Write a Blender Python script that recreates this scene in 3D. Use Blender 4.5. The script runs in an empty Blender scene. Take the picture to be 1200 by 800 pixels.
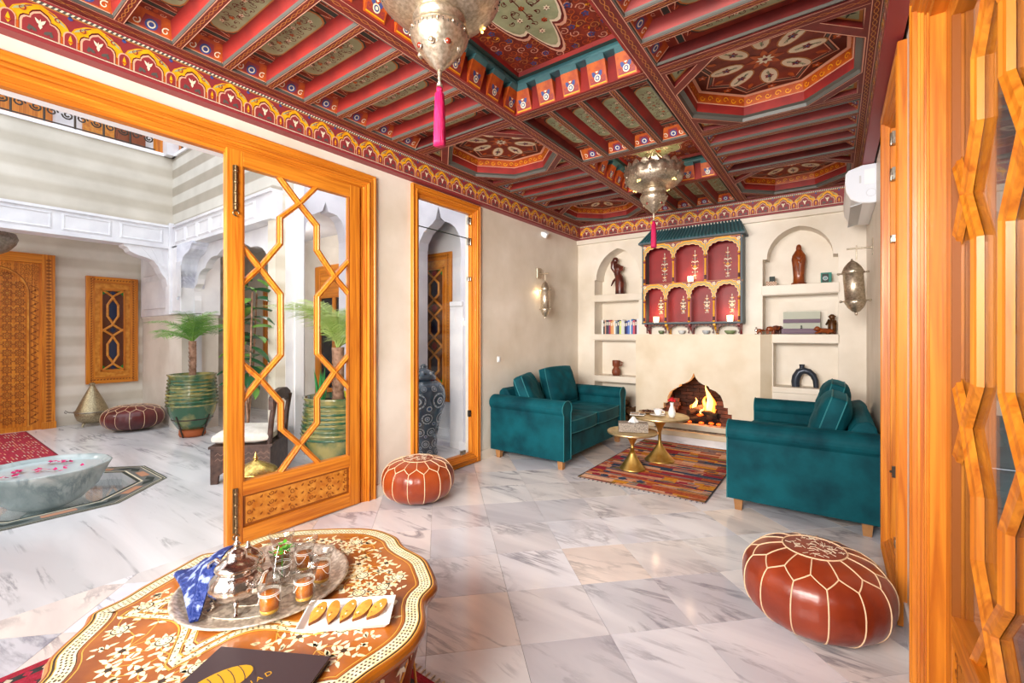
import bpy, math, random
from math import pi, sin, cos, radians, sqrt, atan2, hypot
from mathutils import Vector, Matrix
random.seed(7)
SC = bpy.context.scene
COL = SC.collection

# ---------------------------------------------------------------- camera, world, lights, exposure
cam = bpy.data.objects.new('camera', bpy.data.cameras.new('camera'))
COL.objects.link(cam)
cam.location = (0, 0, 1.25)
cam.rotation_euler = (radians(90), 0, radians(35.8))
cam.data.sensor_width = 36
cam.data.lens = 36 * 524 / 1200
cam.data.shift_y = -9 / 1200
cam.data.clip_start = 0.02
SC.camera = cam
SC.view_settings.view_transform = 'Standard'
SC.view_settings.look = 'None'
SC.view_settings.gamma = 1
SC.view_settings.use_curve_mapping = False
SC.view_settings.exposure = 0.08
W = bpy.data.worlds.new('world'); SC.world = W; W.use_nodes = True
W.node_tree.nodes['Background'].inputs[0].default_value = (0.86, 0.92, 1.0, 1)
W.node_tree.nodes['Background'].inputs[1].default_value = 2.35


def area(name, loc, rot, sx, sy, power, color=(1, 1, 1)):
    l = bpy.data.lights.new(name, 'AREA'); l.shape = 'RECTANGLE'; l.size = sx; l.size_y = sy
    l.energy = power; l.color = color
    o = bpy.data.objects.new(name, l); o.location = loc; o.rotation_euler = [radians(a) for a in rot]
    COL.objects.link(o); return o


area('camera_fill', (-1.7, -1.35, 1.45), (84, 0, 7), 2.2, 1.9, 48, (1.0, 0.96, 0.90))  # added fill lamp behind the camera, unseen
back_fill = area('back_wall_fill', (-1.3, -1.4, 2.1), (85, 0, 2), 2.6, 0.8, 80, (1.0, 0.95, 0.88)); back_fill.data.spread = radians(100)  # added unseen fill lamp, aimed down the room at the back wall
area('left_wall_fill', (-0.5, -1.3, 1.6), (86, 0, 27), 0.8, 1.4, 46, (1.0, 0.97, 0.93)).data.spread = radians(95)  # added unseen fill for the left wall; no window stands here


def point(name, loc, power, color, r=0.03):
    l = bpy.data.lights.new(name, 'POINT'); l.energy = power; l.color = color; l.shadow_soft_size = r
    o = bpy.data.objects.new(name, l); o.location = loc; COL.objects.link(o); return o


# ---------------------------------------------------------------- mesh helpers
class MB:
    def __init__(s):
        s.v = []; s.f = []; s.m = []; s.s = []

    def add(s, vs, fs, m=0, sm=False):
        n = len(s.v); s.v += [tuple(p) for p in vs]
        for f in fs:
            s.f.append([i + n for i in f]); s.m.append(m); s.s.append(sm)
        return s

    def box(s, x0, y0, z0, x1, y1, z1, m=0):
        vs = [(x, y, z) for z in (z0, z1) for y in (y0, y1) for x in (x0, x1)]
        return s.add(vs, [(0, 2, 3, 1), (4, 5, 7, 6), (0, 1, 5, 4), (2, 6, 7, 3), (0, 4, 6, 2), (1, 3, 7, 5)], m)

    def prism(s, poly, d0, d1, m=0, T=None, mside=None, sm=False):
        """poly in (a,b); extruded from d0 to d1 along the third axis; T maps (a,b,c) to a point"""
        T = T or (lambda a, b, c: (a, b, c)); n = len(poly)
        A = [T(a, b, d0) for a, b in poly]; B_ = [T(a, b, d1) for a, b in poly]
        s.add(A + B_, [tuple(range(n))[::-1], tuple(range(n, 2 * n))], m)
        s.add(A + B_, [(i, (i + 1) % n, n + (i + 1) % n, n + i) for i in range(n)], m if mside is None else mside, sm)
        return s

    def lathe(s, prof, n=24, m=0, c=(0, 0, 0), sm=True, sx=1, sy=1, fn=None, cap=True):
        k = len(prof); vs = []
        for j in range(n):
            a = 2 * pi * j / n
            for r, z in prof:
                rr = r * (fn(a, z) if fn else 1)
                vs.append((c[0] + rr * cos(a) * sx, c[1] + rr * sin(a) * sy, c[2] + z))
        fs = []
        for j in range(n):
            j2 = (j + 1) % n
            for i in range(k - 1):
                fs.append((j * k + i, j2 * k + i, j2 * k + i + 1, j * k + i + 1))
        s.add(vs, fs, m, sm)
        if cap:
            for i in (0, k - 1):
                if prof[i][0] > 1e-4:
                    ids = [j * k + i for j in range(n)]
                    s.add([vs[q] for q in ids], [tuple(range(n)) if i else tuple(range(n))[::-1]], m)
        return s

    def tube(s, pts, r, n=8, m=0, closed=False, sm=True, cap=True, flat=None):
        pts = [Vector(p) for p in pts]; N = len(pts); vs = []
        up = Vector((0, 0, 1)); prev = None
        for i, p in enumerate(pts):
            if closed:
                t = (pts[(i + 1) % N] - pts[i - 1])
            else:
                t = pts[min(i + 1, N - 1)] - pts[max(i - 1, 0)]
            if t.length < 1e-9: t = Vector((0, 0, 1))
            t.normalize()
            if prev is None:
                a = t.cross(up)
                if a.length < 1e-3: a = t.cross(Vector((1, 0, 0)))
            else:
                a = prev - t * prev.dot(t)
                if a.length < 1e-4: a = t.cross(up)
            a.normalize(); prev = a; b = t.cross(a)
            rr = r[i] if isinstance(r, (list, tuple)) else r
            for j in range(n):
                q = 2 * pi * j / n
                vs.append(p + a * cos(q) * rr + b * sin(q) * rr * (flat or 1))
        fs = []
        for i in range(N if closed else N - 1):
            i2 = (i + 1) % N
            for j in range(n):
                j2 = (j + 1) % n
                fs.append((i * n + j, i * n + j2, i2 * n + j2, i2 * n + j))
        s.add(vs, fs, m, sm)
        if cap and not closed:
            s.add(vs[:n], [tuple(range(n))[::-1]], m); s.add(vs[-n:], [tuple(range(n))], m)
        return s

    def ball(s, c, r, m=0, n=12, k=8, sx=1, sy=1, sz=1):
        prof = [(max(r * sin(pi * i / k), 0), -r * cos(pi * i / k) * sz) for i in range(k + 1)]
        prof[0] = (0, -r * sz); prof[-1] = (0, r * sz)
        return s.lathe(prof, n, m, c, True, sx, sy, cap=False)

    def grid(s, F, nu, nv, m=0, sm=True, cu=False):
        vs = [F(i / nu, j / nv) for i in range(nu + (0 if cu else 1)) for j in range(nv + 1)]
        fs = []; L = nv + 1
        for i in range(nu):
            i2 = (i + 1) % nu if cu else i + 1
            for j in range(nv):
                fs.append((i * L + j, i2 * L + j, i2 * L + j + 1, i * L + j + 1))
        return s.add(vs, fs, m, sm)

    def merge(s, o, T=lambda p: p):
        n = len(s.v); s.v += [tuple(T(Vector(p))) for p in o.v]
        s.f += [[i + n for i in f] for f in o.f]; s.m += o.m; s.s += o.s
        return s

    def mesh(s, name, mats):
        me = bpy.data.meshes.new(name); me.from_pydata(s.v, [], s.f)
        for m in (mats if isinstance(mats, (list, tuple)) else [mats]):
            me.materials.append(m)
        me.polygons.foreach_set('material_index', s.m)
        me.polygons.foreach_set('use_smooth', s.s)
        me.validate(); me.update()
        return me


def obj(name, mb, mats, parent=None, loc=(0, 0, 0), rot=(0, 0, 0), bevel=0, sub=0, solid=0, weld=False, seg=2):
    me = mb.mesh(name, mats) if isinstance(mb, MB) else mb
    o = bpy.data.objects.new(name, me); COL.objects.link(o)
    o.location = loc; o.rotation_euler = rot
    if parent: o.parent = parent
    if weld or bevel or sub:
        w = o.modifiers.new('weld', 'WELD'); w.merge_threshold = 0.00005
    if solid:
        q = o.modifiers.new('solid', 'SOLIDIFY'); q.thickness = solid
    if bevel:
        b = o.modifiers.new('bevel', 'BEVEL'); b.width = bevel; b.segments = seg; b.limit_method = 'ANGLE'; b.angle_limit = radians(38)
    if sub:
        u = o.modifiers.new('sub', 'SUBSURF'); u.levels = sub; u.render_levels = sub
    return o


def struct(name, mb, mats, **k):
    o = obj(name, mb, mats, **k); o['kind'] = 'structure'; return o


def tag(o, label, cat, group=None):
    o['label'] = label; o['category'] = cat
    if group: o['group'] = group
    return o


def thing(name, label, cat, loc=(0, 0, 0), rz=0, group=None):
    o = bpy.data.objects.new(name, None); COL.objects.link(o)
    o.location = loc; o.rotation_euler = (0, 0, rz); o.empty_display_size = 0.1
    return tag(o, label, cat, group)


def copy_tree(o, parent=None):
    c = o.copy(); COL.objects.link(c)
    if parent: c.parent = parent
    for ch in list(o.children): copy_tree(ch, c)
    return c


def dup(root, loc, rz, label, group=None):
    kids = [(ch, list(ch.children)) for ch in root.children]
    r = root.copy(); COL.objects.link(r); r.location = loc; r.rotation_euler = (0, 0, rz)
    r['label'] = label
    if group: r['group'] = group
    for ch, gs in kids:
        c = ch.copy(); COL.objects.link(c); c.parent = r
        for g_ in gs:
            d = g_.copy(); COL.objects.link(d); d.parent = c
    return r


# ---------------------------------------------------------------- materials
MATS = {}


def srgb(c):
    if isinstance(c, str):
        c = [int(c[i:i + 2], 16) / 255 for i in (0, 2, 4)]
    return tuple((x / 12.92 if x <= 0.04045 else ((x + 0.055) / 1.055) ** 2.4) for x in c) + (1,)


def mat(name, col, rough=0.5, metal=0.0, col2=None, scale=6, detail=4, stretch=(1, 1, 1), lo=0.35, hi=0.65, bump=0, bscale=None,
        emit=0, ecol=None, sheen=0, coat=0, trans=0, ior=1.45, spec=None, rnd=0, distort=0, bstretch=None):
    m = bpy.data.materials.new(name); m.use_nodes = True; nt = m.node_tree; N = nt.nodes; L = nt.links
    b = N['Principled BSDF']
    b.inputs['Base Color'].default_value = srgb(col); b.inputs['Roughness'].default_value = rough
    b.inputs['Metallic'].default_value = metal; b.inputs['IOR'].default_value = ior
    if spec is not None: b.inputs['Specular IOR Level'].default_value = spec
    if sheen:
        b.inputs['Sheen Tint'].default_value = srgb(col)[:3] + (1,)
        b.inputs['Sheen Weight'].default_value = sheen; b.inputs['Sheen Roughness'].default_value = 0.35
    if coat: b.inputs['Coat Weight'].default_value = coat; b.inputs['Coat Roughness'].default_value = 0.12
    if trans: b.inputs['Transmission Weight'].default_value = trans
    if emit:
        b.inputs['Emission Color'].default_value = srgb(ecol or col); b.inputs['Emission Strength'].default_value = emit
    if col2 or bump or rnd:
        tc = N.new('ShaderNodeTexCoord'); mp = N.new('ShaderNodeMapping'); mp.inputs['Scale'].default_value = stretch
        src = tc.outputs['Object']
        if rnd:
            oi = N.new('ShaderNodeObjectInfo'); ad = N.new('ShaderNodeVectorMath'); ad.operation = 'MULTIPLY_ADD'
            ad.inputs[1].default_value = (37, 91, 53); L.new(oi.outputs['Random'], ad.inputs[0]); L.new(src, ad.inputs[2]); src = ad.outputs[0]
        L.new(src, mp.inputs[0])
        nz = N.new('ShaderNodeTexNoise'); nz.inputs['Scale'].default_value = scale; nz.inputs['Detail'].default_value = detail
        nz.inputs['Distortion'].default_value = distort
        L.new(mp.outputs[0], nz.inputs[0])
        if col2:
            r = N.new('ShaderNodeValToRGB'); r.color_ramp.elements[0].position = lo; r.color_ramp.elements[1].position = hi
            r.color_ramp.elements[0].color = srgb(col); r.color_ramp.elements[1].color = srgb(col2)
            L.new(nz.outputs[0], r.inputs[0]); L.new(r.outputs[0], b.inputs['Base Color'])
        if bump:
            n2 = nz
            if bscale:
                n2 = N.new('ShaderNodeTexNoise'); n2.inputs['Scale'].default_value = bscale; n2.inputs['Detail'].default_value = 3
                if bstretch:
                    m2 = N.new('ShaderNodeMapping'); m2.inputs['Scale'].default_value = bstretch; L.new(src, m2.inputs[0]); L.new(m2.outputs[0], n2.inputs[0])
                else:
                    L.new(mp.outputs[0], n2.inputs[0])
            bp = N.new('ShaderNodeBump'); bp.inputs['Strength'].default_value = bump; bp.inputs['Distance'].default_value = 0.01
            L.new(n2.outputs[0], bp.inputs['Height']); L.new(bp.outputs[0], b.inputs['Normal'])
    MATS[name] = m
    return m


def marble(name, c1, c2, vein, scale=1.6, rough=0.12, wscale=1.3, tint=True, vein_w=0.06, vang=0.5, ms=(0.45, 1.7, 1)):
    m = bpy.data.materials.new(name); m.use_nodes = True; nt = m.node_tree; N = nt.nodes; L = nt.links; b = N['Principled BSDF']
    b.inputs['Roughness'].default_value = rough; b.inputs['Specular IOR Level'].default_value = 0.5
    tc = N.new('ShaderNodeTexCoord'); oi = N.new('ShaderNodeObjectInfo')
    ad = N.new('ShaderNodeVectorMath'); ad.operation = 'MULTIPLY_ADD'; ad.inputs[1].default_value = (37, 91, 53)
    L.new(oi.outputs['Random'], ad.inputs[0]); L.new(tc.outputs['Object'], ad.inputs[2])
    n1 = N.new('ShaderNodeTexNoise'); n1.inputs['Scale'].default_value = scale; n1.inputs['Detail'].default_value = 7; n1.inputs['Distortion'].default_value = 1.2
    mp = N.new('ShaderNodeMapping'); mp.inputs['Rotation'].default_value = (0, 0, vang); mp.inputs['Scale'].default_value = ms
    L.new(ad.outputs[0], mp.inputs[0]); L.new(mp.outputs[0], n1.inputs[0])
    r1 = N.new('ShaderNodeValToRGB'); e = r1.color_ramp.elements; e[0].position = 0.36; e[1].position = 0.62; e[0].color = srgb(c2); e[1].color = srgb(c1)
    L.new(n1.outputs[0], r1.inputs[0])
    n2 = N.new('ShaderNodeTexNoise'); n2.inputs['Scale'].default_value = wscale * 1.5; n2.inputs['Detail'].default_value = 8; n2.inputs['Distortion'].default_value = 0.7; n2.inputs['Roughness'].default_value = 0.62
    L.new(mp.outputs[0], n2.inputs[0])
    s_ = N.new('ShaderNodeMath'); s_.operation = 'SUBTRACT'; s_.inputs[1].default_value = 0.5; L.new(n2.outputs[0], s_.inputs[0])
    a_ = N.new('ShaderNodeMath'); a_.operation = 'ABSOLUTE'; L.new(s_.outputs[0], a_.inputs[0])
    r2 = N.new('ShaderNodeValToRGB'); e = r2.color_ramp.elements; e[0].position = 0.0; e[1].position = vein_w; e[0].color = (0.8, 0.8, 0.8, 1); e[1].color = (0, 0, 0, 1)
    L.new(a_.outputs[0], r2.inputs[0])
    n3 = N.new('ShaderNodeTexNoise'); n3.inputs['Scale'].default_value = 3.1; L.new(ad.outputs[0], n3.inputs[0])
    r3 = N.new('ShaderNodeValToRGB'); e = r3.color_ramp.elements; e[0].position = 0.42; e[1].position = 0.66
    L.new(n3.outputs[0], r3.inputs[0])
    mm = N.new('ShaderNodeMath'); mm.operation = 'MULTIPLY'; L.new(r2.outputs[0], mm.inputs[0]); L.new(r3.outputs[0], mm.inputs[1])
    mx = N.new('ShaderNodeMix'); mx.data_type = 'RGBA'; mx.inputs[7].default_value = srgb(vein)
    L.new(mm.outputs[0], mx.inputs[0]); L.new(r1.outputs[0], mx.inputs[6])
    out = mx.outputs[2]
    if tint:
        r4 = N.new('ShaderNodeValToRGB'); r4.color_ramp.interpolation = 'CONSTANT'
        cols = ['ffffff', 'f4f3f6', 'fff6ee', 'eceef4', 'fdfaf8', 'e2e2e8', 'fff3ea', 'f6f8ff', 'f0ece9']
        e = r4.color_ramp.elements; e[0].color = srgb(cols[0]); e[1].position = 0.12; e[1].color = srgb(cols[1])
        for i, c in enumerate(cols[2:]):
            q = e.new(0.12 * (i + 2)); q.color = srgb(c)
        L.new(oi.outputs['Random'], r4.inputs[0])
        m4 = N.new('ShaderNodeMix'); m4.data_type = 'RGBA'; m4.blend_type = 'MULTIPLY'; m4.inputs[0].default_value = 1
        L.new(out, m4.inputs[6]); L.new(r4.outputs[0], m4.inputs[7]); out = m4.outputs[2]
    L.new(out, b.inputs['Base Color'])
    return m


def wood(name, c1, c2, axis=2, rough=0.4):
    st = [16, 16, 16]; st[axis] = 0.7
    return mat(name, c1, rough, col2=c2, scale=2.2, detail=5, stretch=st, lo=0.34, hi=0.74, distort=1.0, coat=0.08, bump=0.05, rnd=1)


def stripes(name, c1, c2, period, rough=0.55, blur=0.08):
    m = bpy.data.materials.new(name); m.use_nodes = True; nt = m.node_tree; N = nt.nodes; L = nt.links; b = N['Principled BSDF']
    b.inputs['Roughness'].default_value = rough
    tc = N.new('ShaderNodeTexCoord'); sp = N.new('ShaderNodeSeparateXYZ'); L.new(tc.outputs['Object'], sp.inputs[0])
    nz = N.new('ShaderNodeTexNoise'); nz.inputs['Scale'].default_value = 2.5; nz.inputs['Detail'].default_value = 6; L.new(tc.outputs['Object'], nz.inputs[0])
    mu = N.new('ShaderNodeMath'); mu.operation = 'MULTIPLY'; mu.inputs[1].default_value = 2 * pi / period; L.new(sp.outputs[2], mu.inputs[0])
    si = N.new('ShaderNodeMath'); si.operation = 'SINE'; L.new(mu.outputs[0], si.inputs[0])
    ad = N.new('ShaderNodeMath'); ad.operation = 'MULTIPLY_ADD'; ad.inputs[1].default_value = 0.5; ad.inputs[2].default_value = 0.5; L.new(si.outputs[0], ad.inputs[0])
    r = N.new('ShaderNodeValToRGB'); e = r.color_ramp.elements; e[0].position = 0.5 - blur; e[1].position = 0.5 + blur; e[0].color = srgb(c1); e[1].color = srgb(c2)
    L.new(ad.outputs[0], r.inputs[0])
    r2 = N.new('ShaderNodeValToRGB'); e = r2.color_ramp.elements; e[0].position = 0.3; e[1].position = 0.7; e[0].color = (0.78, 0.77, 0.75, 1); e[1].color = (1, 1, 1, 1)
    L.new(nz.outputs[0], r2.inputs[0])
    mx = N.new('ShaderNodeMix'); mx.data_type = 'RGBA'; mx.blend_type = 'MULTIPLY'; mx.inputs[0].default_value = 1
    L.new(r.outputs[0], mx.inputs[6]); L.new(r2.outputs[0], mx.inputs[7]); L.new(mx.outputs[2], b.inputs['Base Color'])
    return m


def pane_mat(name, ior=1.5, tint=(1, 1, 1), rough=0.0):
    m = bpy.data.materials.new(name); m.use_nodes = True; nt = m.node_tree; N = nt.nodes; L = nt.links
    for n in list(N): N.remove(n)
    o = N.new('ShaderNodeOutputMaterial'); t = N.new('ShaderNodeBsdfTransparent'); t.inputs[0].default_value = tint + (1,)
    g = N.new('ShaderNodeBsdfGlossy'); g.inputs['Roughness'].default_value = rough
    fr = N.new('ShaderNodeFresnel'); ge = N.new('ShaderNodeNewGeometry'); mi = N.new('ShaderNodeMix'); mi.inputs[2].default_value = ior; mi.inputs[3].default_value = 1 / ior
    L.new(ge.outputs['Backfacing'], mi.inputs[0]); L.new(mi.outputs[0], fr.inputs[0]); mx = N.new('ShaderNodeMixShader')
    L.new(fr.outputs[0], mx.inputs[0]); L.new(t.outputs[0], mx.inputs[1]); L.new(g.outputs[0], mx.inputs[2]); L.new(mx.outputs[0], o.inputs[0])
    return m


def emis(name, col, s):
    m = bpy.data.materials.new(name); m.use_nodes = True; nt = m.node_tree; N = nt.nodes
    b = N['Principled BSDF']; b.inputs['Base Color'].default_value = srgb(col)
    b.inputs['Emission Color'].default_value = srgb(col); b.inputs['Emission Strength'].default_value = s
    return m


PLASTER = mat('plaster', 'f0e7da', 0.42, col2='d6cab7', scale=2.4, detail=8, lo=0.3, hi=0.75, bump=0.06, bscale=30)
PLASTER_IN = mat('plaster_niche', 'efe6d8', 0.4, col2='ddd0bd', scale=3.2, detail=8, lo=0.3, hi=0.75, bump=0.05)
STONE = mat('beige_stone', 'dbcbb0', 0.45, col2='cbb898', scale=5, detail=6)
WHITE = mat('white_stucco', 'ebe9ea', 0.5, col2='d6d4d8', scale=3, detail=6)
WHITEP = mat('white_paint', 'f0eff2', 0.4)
STRIPE = stripes('striped_limewash', 'ddd8cd', 'b5ab9b', 0.235)
STRIPEW = stripes('faint_striped_limewash', 'd6cec0', 'c6bcab', 0.235, blur=.3)
STRIPE2 = stripes('pale_striped_limewash', 'efe8da', 'dfd5c3', 0.27, blur=0.25)
BEIGEW = mat('beige_limewash', 'e4dbce', 0.5, col2='d3c8b9', scale=2.5, detail=7)
FLOORM = marble('marble_tile', 'f1f0f1', 'd9d8dc', '85848f', 1.7, vein_w=.035)
COURTM = marble('court_marble', 'f2f1f0', 'd3d3d3', '8b8c90', 0.75, rough=0.16, wscale=0.8, vang=-0.6, vein_w=.03, ms=(0.42, 3.2, 1))
WHITE2 = mat('lilac_stucco', 'd6d4dc', 0.5, col2='c4c2cc', scale=3, detail=6)
GROUT = mat('grout', 'b9b4ae', 0.7)
WOODV = wood('honey_wood', 'de8a26', 'a9540c', 2)
WOODH = wood('honey_wood_long', 'de8a26', 'a9540c', 1)
WOODX = wood('honey_wood_cross', 'de8a26', 'a9540c', 0)
WOODD = mat('carved_wood_groove', '8f4d10', 0.5)
WOODL = mat('carved_wood_light', 'dd9638', 0.35, col2='c0701c', scale=20)
PANE = pane_mat('window_glass', 1.35)
PANER = pane_mat('door_glass', 2.1)

C_RED = mat('ceiling_red', '762522', 0.5, col2='5c1a19', scale=9)
C_BRT = mat('joist_red', '9a2a24', 0.55, col2='762020', scale=5)
C_DRK = mat('ceiling_maroon', '5b1a18', 0.45, col2='45120f', scale=12)
C_PNK = mat('painted_salmon_line', 'e0ab8f', 0.45)
C_GRY = mat('painted_grey_band', '56544f', 0.45)
C_GOLD = mat('painted_gold', 'b8783a', 0.45)
C_YEL = mat('painted_yellow', 'f4b41e', 0.42, col2='e59a14', scale=30)
C_ORG = mat('painted_orange', 'c8611c', 0.45, col2='a8431a', scale=20)
C_GRN = mat('painted_sage', 'a9b48e', 0.5, col2='94a07c', scale=14)
C_TEA = mat('painted_teal', '44757a', 0.45, col2='35606a', scale=12)
C_DGR = mat('painted_dark_green', '2c3a36', 0.5)
C_BLU = mat('painted_blue', '3d4d8a', 0.45)
C_WHT = mat('painted_cream', 'e9dfc4', 0.45)
C_ROS = mat('painted_rose', '8f3438', 0.45)
C_MED = mat('medallion_field', '8c3420', 0.5, col2='6b2018', scale=14)
CP = [C_RED, C_PNK, C_GRY, C_GOLD, C_YEL, C_ORG, C_GRN, C_TEA, C_DGR, C_BLU, C_WHT, C_ROS, C_DRK, C_MED, C_BRT]
RED, PNK, GRY, GOLD, YEL, ORG, GRN, TEA, DGR, BLU, WHT, ROS, DRK, MED, BRT = range(15)


# ---------------------------------------------------------------- flat print on a plane
class Paint:
    """thin coloured shapes laid on a plane: origin o, axes U V, normal Nn; each layer 0.5 mm prouder"""
    def __init__(s, mb, o, U, V, Nn=None, eps=0.0005, wrap=None):
        s.mb = mb; s.o = Vector(o); s.U = Vector(U); s.V = Vector(V); s.N = Vector(Nn) if Nn else s.U.cross(s.V).normalized()
        s.e = eps; s.wrap = wrap
        s.flip = s.U.cross(s.V).dot(s.N) < 0

    def P(s, a, b, l):
        if s.wrap: return s.wrap(a, b, l * s.e)
        return s.o + s.U * a + s.V * b + s.N * (l * s.e)

    def fill(s, poly, m, l=1):
        ids = list(range(len(poly)))
        ar = sum(poly[i - 1][0] * poly[i][1] - poly[i][0] * poly[i - 1][1] for i in ids)
        if (ar < 0) != s.flip: ids = ids[::-1]
        s.mb.add([s.P(a, b, l) for a, b in poly], [ids], m)

    def strip(s, pts, w, m, l=1, closed=False, w1=None):
        n = len(pts); Lr = []
        for i in range(n):
            if closed: p0 = pts[i - 1]; p1 = pts[(i + 1) % n]
            else: p0 = pts[max(i - 1, 0)]; p1 = pts[min(i + 1, n - 1)]
            dx, dy = p1[0] - p0[0], p1[1] - p0[1]; d = hypot(dx, dy) or 1
            ww = (w + ((w1 if w1 is not None else w) - w) * i / max(n - 1, 1)) / 2
            Lr.append(((pts[i][0] - dy / d * ww, pts[i][1] + dx / d * ww), (pts[i][0] + dy / d * ww, pts[i][1] - dx / d * ww)))
        for i in range(n if closed else n - 1):
            a, b = Lr[i]; c, d_ = Lr[(i + 1) % n]
            s.fill([a, b, d_, c], m, l)

    def disc(s, c, r, m, l=1, n=10, ry=None, ang=0):
        ry = ry or r
        pts = []
        for i in range(n):
            t = 2 * pi * i / n; x, y = r * cos(t), ry * sin(t)
            pts.append((c[0] + x * cos(ang) - y * sin(ang), c[1] + x * sin(ang) + y * cos(ang)))
        s.fill(pts, m, l)

    def leaf(s, c, ang, L, w, m, l=1):
        pts = [(0, 0), (.25, .5), (.6, .38), (1, 0), (.6, -.38), (.25, -.5)]
        s.fill([(c[0] + L * x * cos(ang) - w * y * sin(ang), c[1] + L * x * sin(ang) + w * y * cos(ang)) for x, y in pts], m, l)

    def flower(s, c, r, n, m, mc, l=1, ph=0, fat=1.0):
        for i in range(n):
            a = ph + 2 * pi * i / n
            s.leaf((c[0] + r * .2 * cos(a), c[1] + r * .2 * sin(a)), a, r * .8, r * 2.2 / n * 1.5 * fat, m, l)
        if mc is not None: s.disc(c, r * .27, mc, l + 1, 8)

    def curl(s, c, a0, r, m, l=1, turns=1.1, w=None, sgn=1):
        w = w or r * .25
        pts = []
        for i in range(11):
            t = i / 10; rr = r * (1 - .75 * t); a = a0 + sgn * turns * 2 * pi * t
            pts.append((c[0] + rr * cos(a), c[1] + rr * sin(a)))
        s.strip(pts, w, m, l, w1=w * .5)


def inset_rect(x0, y0, x1, y1, d): return [(x0 + d, y0 + d), (x1 - d, y0 + d), (x1 - d, y1 - d), (x0 + d, y1 - d)]


def arc(cx, cy, r, a0, a1, n, ry=None):
    ry = ry or r
    return [(cx + r * cos(radians(a0 + (a1 - a0) * i / n)), cy + ry * sin(radians(a0 + (a1 - a0) * i / n))) for i in range(n + 1)]


XL, XR, YB, ZC, YS = -2.85, 0.25, 5.5, 2.70, -1.6
# ---------------------------------------------------------------- solids with holes
def holes_solid(outer, holes, d0, d1, T, m=0):
    cu = bpy.data.curves.new('tmp', 'CURVE'); cu.dimensions = '2D'; cu.fill_mode = 'BOTH'; cu.extrude = abs(d1 - d0) / 2
    for poly in [outer] + list(holes):
        sp = cu.splines.new('POLY'); sp.points.add(len(poly) - 1); sp.use_cyclic_u = True
        for i, (a, b) in enumerate(poly): sp.points[i].co = (a, b, 0, 1)
    o = bpy.data.objects.new('tmp', cu); COL.objects.link(o)
    dg = bpy.context.evaluated_depsgraph_get(); me = bpy.data.meshes.new_from_object(o.evaluated_get(dg))
    mb = MB(); mid = (d0 + d1) / 2
    vs = [T(v.co.x, v.co.y, v.co.z + mid) for v in me.vertices]
    mb.add(vs, [tuple(p.vertices) for p in me.polygons], m)
    bpy.data.objects.remove(o); bpy.data.curves.remove(cu); bpy.data.meshes.remove(me)
    return mb


def TX(x):   # polygon (y,z) extruded along x
    return lambda a, b, c: (x + c, a, b)


TY = lambda a, b, c: (a, c, b)       # polygon (x,z), third = y
TXZ = lambda a, b, c: (c, a, b)      # polygon (y,z), third = x


def rect(a0, b0, a1, b1): return [(a0, b0), (a1, b0), (a1, b1), (a0, b1)]


# ---------------------------------------------------------------- floors
fl = MB()
fl.box(XL - 0.12, YS, -0.06, XR + 0.3, YB + 0.6, -0.006)
FLOOR = struct('floor', fl, GROUT)
D = 0.266
tm = MB(); g_ = 0.0012
tm.prism([(0, -D + g_), (D - g_, 0), (0, D - g_), (-D + g_, 0)], -0.02, 0.0)
tme = tm.mesh('floor_tile', FLOORM)


def clip_poly(poly, axis, lim, keep_less):
    out = []
    for i in range(len(poly)):
        a, b = poly[i - 1], poly[i]
        ia = (a[axis] <= lim) == keep_less; ib = (b[axis] <= lim) == keep_less
        if ia != ib:
            t = (lim - a[axis]) / (b[axis] - a[axis]); out.append((a[0] + (b[0] - a[0]) * t, a[1] + (b[1] - a[1]) * t))
        if ib: out.append(b)
    return out


X0, X1 = XL - 0.1, XR
for i in range(-12, 6):
    for j in range(-18, 15):
        if (i + j) % 2: continue
        cx, cy = -0.756 + i * D, 2.012 + j * D
        if cx + D < X0 or cx - D > X1 or cy + D < 0.2 or cy - D > YB: continue
        if X0 <= cx - D and cx + D <= X1:
            obj('floor_tile', tme, None, FLOOR, (cx, cy, 0))
        else:
            p = [(cx, cy - D + g_), (cx + D - g_, cy), (cx, cy + D - g_), (cx - D + g_, cy)]
            p = clip_poly(clip_poly(p, 0, X0, False), 0, X1, True)
            if len(p) > 2:
                obj('floor_tile', MB().prism([(a - cx, b - cy) for a, b in p], -0.02, 0.0), FLOORM, FLOOR, (cx, cy, 0))
q = MB(); q.box(X0, YS, -0.006, X1, 0.0, -0.001); obj('floor_rear_slab', q, FLOORM, FLOOR)

# courtyard floor with the octagonal pit
PC = (-5.0, 0.68); PA = 0.72


def octa(ap, c=PC): return [(c[0] + ap / cos(pi / 8) * cos(pi / 8 + i * pi / 4), c[1] + ap / cos(pi / 8) * sin(pi / 8 + i * pi / 4)) for i in range(8)]


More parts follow.
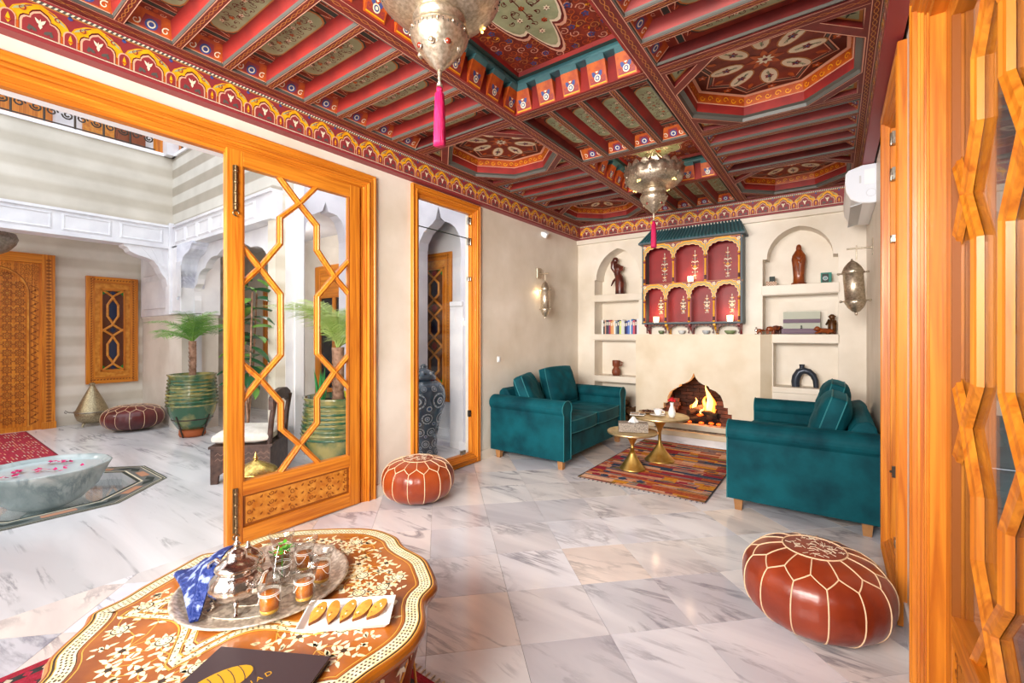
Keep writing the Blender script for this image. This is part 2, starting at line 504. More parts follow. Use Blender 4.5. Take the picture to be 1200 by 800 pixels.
cf = holes_solid(rect(-9.2, -4.2, XL - 0.1, 6.2), [octa(PA - 0.19)], -0.2, 0.0, lambda a, b, c: (a, b, c))
YARD = struct('floor', cf, COURTM); YARD.name = 'floor_courtyard'
pit = MB(); pit.prism(octa(PA - 0.19), -0.22, -0.14, 0)
P_ = Paint(pit, (0, 0, 0.0), (1, 0, 0), (0, 1, 0), (0, 0, 1), 0.0012)
def ring(P, a0, a1, m, l):
    o1, o0 = octa(a1), octa(a0)
    for i in range(8):
        j = (i + 1) % 8; P.fill([o0[i], o0[j], o1[j], o1[i]], m, l)
ring(P_, PA - 0.19, PA, 2, 1); ring(P_, PA - 0.012, PA, 1, 2); ring(P_, PA - 0.032, PA - 0.018, 1, 2)
ring(P_, PA - 0.15, PA - 0.04, 3, 2); ring(P_, PA - 0.19, PA - 0.165, 1, 2)
for i in range(8):
    a = i * pi / 4
    for k in (-1, 0, 1):
        c = Vector((PC[0] + (PA - 0.095) * cos(a) - k * 0.2 * sin(a), PC[1] + (PA - 0.095) * sin(a) + k * 0.2 * cos(a)))
        u = Vector((-sin(a), cos(a))); w = Vector((cos(a), sin(a)))
        if k == 0: pts = [c + u * 0.09 + w * 0.03, c + u * 0.09 - w * 0.03, c - u * 0.09 - w * 0.03, c - u * 0.09 + w * 0.03]
        else: pts = [c + u * 0.08, c - w * 0.035, c - u * 0.08, c + w * 0.035]
        P_.fill([tuple(p) for p in pts], 4 if k == 0 else 1, 3)
obj('fountain_pit_border', pit, [COURTM, C_DGR, C_WHT, mat('mosaic_grey', '666e6c', 0.3), mat('mosaic_terracotta', 'c08a6c', 0.4)], YARD)['kind'] = 'structure'
water = MB(); water.prism(octa(PA - 0.192), -0.06, -0.055, 0)
WATER = pane_mat('pool_water', 1.33, (0.97, 0.99, 0.98))
struct('trim_9', water, WATER, parent=YARD)

# ---------------------------------------------------------------- room walls
wl = holes_solid(rect(YS, -0.05, YB + 0.1, 3.0), [rect(-0.9, -0.049, 2.10, 2.39), rect(2.57, 0.03, 3.33, 2.45)], 0, -0.12, TX(XL))
WL = struct('wall_left', wl, PLASTER)
struct('wall_right', holes_solid(rect(YS, -0.05, YB + 0.1, 3.0), [rect(-0.9, -0.049, 2.10, 2.39), rect(2.57, 0.03, 3.33, 2.45)], 0, 0.12, TX(XR)), PLASTER)
struct('wall_rear', MB().box(XL - 0.1, YS - 0.1, 0, XR + 0.1, YS, 3.0), PLASTER)
# back wall: niches
def keel(x0, x1, zs, za, off, n=9):
    """pointed arch outline from (x0,zs) over the apex to (x1,zs) with an impost step"""
    c = (x0 + x1) / 2; w = (x1 - x0) / 2 - off; h = za - zs; e = (h * h - w * w) / (2 * w); r = w + e; a1 = atan2(h, e) if e > 0 else atan2(h, e)
    L = [(c + e - r * cos(a1 * 0 + t * (pi - atan2(h, -e)) / n), zs + r * sin(t * (pi - atan2(h, -e)) / n)) for t in range(1, n)]
    return [(x0, zs), (x0 + off, zs)] + L + [(c, za)] + [(2 * c - a, b) for a, b in L[::-1]] + [(x1 - off, zs), (x1, zs)]


NL = (-2.605, -2.0); NR = (-0.63, 0.03)
onion = [(-1.70, 0.20), (-1.70, 0.36), (-1.66, 0.36), (-1.66, 0.43), (-1.62, 0.43), (-1.61, 0.50), (-1.585, 0.56), (-1.53, 0.605), (-1.485, 0.625), (-1.475, 0.655), (-1.42, 0.67), (-1.37, 0.70), (-1.335, 0.745),
         (-1.315, 0.80), (-1.295, 0.745), (-1.26, 0.70), (-1.21, 0.67), (-1.155, 0.655), (-1.145, 0.63), (-1.08, 0.605), (-1.03, 0.56), (-1.005, 0.50), (-0.995, 0.43), (-0.955, 0.43), (-0.955, 0.36), (-0.915, 0.36), (-0.915, 0.20)]
bw = holes_solid(rect(XL - 0.1, 0, XR + 0.1, 3.0), [keel(NL[0], -1.955, 1.965, 2.36, 0.025) + [(-1.955, 1.765), (NL[0], 1.765)][::1],
                 rect(NL[0], 1.245, NL[1], 1.675), rect(NL[0], 0.70, NL[1], 1.165), rect(NL[0], 0.06, NL[1], 0.62),
                 keel(NR[0], NR[1], 2.05, 2.37, 0.04) + [(NR[1], 1.765), (NR[0], 1.765)], rect(NR[0], 1.245, NR[1], 1.66), rect(-0.53, 0.69, 0.03, 1.15), rect(-1.72, 0.18, -0.9, 0.85)], YB, YB + 0.25, TY)
WB = struct('wall_back', bw, PLASTER)
bb = MB(); bb.box(XL - 0.1, YB + 0.25, 0.9, XR + 0.1, YB + 0.3, 3.0); bb.box(XL - 0.1, YB + 0.25, 0, -1.8, YB + 0.3, 0.9); bb.box(-0.8, YB + 0.25, 0, XR + 0.1, YB + 0.3, 0.9)
bb.box(-1.85, YB + 0.42, 0, -0.75, YB + 0.47, 0.95); bb.box(-1.8, YB + 0.25, 0, -1.75, YB + 0.45, 0.9); bb.box(-0.85, YB + 0.25, 0, -0.8, YB + 0.45, 0.9); bb.box(-1.8, YB + 0.25, 0.86, -0.8, YB + 0.45, 0.9)
obj('niche_back', bb, PLASTER_IN, WB)['kind'] = 'structure'
obj('inner_frame', holes_solid(rect(-0.50, 1.25, 0.0, 1.60), [rect(-0.42, 1.262, -0.06, 1.50)], YB + 0.235, YB + 0.25, TY), PLASTER, WB)
# the chimney breast with the mantel on top
br = holes_solid(rect(-2.0, 0.0, -0.64, 1.245), [onion], YB - 0.10, YB + 0.02, TY)
br.add([(-0.64, YB - 0.10, 0), (-0.53, YB + 0.01, 0), (-0.53, YB + 0.01, 1.245), (-0.64, YB - 0.10, 1.245), (-0.64, YB + .01, 0), (-0.64, YB + .01, 1.245)], [(0, 1, 2, 3), (3, 2, 5), (0, 4, 1)])
obj('chimney_breast', br, mat('breast_plaster', 'ece0cb', 0.42, col2='ddcdb2', scale=3, detail=7), WB, bevel=0.006)['kind'] = 'structure'
mb = MB(); mb.box(-2.62, YB - 0.02, 1.175, -2.0, YB + 0.01, 1.245); mb.box(-0.54, YB - 0.03, 1.155, 0.035, YB + 0.01, 1.245)
mb.box(-2.61, YB - 0.012, 1.68, -1.955, YB + 0.01, 1.765); mb.box(-0.64, YB - 0.02, 1.665, 0.04, YB + 0.01, 1.765)
mb.box(-0.54, YB - 0.02, 0.63, 0.035, YB + 0.01, 0.69); mb.box(-2.61, YB - 0.012, 0.63, -2.0, YB + 0.01, 0.70)
obj('niche_ledge', mb, PLASTER, WB, bevel=0.004)['kind'] = 'structure'
struct('trim_4', MB().box(XL, YB - 0.045, 2.455, XR, YB + 0.01, 2.513), PLASTER, bevel=0.004)
# niche arch return strips already part of the wall; firebox of bricks
BRK = mat('fire_brick', '8a4b35', 0.85, col2='5b3226', scale=9, rnd=1, bump=0.2, bscale=60)
BRKD = mat('sooty_brick', '4a2a20', 0.9, col2='2a1a16', scale=7, rnd=1, bump=0.2, bscale=60)
SOOT = mat('soot', '2a1c18', 0.95)
fb = MB(); fb.box(-1.74, YB + 0.40, 0.18, -0.88, YB + 0.43, 0.86); fb.box(-1.76, YB, 0.18, -1.73, YB + 0.43, 0.86); fb.box(-0.89, YB, 0.18, -0.86, YB + 0.43, 0.86); fb.box(-1.76, YB, 0.85, -0.86, YB + 0.43, 0.87)
obj('firebox', fb, SOOT, WB)['kind'] = 'structure'
bme = MB().box(-0.073, -0.02, 0, 0.073, 0.02, 0.042).mesh('brick', BRK); bmd = MB().box(-0.073, -0.02, 0, 0.073, 0.02, 0.042).mesh('brick', BRKD)
for r in range(13):
    for c in range(6):
        x = -1.66 + c * 0.152 + (0.076 if r % 2 else 0)
        if x > -0.93: continue
        obj('brick', bmd if r > 2 else bme, None, WB, (x, YB + 0.375 - random.random() * .012, 0.2 + r * 0.047))
for sd, xx in ((1, -1.70), (-1, -0.915)):
    for r in range(8):
        for c in range(3):
            obj('brick', bme, None, WB, (xx, YB + 0.10 + c * 0.152, 0.2 + r * 0.047), (0, 0, pi / 2))
        # stepped bricks in the opening
for r, (xl, xr) in enumerate(((-1.64, -0.975), (-1.63, -0.985), (-1.64, -0.975), (-1.60, -1.01), (-1.575, -1.035), (-1.59, -1.02))):
    for x in (xl, xr): obj('brick', bme, None, WB, (x, YB + 0.03, 0.2 + r * 0.047))
# hearth
hs = MB(); hs.box(-2.0, YB - 0.235, 0.075, -0.55, YB + 0.4, 0.135)
HE = struct('trim_5', hs, STONE, bevel=0.008)
hm = MB(); hm.box(-1.99, YB - 0.22, 0.0, -0.56, YB - 0.1, 0.075); obj('hearth_riser', hm, marble('riser_marble', 'f1eff0', 'd3d2d6', '8a8a92', 2.5), HE)
ha = MB(); ha.box(-1.72, YB - 0.16, 0.134, -0.9, YB + 0.38, 0.2, 0); obj('hearth_bed', MB().box(-1.75, YB - 0.17, 0.133, -0.85, YB + 0.4, 0.142), mat('ash', '8d8074', 0.95, col2='4c423c', scale=25, bump=0.5), HE)
fbm = MB().box(-1.73, YB - 0.0, 0.13, -0.88, YB + 0.4, 0.2); obj('firebox_floor', fbm, mat('ash_bed', '6d5f55', 0.95, col2='3a302b', scale=30, bump=0.5), HE)
# baseboards
struct('baseboard_left', MB().box(XL, 2.16, 0, XL + 0.012, 2.52, 0.09).box(XL, 3.40, 0, XL + 0.012, YB, 0.09), PLASTER)
struct('baseboard_right', MB().box(XR - 0.012, 3.40, 0, XR, YB, 0.11).box(XR - 0.012, 2.16, 0, XR, 2.52, 0.11), WHITEP)


# ---------------------------------------------------------------- ceiling
CEIL = struct('ceiling', MB().box(XL - 0.1, YS, 3.02, XR + 0.1, YB + 0.3, 3.06), C_DRK)
Z = ZC


def squiggle(P, a0, b0, a1, b1, m, l, amp=0.009, w=0.0035, step=0.016):
    L = hypot(a1 - a0, b1 - b0); n = int(L / step); ux, uy = (a1 - a0) / L, (b1 - b0) / L
    for ph in (0, pi):
        pts = []
        for i in range(n + 1):
            t = i * step; s_ = amp * sin(i * pi / 3 + ph)
            pts.append((a0 + ux * t - uy * s_, b0 + uy * t + ux * s_))
        P.strip(pts, w, m, l)


def beam(x0, y0, x1, y1, name='beam', lines=(1, 1), sq=True):
    b = MB(); b.box(x0, y0, Z, x1, y1, Z + 0.3, RED)
    along = 'y' if (y1 - y0) > (x1 - x0) else 'x'
    P = Paint(b, (0, 0, Z), (1, 0, 0), (0, 1, 0), (0, 0, -1), 0.0008)
    e = 0.003
    if along == 'y':
        if lines[0]: P.fill(rect(x0 + e, y0, x0 + e + 0.003, y1), PNK)
        if lines[1]: P.fill(rect(x1 - e - 0.003, y0, x1 - e, y1), PNK)
        if sq: squiggle(P, (x0 + x1) / 2, y0, (x0 + x1) / 2, y1, GOLD, 1)
    else:
        if lines[0]: P.fill(rect(x0, y0 + e, x1, y0 + e + 0.003), PNK)
        if lines[1]: P.fill(rect(x0, y1 - e - 0.003, x1, y1 - e), PNK)
        if sq: squiggle(P, x0, (y0 + y1) / 2, x1, (y0 + y1) / 2, GOLD, 1)
    return obj(name, b, CP, CEIL)


BY = [(-2.79, -2.695), (-1.81, -1.735), (-0.86, -0.785), (0.13, 0.175)]
Y0 = -0.85
for a, b in BY: beam(a, Y0, b, YB - 0.06)
BX = [(Y0, Y0 + 0.07), (0.09, 0.16), (2.44, 2.515), (3.42, 3.49), (4.43, 4.50), (5.38, 5.435)]
COLX = [(-2.695, -1.81), (-1.735, -0.86), (-0.785, 0.13)]
for a, b in BX:
    for c, d in COLX: beam(c, a, d, b)


def joist_mesh(L):
    b = MB()
    pr = [(-.021, 0), (.021, 0), (.021, .010), (.025, .018), (.050, .078), (-.050, .078), (-.025, .018), (-.021, .012)]
    T = lambda a, z, c: (c, a, Z + z)
    A = [T(a, z, 0) for a, z in pr]; B2 = [T(a, z, L) for a, z in pr]; n = 8
    b.add(A + B2, [(0, 1, n + 1, n)], RED)
    b.add(A + B2, [(1, 2, n + 2, n + 1), (2, 3, n + 3, n + 2), (6, 7, n + 7, n + 6), (7, 0, n, n + 7)], GRY)
    b.add(A + B2, [(3, 4, n + 4, n + 3), (5, 6, n + 6, n + 5)], BRT)
    P = Paint(b, (0, 0, Z), (1, 0, 0), (0, 1, 0), (0, 0, -1), 0.0008)
    P.fill(rect(0, -.019, L, -.0155), PNK); P.fill(rect(0, .0155, L, .019), PNK); squiggle(P, 0, 0, L, 0, GOLD, 1, 0.006, 0.003)
    return b.mesh('joist', CP)


def cell_mesh(L, Wd, seed=0):
    """painted panel between two joists, L long, sloped ends; bottom opening Wd wide"""
    b = MB(); rr = random.Random(seed); h = Wd / 2 - .025; zt = Z + .078; e = .07
    b.box(e, -h - .03, zt, L - e, h + .03, zt + .01, MED)
    P = Paint(b, (0, 0, zt), (1, 0, 0), (0, 1, 0), (0, 0, -1), 0.0008)
    P.fill(rect(e, -h - .03, L - e, h + .03), MED, 1)
    c0, c1 = L * .27, L * .73; hh = h * .78
    cart = [(c0 + .02, -hh), (c1 - .02, -hh)] + arc(c1 - .02, 0, hh, -90, 90, 6) + [(c0 + .02, hh)] + arc(c0 + .02, 0, hh, 90, 270, 6)[1:-1]
    big = [((x - L / 2) * 1.08 + L / 2, y * 1.22) for x, y in cart]
    P.fill(big, DGR, 2); P.fill([((x - L / 2) * 1.04 + L / 2, y * 1.12) for x, y in cart], GOLD, 3); P.fill(cart, GRN, 4)
    for i in range(26):
        x = c0 + .02 + (c1 - c0 - .04) * (i + .5) / 26; y = hh * .6 * sin(i * 1.9)
        P.curl((x, y), rr.random() * 6, hh * .3, RED, 5, .8, .004, rr.choice((-1, 1)))
        if i % 4 == 1: P.flower((x, -y * .6), hh * .25, 5, WHT if i % 8 == 1 else ORG, ORG, 6, 0, .9)
        P.leaf((x, y), rr.random() * 6, hh * .35, .006, RED, 5)
    for sx in (0, 1):
        f = (lambda x: x) if sx == 0 else (lambda x: L - x)
        x0 = L * .135; P.fill([(f(x0), -h - .02), (f(x0 + .03), -h - .02), (f(x0 + .03), h + .02), (f(x0), h + .02)], DGR, 2)
        for q_ in (x0 - .004, x0 + .031): P.strip([(f(q_), -h - .02), (f(q_), h + .02)], .004, PNK, 3)
        P.strip([(f(x0 + .05), -hh), (f(x0 + .07), 0), (f(x0 + .05), hh)], .005, PNK, 2)
        for k in (-1, 1):
            P.curl((f(x0 + .055), k * hh * .7), 0, .016, ORG, 2, 1, .005, k)
            P.curl((f(e + .012), k * hh * .5), 1, .014, PNK, 3, 1, .004, k)
        P.leaf((f(e + .005), 0), 0 if sx == 0 else pi, .04, .02, ORG, 2)
        # sloped end board
        A = Vector((f(0.0), 0, Z + .012)); Bt = Vector((f(e), 0, zt)); up = (Bt - A); Vn = up.normalized(); Ln = up.length
        nrm = Vector((Vn.z, 0, -Vn.x)) if sx == 0 else Vector((-Vn.z, 0, Vn.x))
        Q = Paint(b, A, (0, 1, 0), Vn, nrm, 0.0008)
        Q.fill([(-Wd / 2, 0), (Wd / 2, 0), (h + .02, Ln), (-h - .02, Ln)], ORG, 0)
        Q.strip([(-Wd / 2 + .018, Ln * .05), (Wd / 2 - .018, Ln * .05)], .008, PNK, 2)
        Q.fill([(-.045, Ln * .15), (.045, Ln * .15), (.03, Ln * .8), (-.03, Ln * .8)], ROS, 1)
        Q.disc((0, Ln * .4), .026, BLU, 2, 12); Q.disc((0, Ln * .4), .017, WHT, 3, 12); Q.disc((0, Ln * .4), .011, BLU, 4, 10)
        for k in (-1, 1): Q.curl((k * .058, Ln * .35), 1, .018, WHT, 2, 1, .006, k); Q.strip([(k * (Wd / 2 - .008), 0), (k * (h + .014), Ln)], .007, PNK, 2)
    for k in (-1, 1):   # low grey lip round the opening
        b.box(0, k * (Wd / 2) - (.006 if k > 0 else 0), Z, L, k * (Wd / 2) + (0 if k > 0 else .006), Z + .014, GRY)
    b.box(0, -Wd / 2, Z, .006, Wd / 2, Z + .014, GRY); b.box(L - .006, -Wd / 2, Z, L, Wd / 2, Z + .014, GRY)
    return b.mesh('coffer_panel', CP)


CW = 0.2
jm = {round(d - c, 3): joist_mesh(d - c) for c, d in COLX}; cm = {k: cell_mesh(k, CW, 3) for k in jm}


def side_rows(y0, y1, n):
    pitch = (y1 - y0) / n
    for ci in (0, 2):
        c, d = COLX[ci]; k = round(d - c, 3)
        for i in range(n):
            yc = y0 + pitch * (i + .5)
            obj('coffer_panel', cm[k], None, CEIL, (c, yc, 0))
            if i: obj('joist', jm[k], None, CEIL, (c, y0 + pitch * i, 0))


side_rows(0.16, 2.44, 10)
for k_ in list(cm): pass
side_rows(3.49, 4.43, 4)
LB = 0.905
jmB = joist_mesh(LB); cmB = cell_mesh(LB, CW, 5)
for y0 in (2.515, 4.50):
    pit_ = (COLX[1][1] - COLX[1][0]) / 4
    for i in range(4):
        obj('coffer_panel', cmB, None, CEIL, (COLX[1][0] + pit_ * (i + .5), y0 + (0 if y0 < 3 else 0), 0), (0, 0, pi / 2)).scale = (1 if y0 < 3 else 0.972, 1, 1)
        if i: obj('joist', jmB, None, CEIL, (COLX[1][0] + pit_ * i, y0, 0), (0, 0, pi / 2)).scale = (1 if y0 < 3 else 0.972, 1, 1)


def oct_local(ax, ay, cut, k=1.0):
    return [(x * k, y * k) for x, y in ((ax - cut, ay), (-ax + cut, ay), (-ax, ay - cut), (-ax, -ay + cut), (-ax + cut, -ay), (ax - cut, -ay), (ax, -ay + cut), (ax, ay - cut))][::-1]


def octagon_cell(cx, cy, w, h):
    ax, ay, cut = w / 2, h / 2, 0.262
    T = lambda a, b, c: (a, b, c)
    io = oct_local(ax - .012, ay - .012, cut)
    tri = []
    for sx in (-1, 1):
        for sy in (-1, 1):
            c0 = .055
            tri.append([(sx * (ax - .022), sy * (ay - .022)), (sx * (ax - .022), sy * (ay - cut + c0 + .028)), (sx * (ax - cut + c0 + .028), sy * (ay - .022))])
    fr = holes_solid(rect(-ax, -ay, ax, ay), [io] + tri, Z, Z + .035, T, RED)
    P = Paint(fr, (0, 0, Z), (1, 0, 0), (0, 1, 0), (0, 0, -1), 0.0008)
    o2 = [(x * 1.012, y * 1.012) for x, y in io]; P.strip(o2 , .005, PNK, 1, closed=True)
    for t in tri:
        c = (sum(p[0] for p in t) / 3, sum(p[1] for p in t) / 3)
        P.strip([(c[0] + (p[0] - c[0]) * 1.06, c[1] + (p[1] - c[1]) * 1.06) for p in t], .005, PNK, 1, closed=True)
    for i in (0, 2, 4, 6):
        a, b_ = io[i], io[(i + 1) % 8]
    obj('octagon_frame', fr, CP, CEIL, (cx, cy, 0))
    b = MB(); P = Paint(b, (0, 0, Z + .03), (1, 0, 0), (0, 1, 0), (0, 0, -1), 0.0008)
    for t in tri:
        P.fill(t, GOLD, 0); c = (sum(p[0] for p in t) / 3, sum(p[1] for p in t) / 3)
        P.fill([(c[0] + (p[0] - c[0]) * .72, c[1] + (p[1] - c[1]) * .72) for p in t], GRN, 1)
        for k in range(4): P.leaf(c, k * 1.6 + .4, .035, .012, DGR, 2)
    # faceted walls of the octagon: grey lip, red band, orange scroll band, inset frame
    levels = [(1.0, 0.0), (0.985, .02), (.93, .028), (.93, .085), (.915, .088), (.90, .145), (.86, .15)]
    mats_ = [GRY, GRY, BRT, PNK, ORG, PNK]
    rings = [[(x * k, y * k, Z + z) for x, y in io] for k, z in levels]
    for li in range(len(levels) - 1):
        A, B2 = rings[li], rings[li + 1]
        for i in range(8):
            j = (i + 1) % 8; b.add([A[i], A[j], B2[j], B2[i]], [(3, 2, 1, 0)], mats_[li])
    A, B2 = rings[4], rings[5]
    for i in range(8):
        j = (i + 1) % 8; p0, p1 = Vector(A[i]), Vector(A[j]); u = (p1 - p0); Lw = u.length; u.normalize()
        v = (Vector(B2[i]) + Vector(B2[j])) / 2 - (p0 + p1) / 2; v.normalize(); n_ = v.cross(u)
        if n_.dot(Vector((p0.x, p0.y, 0))) > 0: n_ = -n_
        Q = Paint(b, p0, u, v, n_, .0015)
        m_ = max(int(Lw / .05), 2)
        for k in range(m_):
            Q.curl((Lw * (k + .5) / m_, .027), 0, .019, YEL, 1, 1.0, .006, 1 if k % 2 else -1)
    zt = Z + .15; P = Paint(b, (0, 0, zt), (1, 0, 0), (0, 1, 0), (0, 0, -1), 0.001)
    P.fill([(x, y) for x, y, _ in rings[6]], C_IDX_DK, 0)
    r0 = ax * .84
    def star(k): return [(r0 * k * (1.0 if i % 2 == 0 else .80) * cos(pi * i / 8 + pi / 8), r0 * k * (1.0 if i % 2 == 0 else .80) * sin(pi * i / 8 + pi / 8)) for i in range(16)]
    P.strip(star(.98), .008, PNK, 2, closed=True); P.strip(star(.93), .012, GRY, 2, closed=True); P.strip(star(.88), .006, PNK, 2, closed=True)
    P.fill(star(.87), MED, 1)
    for i in range(8):
        a = i * pi / 4
        P.disc((.205 * cos(a), .205 * sin(a)), .098, GOLD, 3, 14, .052, a); P.disc((.205 * cos(a), .205 * sin(a)), .09, WHT, 4, 14, .043, a)
        P.flower((.205 * cos(a), .205 * sin(a)), .028, 5, ROS, BLU, 5)
        for k in (-1, 1): P.leaf((.205 * cos(a), .205 * sin(a)), a + (0 if k > 0 else pi), .07, .014, C_IDX_SG, 5); P.curl(((.205 + k * .05) * cos(a), (.205 + k * .05) * sin(a)), a, .012, DGR, 6, .8, .003)
        a2 = a + pi / 8; P.leaf((.26 * cos(a2), .26 * sin(a2)), a2, .07, .03, ORG, 3); P.curl((.33 * cos(a2), .33 * sin(a2)), a2, .02, ROS, 3, 1, .006)
        a3 = a; P.flower((r0 * .92 * cos(a3 ) * .97, r0 * .92 * sin(a3) * .97), .03, 5, ORG, PNK, 3)
    P.flower((0, 0), .1, 8, ORG, ROS, 3); P.flower((0, 0), .05, 8, WHT, RED, 6)
    obj('octagon_coffer', b, CP, CEIL, (cx, cy, 0))


C_IDX_DK = DRK; C_IDX_SG = GRN
for c, d in (COLX[0], COLX[2]):
    octagon_cell((c + d) / 2, (2.515 + 3.42) / 2, d - c, .905)
    octagon_cell((c + d) / 2, (4.50 + 5.38) / 2, d - c, .88)


def corbel_mesh():
    b = MB(); w = .055
    pr = [(0, .008), (.008, .008), (.024, .045), (.018, .07), (.045, .11), (.075, .15), (0, .15)]
    T = lambda a, z, c: (c, a, Z + z)
    b.prism([(a, z) for a, z in pr], -w, w, TEA, T)
    # painted front
    A = Vector((0, .013, Z + .01)); Bt = Vector((0, .052, Z + .125)); v = (Bt - A); Ln = v.length; v.normalize()
    b.add([(-w - .002, .011, Z + .006), (w + .002, .011, Z + .006), (w + .002, .056, Z + .125), (-w - .002, .056, Z + .125), (-w - .002, 0, Z + .006), (w + .002, 0, Z + .006), (w + .002, 0, Z + .125), (-w - .002, 0, Z + .125)],
          [(0, 1, 2, 3), (4, 5, 1, 0), (7, 3, 2, 6), (0, 3, 7, 4), (1, 5, 6, 2)], ORG)
    Q = Paint(b, A, (1, 0, 0), v, Vector((0, v.z, -v.y)), .001)
    Q.fill(rect(-w + .008, .008, w - .008, Ln - .008), ROS, 1)
    Q.strip([(-w + .004, .004), (w - .004, .004)], .006, YEL, 2)
    for k in (-1, 1):
        Q.fill([(k * .006, .03), (k * .03, .05), (k * .034, .09), (k * .02, .075), (k * .006, .055)], BLU, 2)
        Q.curl((k * .036, .03), 2, .012, ORG, 2, 1, .004, k); Q.leaf((k * .02, .085), pi / 2 + .3 * k, .028, .012, ORG, 3)
    Q.disc((0, .035), .02, WHT, 3, 12); Q.disc((0, .035), .014, BLU, 4, 10); Q.disc((0, .035), .008, WHT, 5, 8)
    Q.leaf((0, .06), pi / 2, .04, .02, WHT, 2)
    return b.mesh('corbel', CP)


CORB = corbel_mesh()


def medallion(P, cx, cy, rx, ry):
    def sh(k):
        pts = []
        for i in range(64):
            t = 2 * pi * i / 64; r = .80 + .14 * abs(cos(4 * t)) + (.16 * max(0, cos(t * 2)) ** 10 if 1 else 0)
            pts.append((cx + k * rx * r * cos(t), cy + k * ry * r * sin(t)))
        return pts
    P.fill(sh(1.06), PNK, 2); P.fill(sh(1.03), RED, 3); P.fill(sh(1.0), WHT, 4); P.fill(sh(.97), GRN, 5)
    P.flower((cx, cy), .05, 8, WHT, ROS, 7)
    rr = random.Random(5)
    if ry > .5:
        for i in range(5):
            for j in range(28):
                x, y = (i - 2) * .055, -ry * .9 + j * ry * 1.8 / 27; a_ = rr.random() * 6
                if (x / rx) ** 2 + (y / ry) ** 2 > .60: continue
                P.curl((cx + x, cy + y), a_, .019, RED, 6, 1, .0045, rr.choice((-1, 1)))
                if (i + j) % 3 == 0: P.flower((cx + x, cy + y), .020, 6, WHT if j % 2 else ORG, ROS, 7)
                else: P.leaf((cx + x, cy + y), a_, .024, .01, RED, 6)
    for i in range(8):
        a = i * pi / 4
        P.flower((cx + rx * .42 * cos(a), cy + ry * .42 * sin(a)), .028, 6, WHT if i % 2 else ORG, RED, 7)
        P.curl((cx + rx * .62 * cos(a + .3), cy + ry * .62 * sin(a + .3)), a, .035, RED, 6, 1, .006); P.curl((cx + rx * .3 * cos(a + .4), cy + ry * .3 * sin(a + .4)), a, .03, RED, 6, 1, .005, -1)
        P.strip([(cx + rx * .1 * cos(a), cy + ry * .1 * sin(a)), (cx + rx * .3 * cos(a + .15), cy + ry * .3 * sin(a + .15)), (cx + rx * .68 * cos(a), cy + ry * .68 * sin(a))], .005, RED, 6)
        for k in range(3): P.leaf((cx + rx * (.25 + .2 * k) * cos(a + .1), cy + ry * (.25 + .2 * k) * sin(a + .1)), a + 1 - k, .03, .012, RED, 6)


def square_coffer(x0, y0, x1, y1, ncx, ncy):
    cx, cy = (x0 + x1) / 2, (y0 + y1) / 2
    b = MB(); inn = .088; zt = Z + .215
    # backing wall behind corbels, teal frame, top panel
    for k, (xa, ya, xb, yb) in enumerate(((x0, y0, x1, y0 + .012), (x0, y1 - .012, x1, y1), (x0, y0, x0 + .012, y1), (x1 - .012, y0, x1, y1))):
        b.box(xa, ya, Z + .001, xb, yb, Z + .16, BRT)
    fr = [(x0, y0), (x1, y0), (x1, y1), (x0, y1)]
    def rg(d, z): return [(x0 + d, y0 + d, z), (x1 - d, y0 + d, z), (x1 - d, y1 - d, z), (x0 + d, y1 - d, z)]
    prof = [(0.0, Z + .15, TEA), (.075, Z + .15, TEA), (.078, Z + .165, TEA), (.07, Z + .185, DGR), (.095, Z + .19, BRT), (.10, zt, BRT)]
    for i in range(len(prof) - 1):
        A, B2 = rg(prof[i][0], prof[i][1]), rg(prof[i + 1][0], prof[i + 1][1])
        for j in range(4): k = (j + 1) % 4; b.add([A[j], A[k], B2[k], B2[j]], [(3, 2, 1, 0)], prof[i][2])
    P = Paint(b, (0, 0, zt), (1, 0, 0), (0, 1, 0), (0, 0, -1), 0.001)
    a0, b0, a1, b1 = x0 + .10, y0 + .10, x1 - .10, y1 - .10
    P.fill(rect(a0, b0, a1, b1), MED, 0)
    rr = random.Random(11); nx = int((a1 - a0) / .052); ny = int((b1 - b0) / .052)
    for i in range(nx):
        for j in range(ny):
            x = a0 + (a1 - a0) * (i + .5) / nx; y = b0 + (b1 - b0) * (j + .5) / ny
            x += rr.uniform(-.008, .008); y += rr.uniform(-.008, .008)
            P.curl((x, y), rr.random() * 6, .029, (ORG, GOLD, PNK, ORG, ORG)[(i * 2 + j * 3) % 5], 1, 1.2, .006, rr.choice((-1, 1)))
            if (i + 2 * j) % 5 == 0: P.flower((x, y), .024, 5, BLU, ROS, 1)
            if (i * 3 + j) % 4 == 0: P.leaf((x + .02, y), rr.random() * 6, .03, .014, YEL if (i + j) % 3 else RED, 1)
    medallion(P, cx, cy, .25, (.27 if y1 - y0 < 1.2 else 1.02))
    obj('medallion_panel', b, CP, CEIL)
    for i in range(ncx):
        x = x0 + (x1 - x0) * (i + .5) / ncx
        obj('corbel', CORB, None, CEIL, (x, y0 + .004, 0), (0, 0, 0)); obj('corbel', CORB, None, CEIL, (x, y1 - .004, 0), (0, 0, pi))
    for i in range(ncy):
        y = y0 + (y1 - y0) * (i + .5) / ncy
        obj('corbel', CORB, None, CEIL, (x0 + .004, y, 0), (0, 0, -pi / 2)); obj('corbel', CORB, None, CEIL, (x1 - .004, y, 0), (0, 0, pi / 2))


square_coffer(COLX[1][0], .16, COLX[1][1], 2.44, 5, 13)
square_coffer(COLX[1][0], 3.49, COLX[1][1], 4.43, 5, 5)


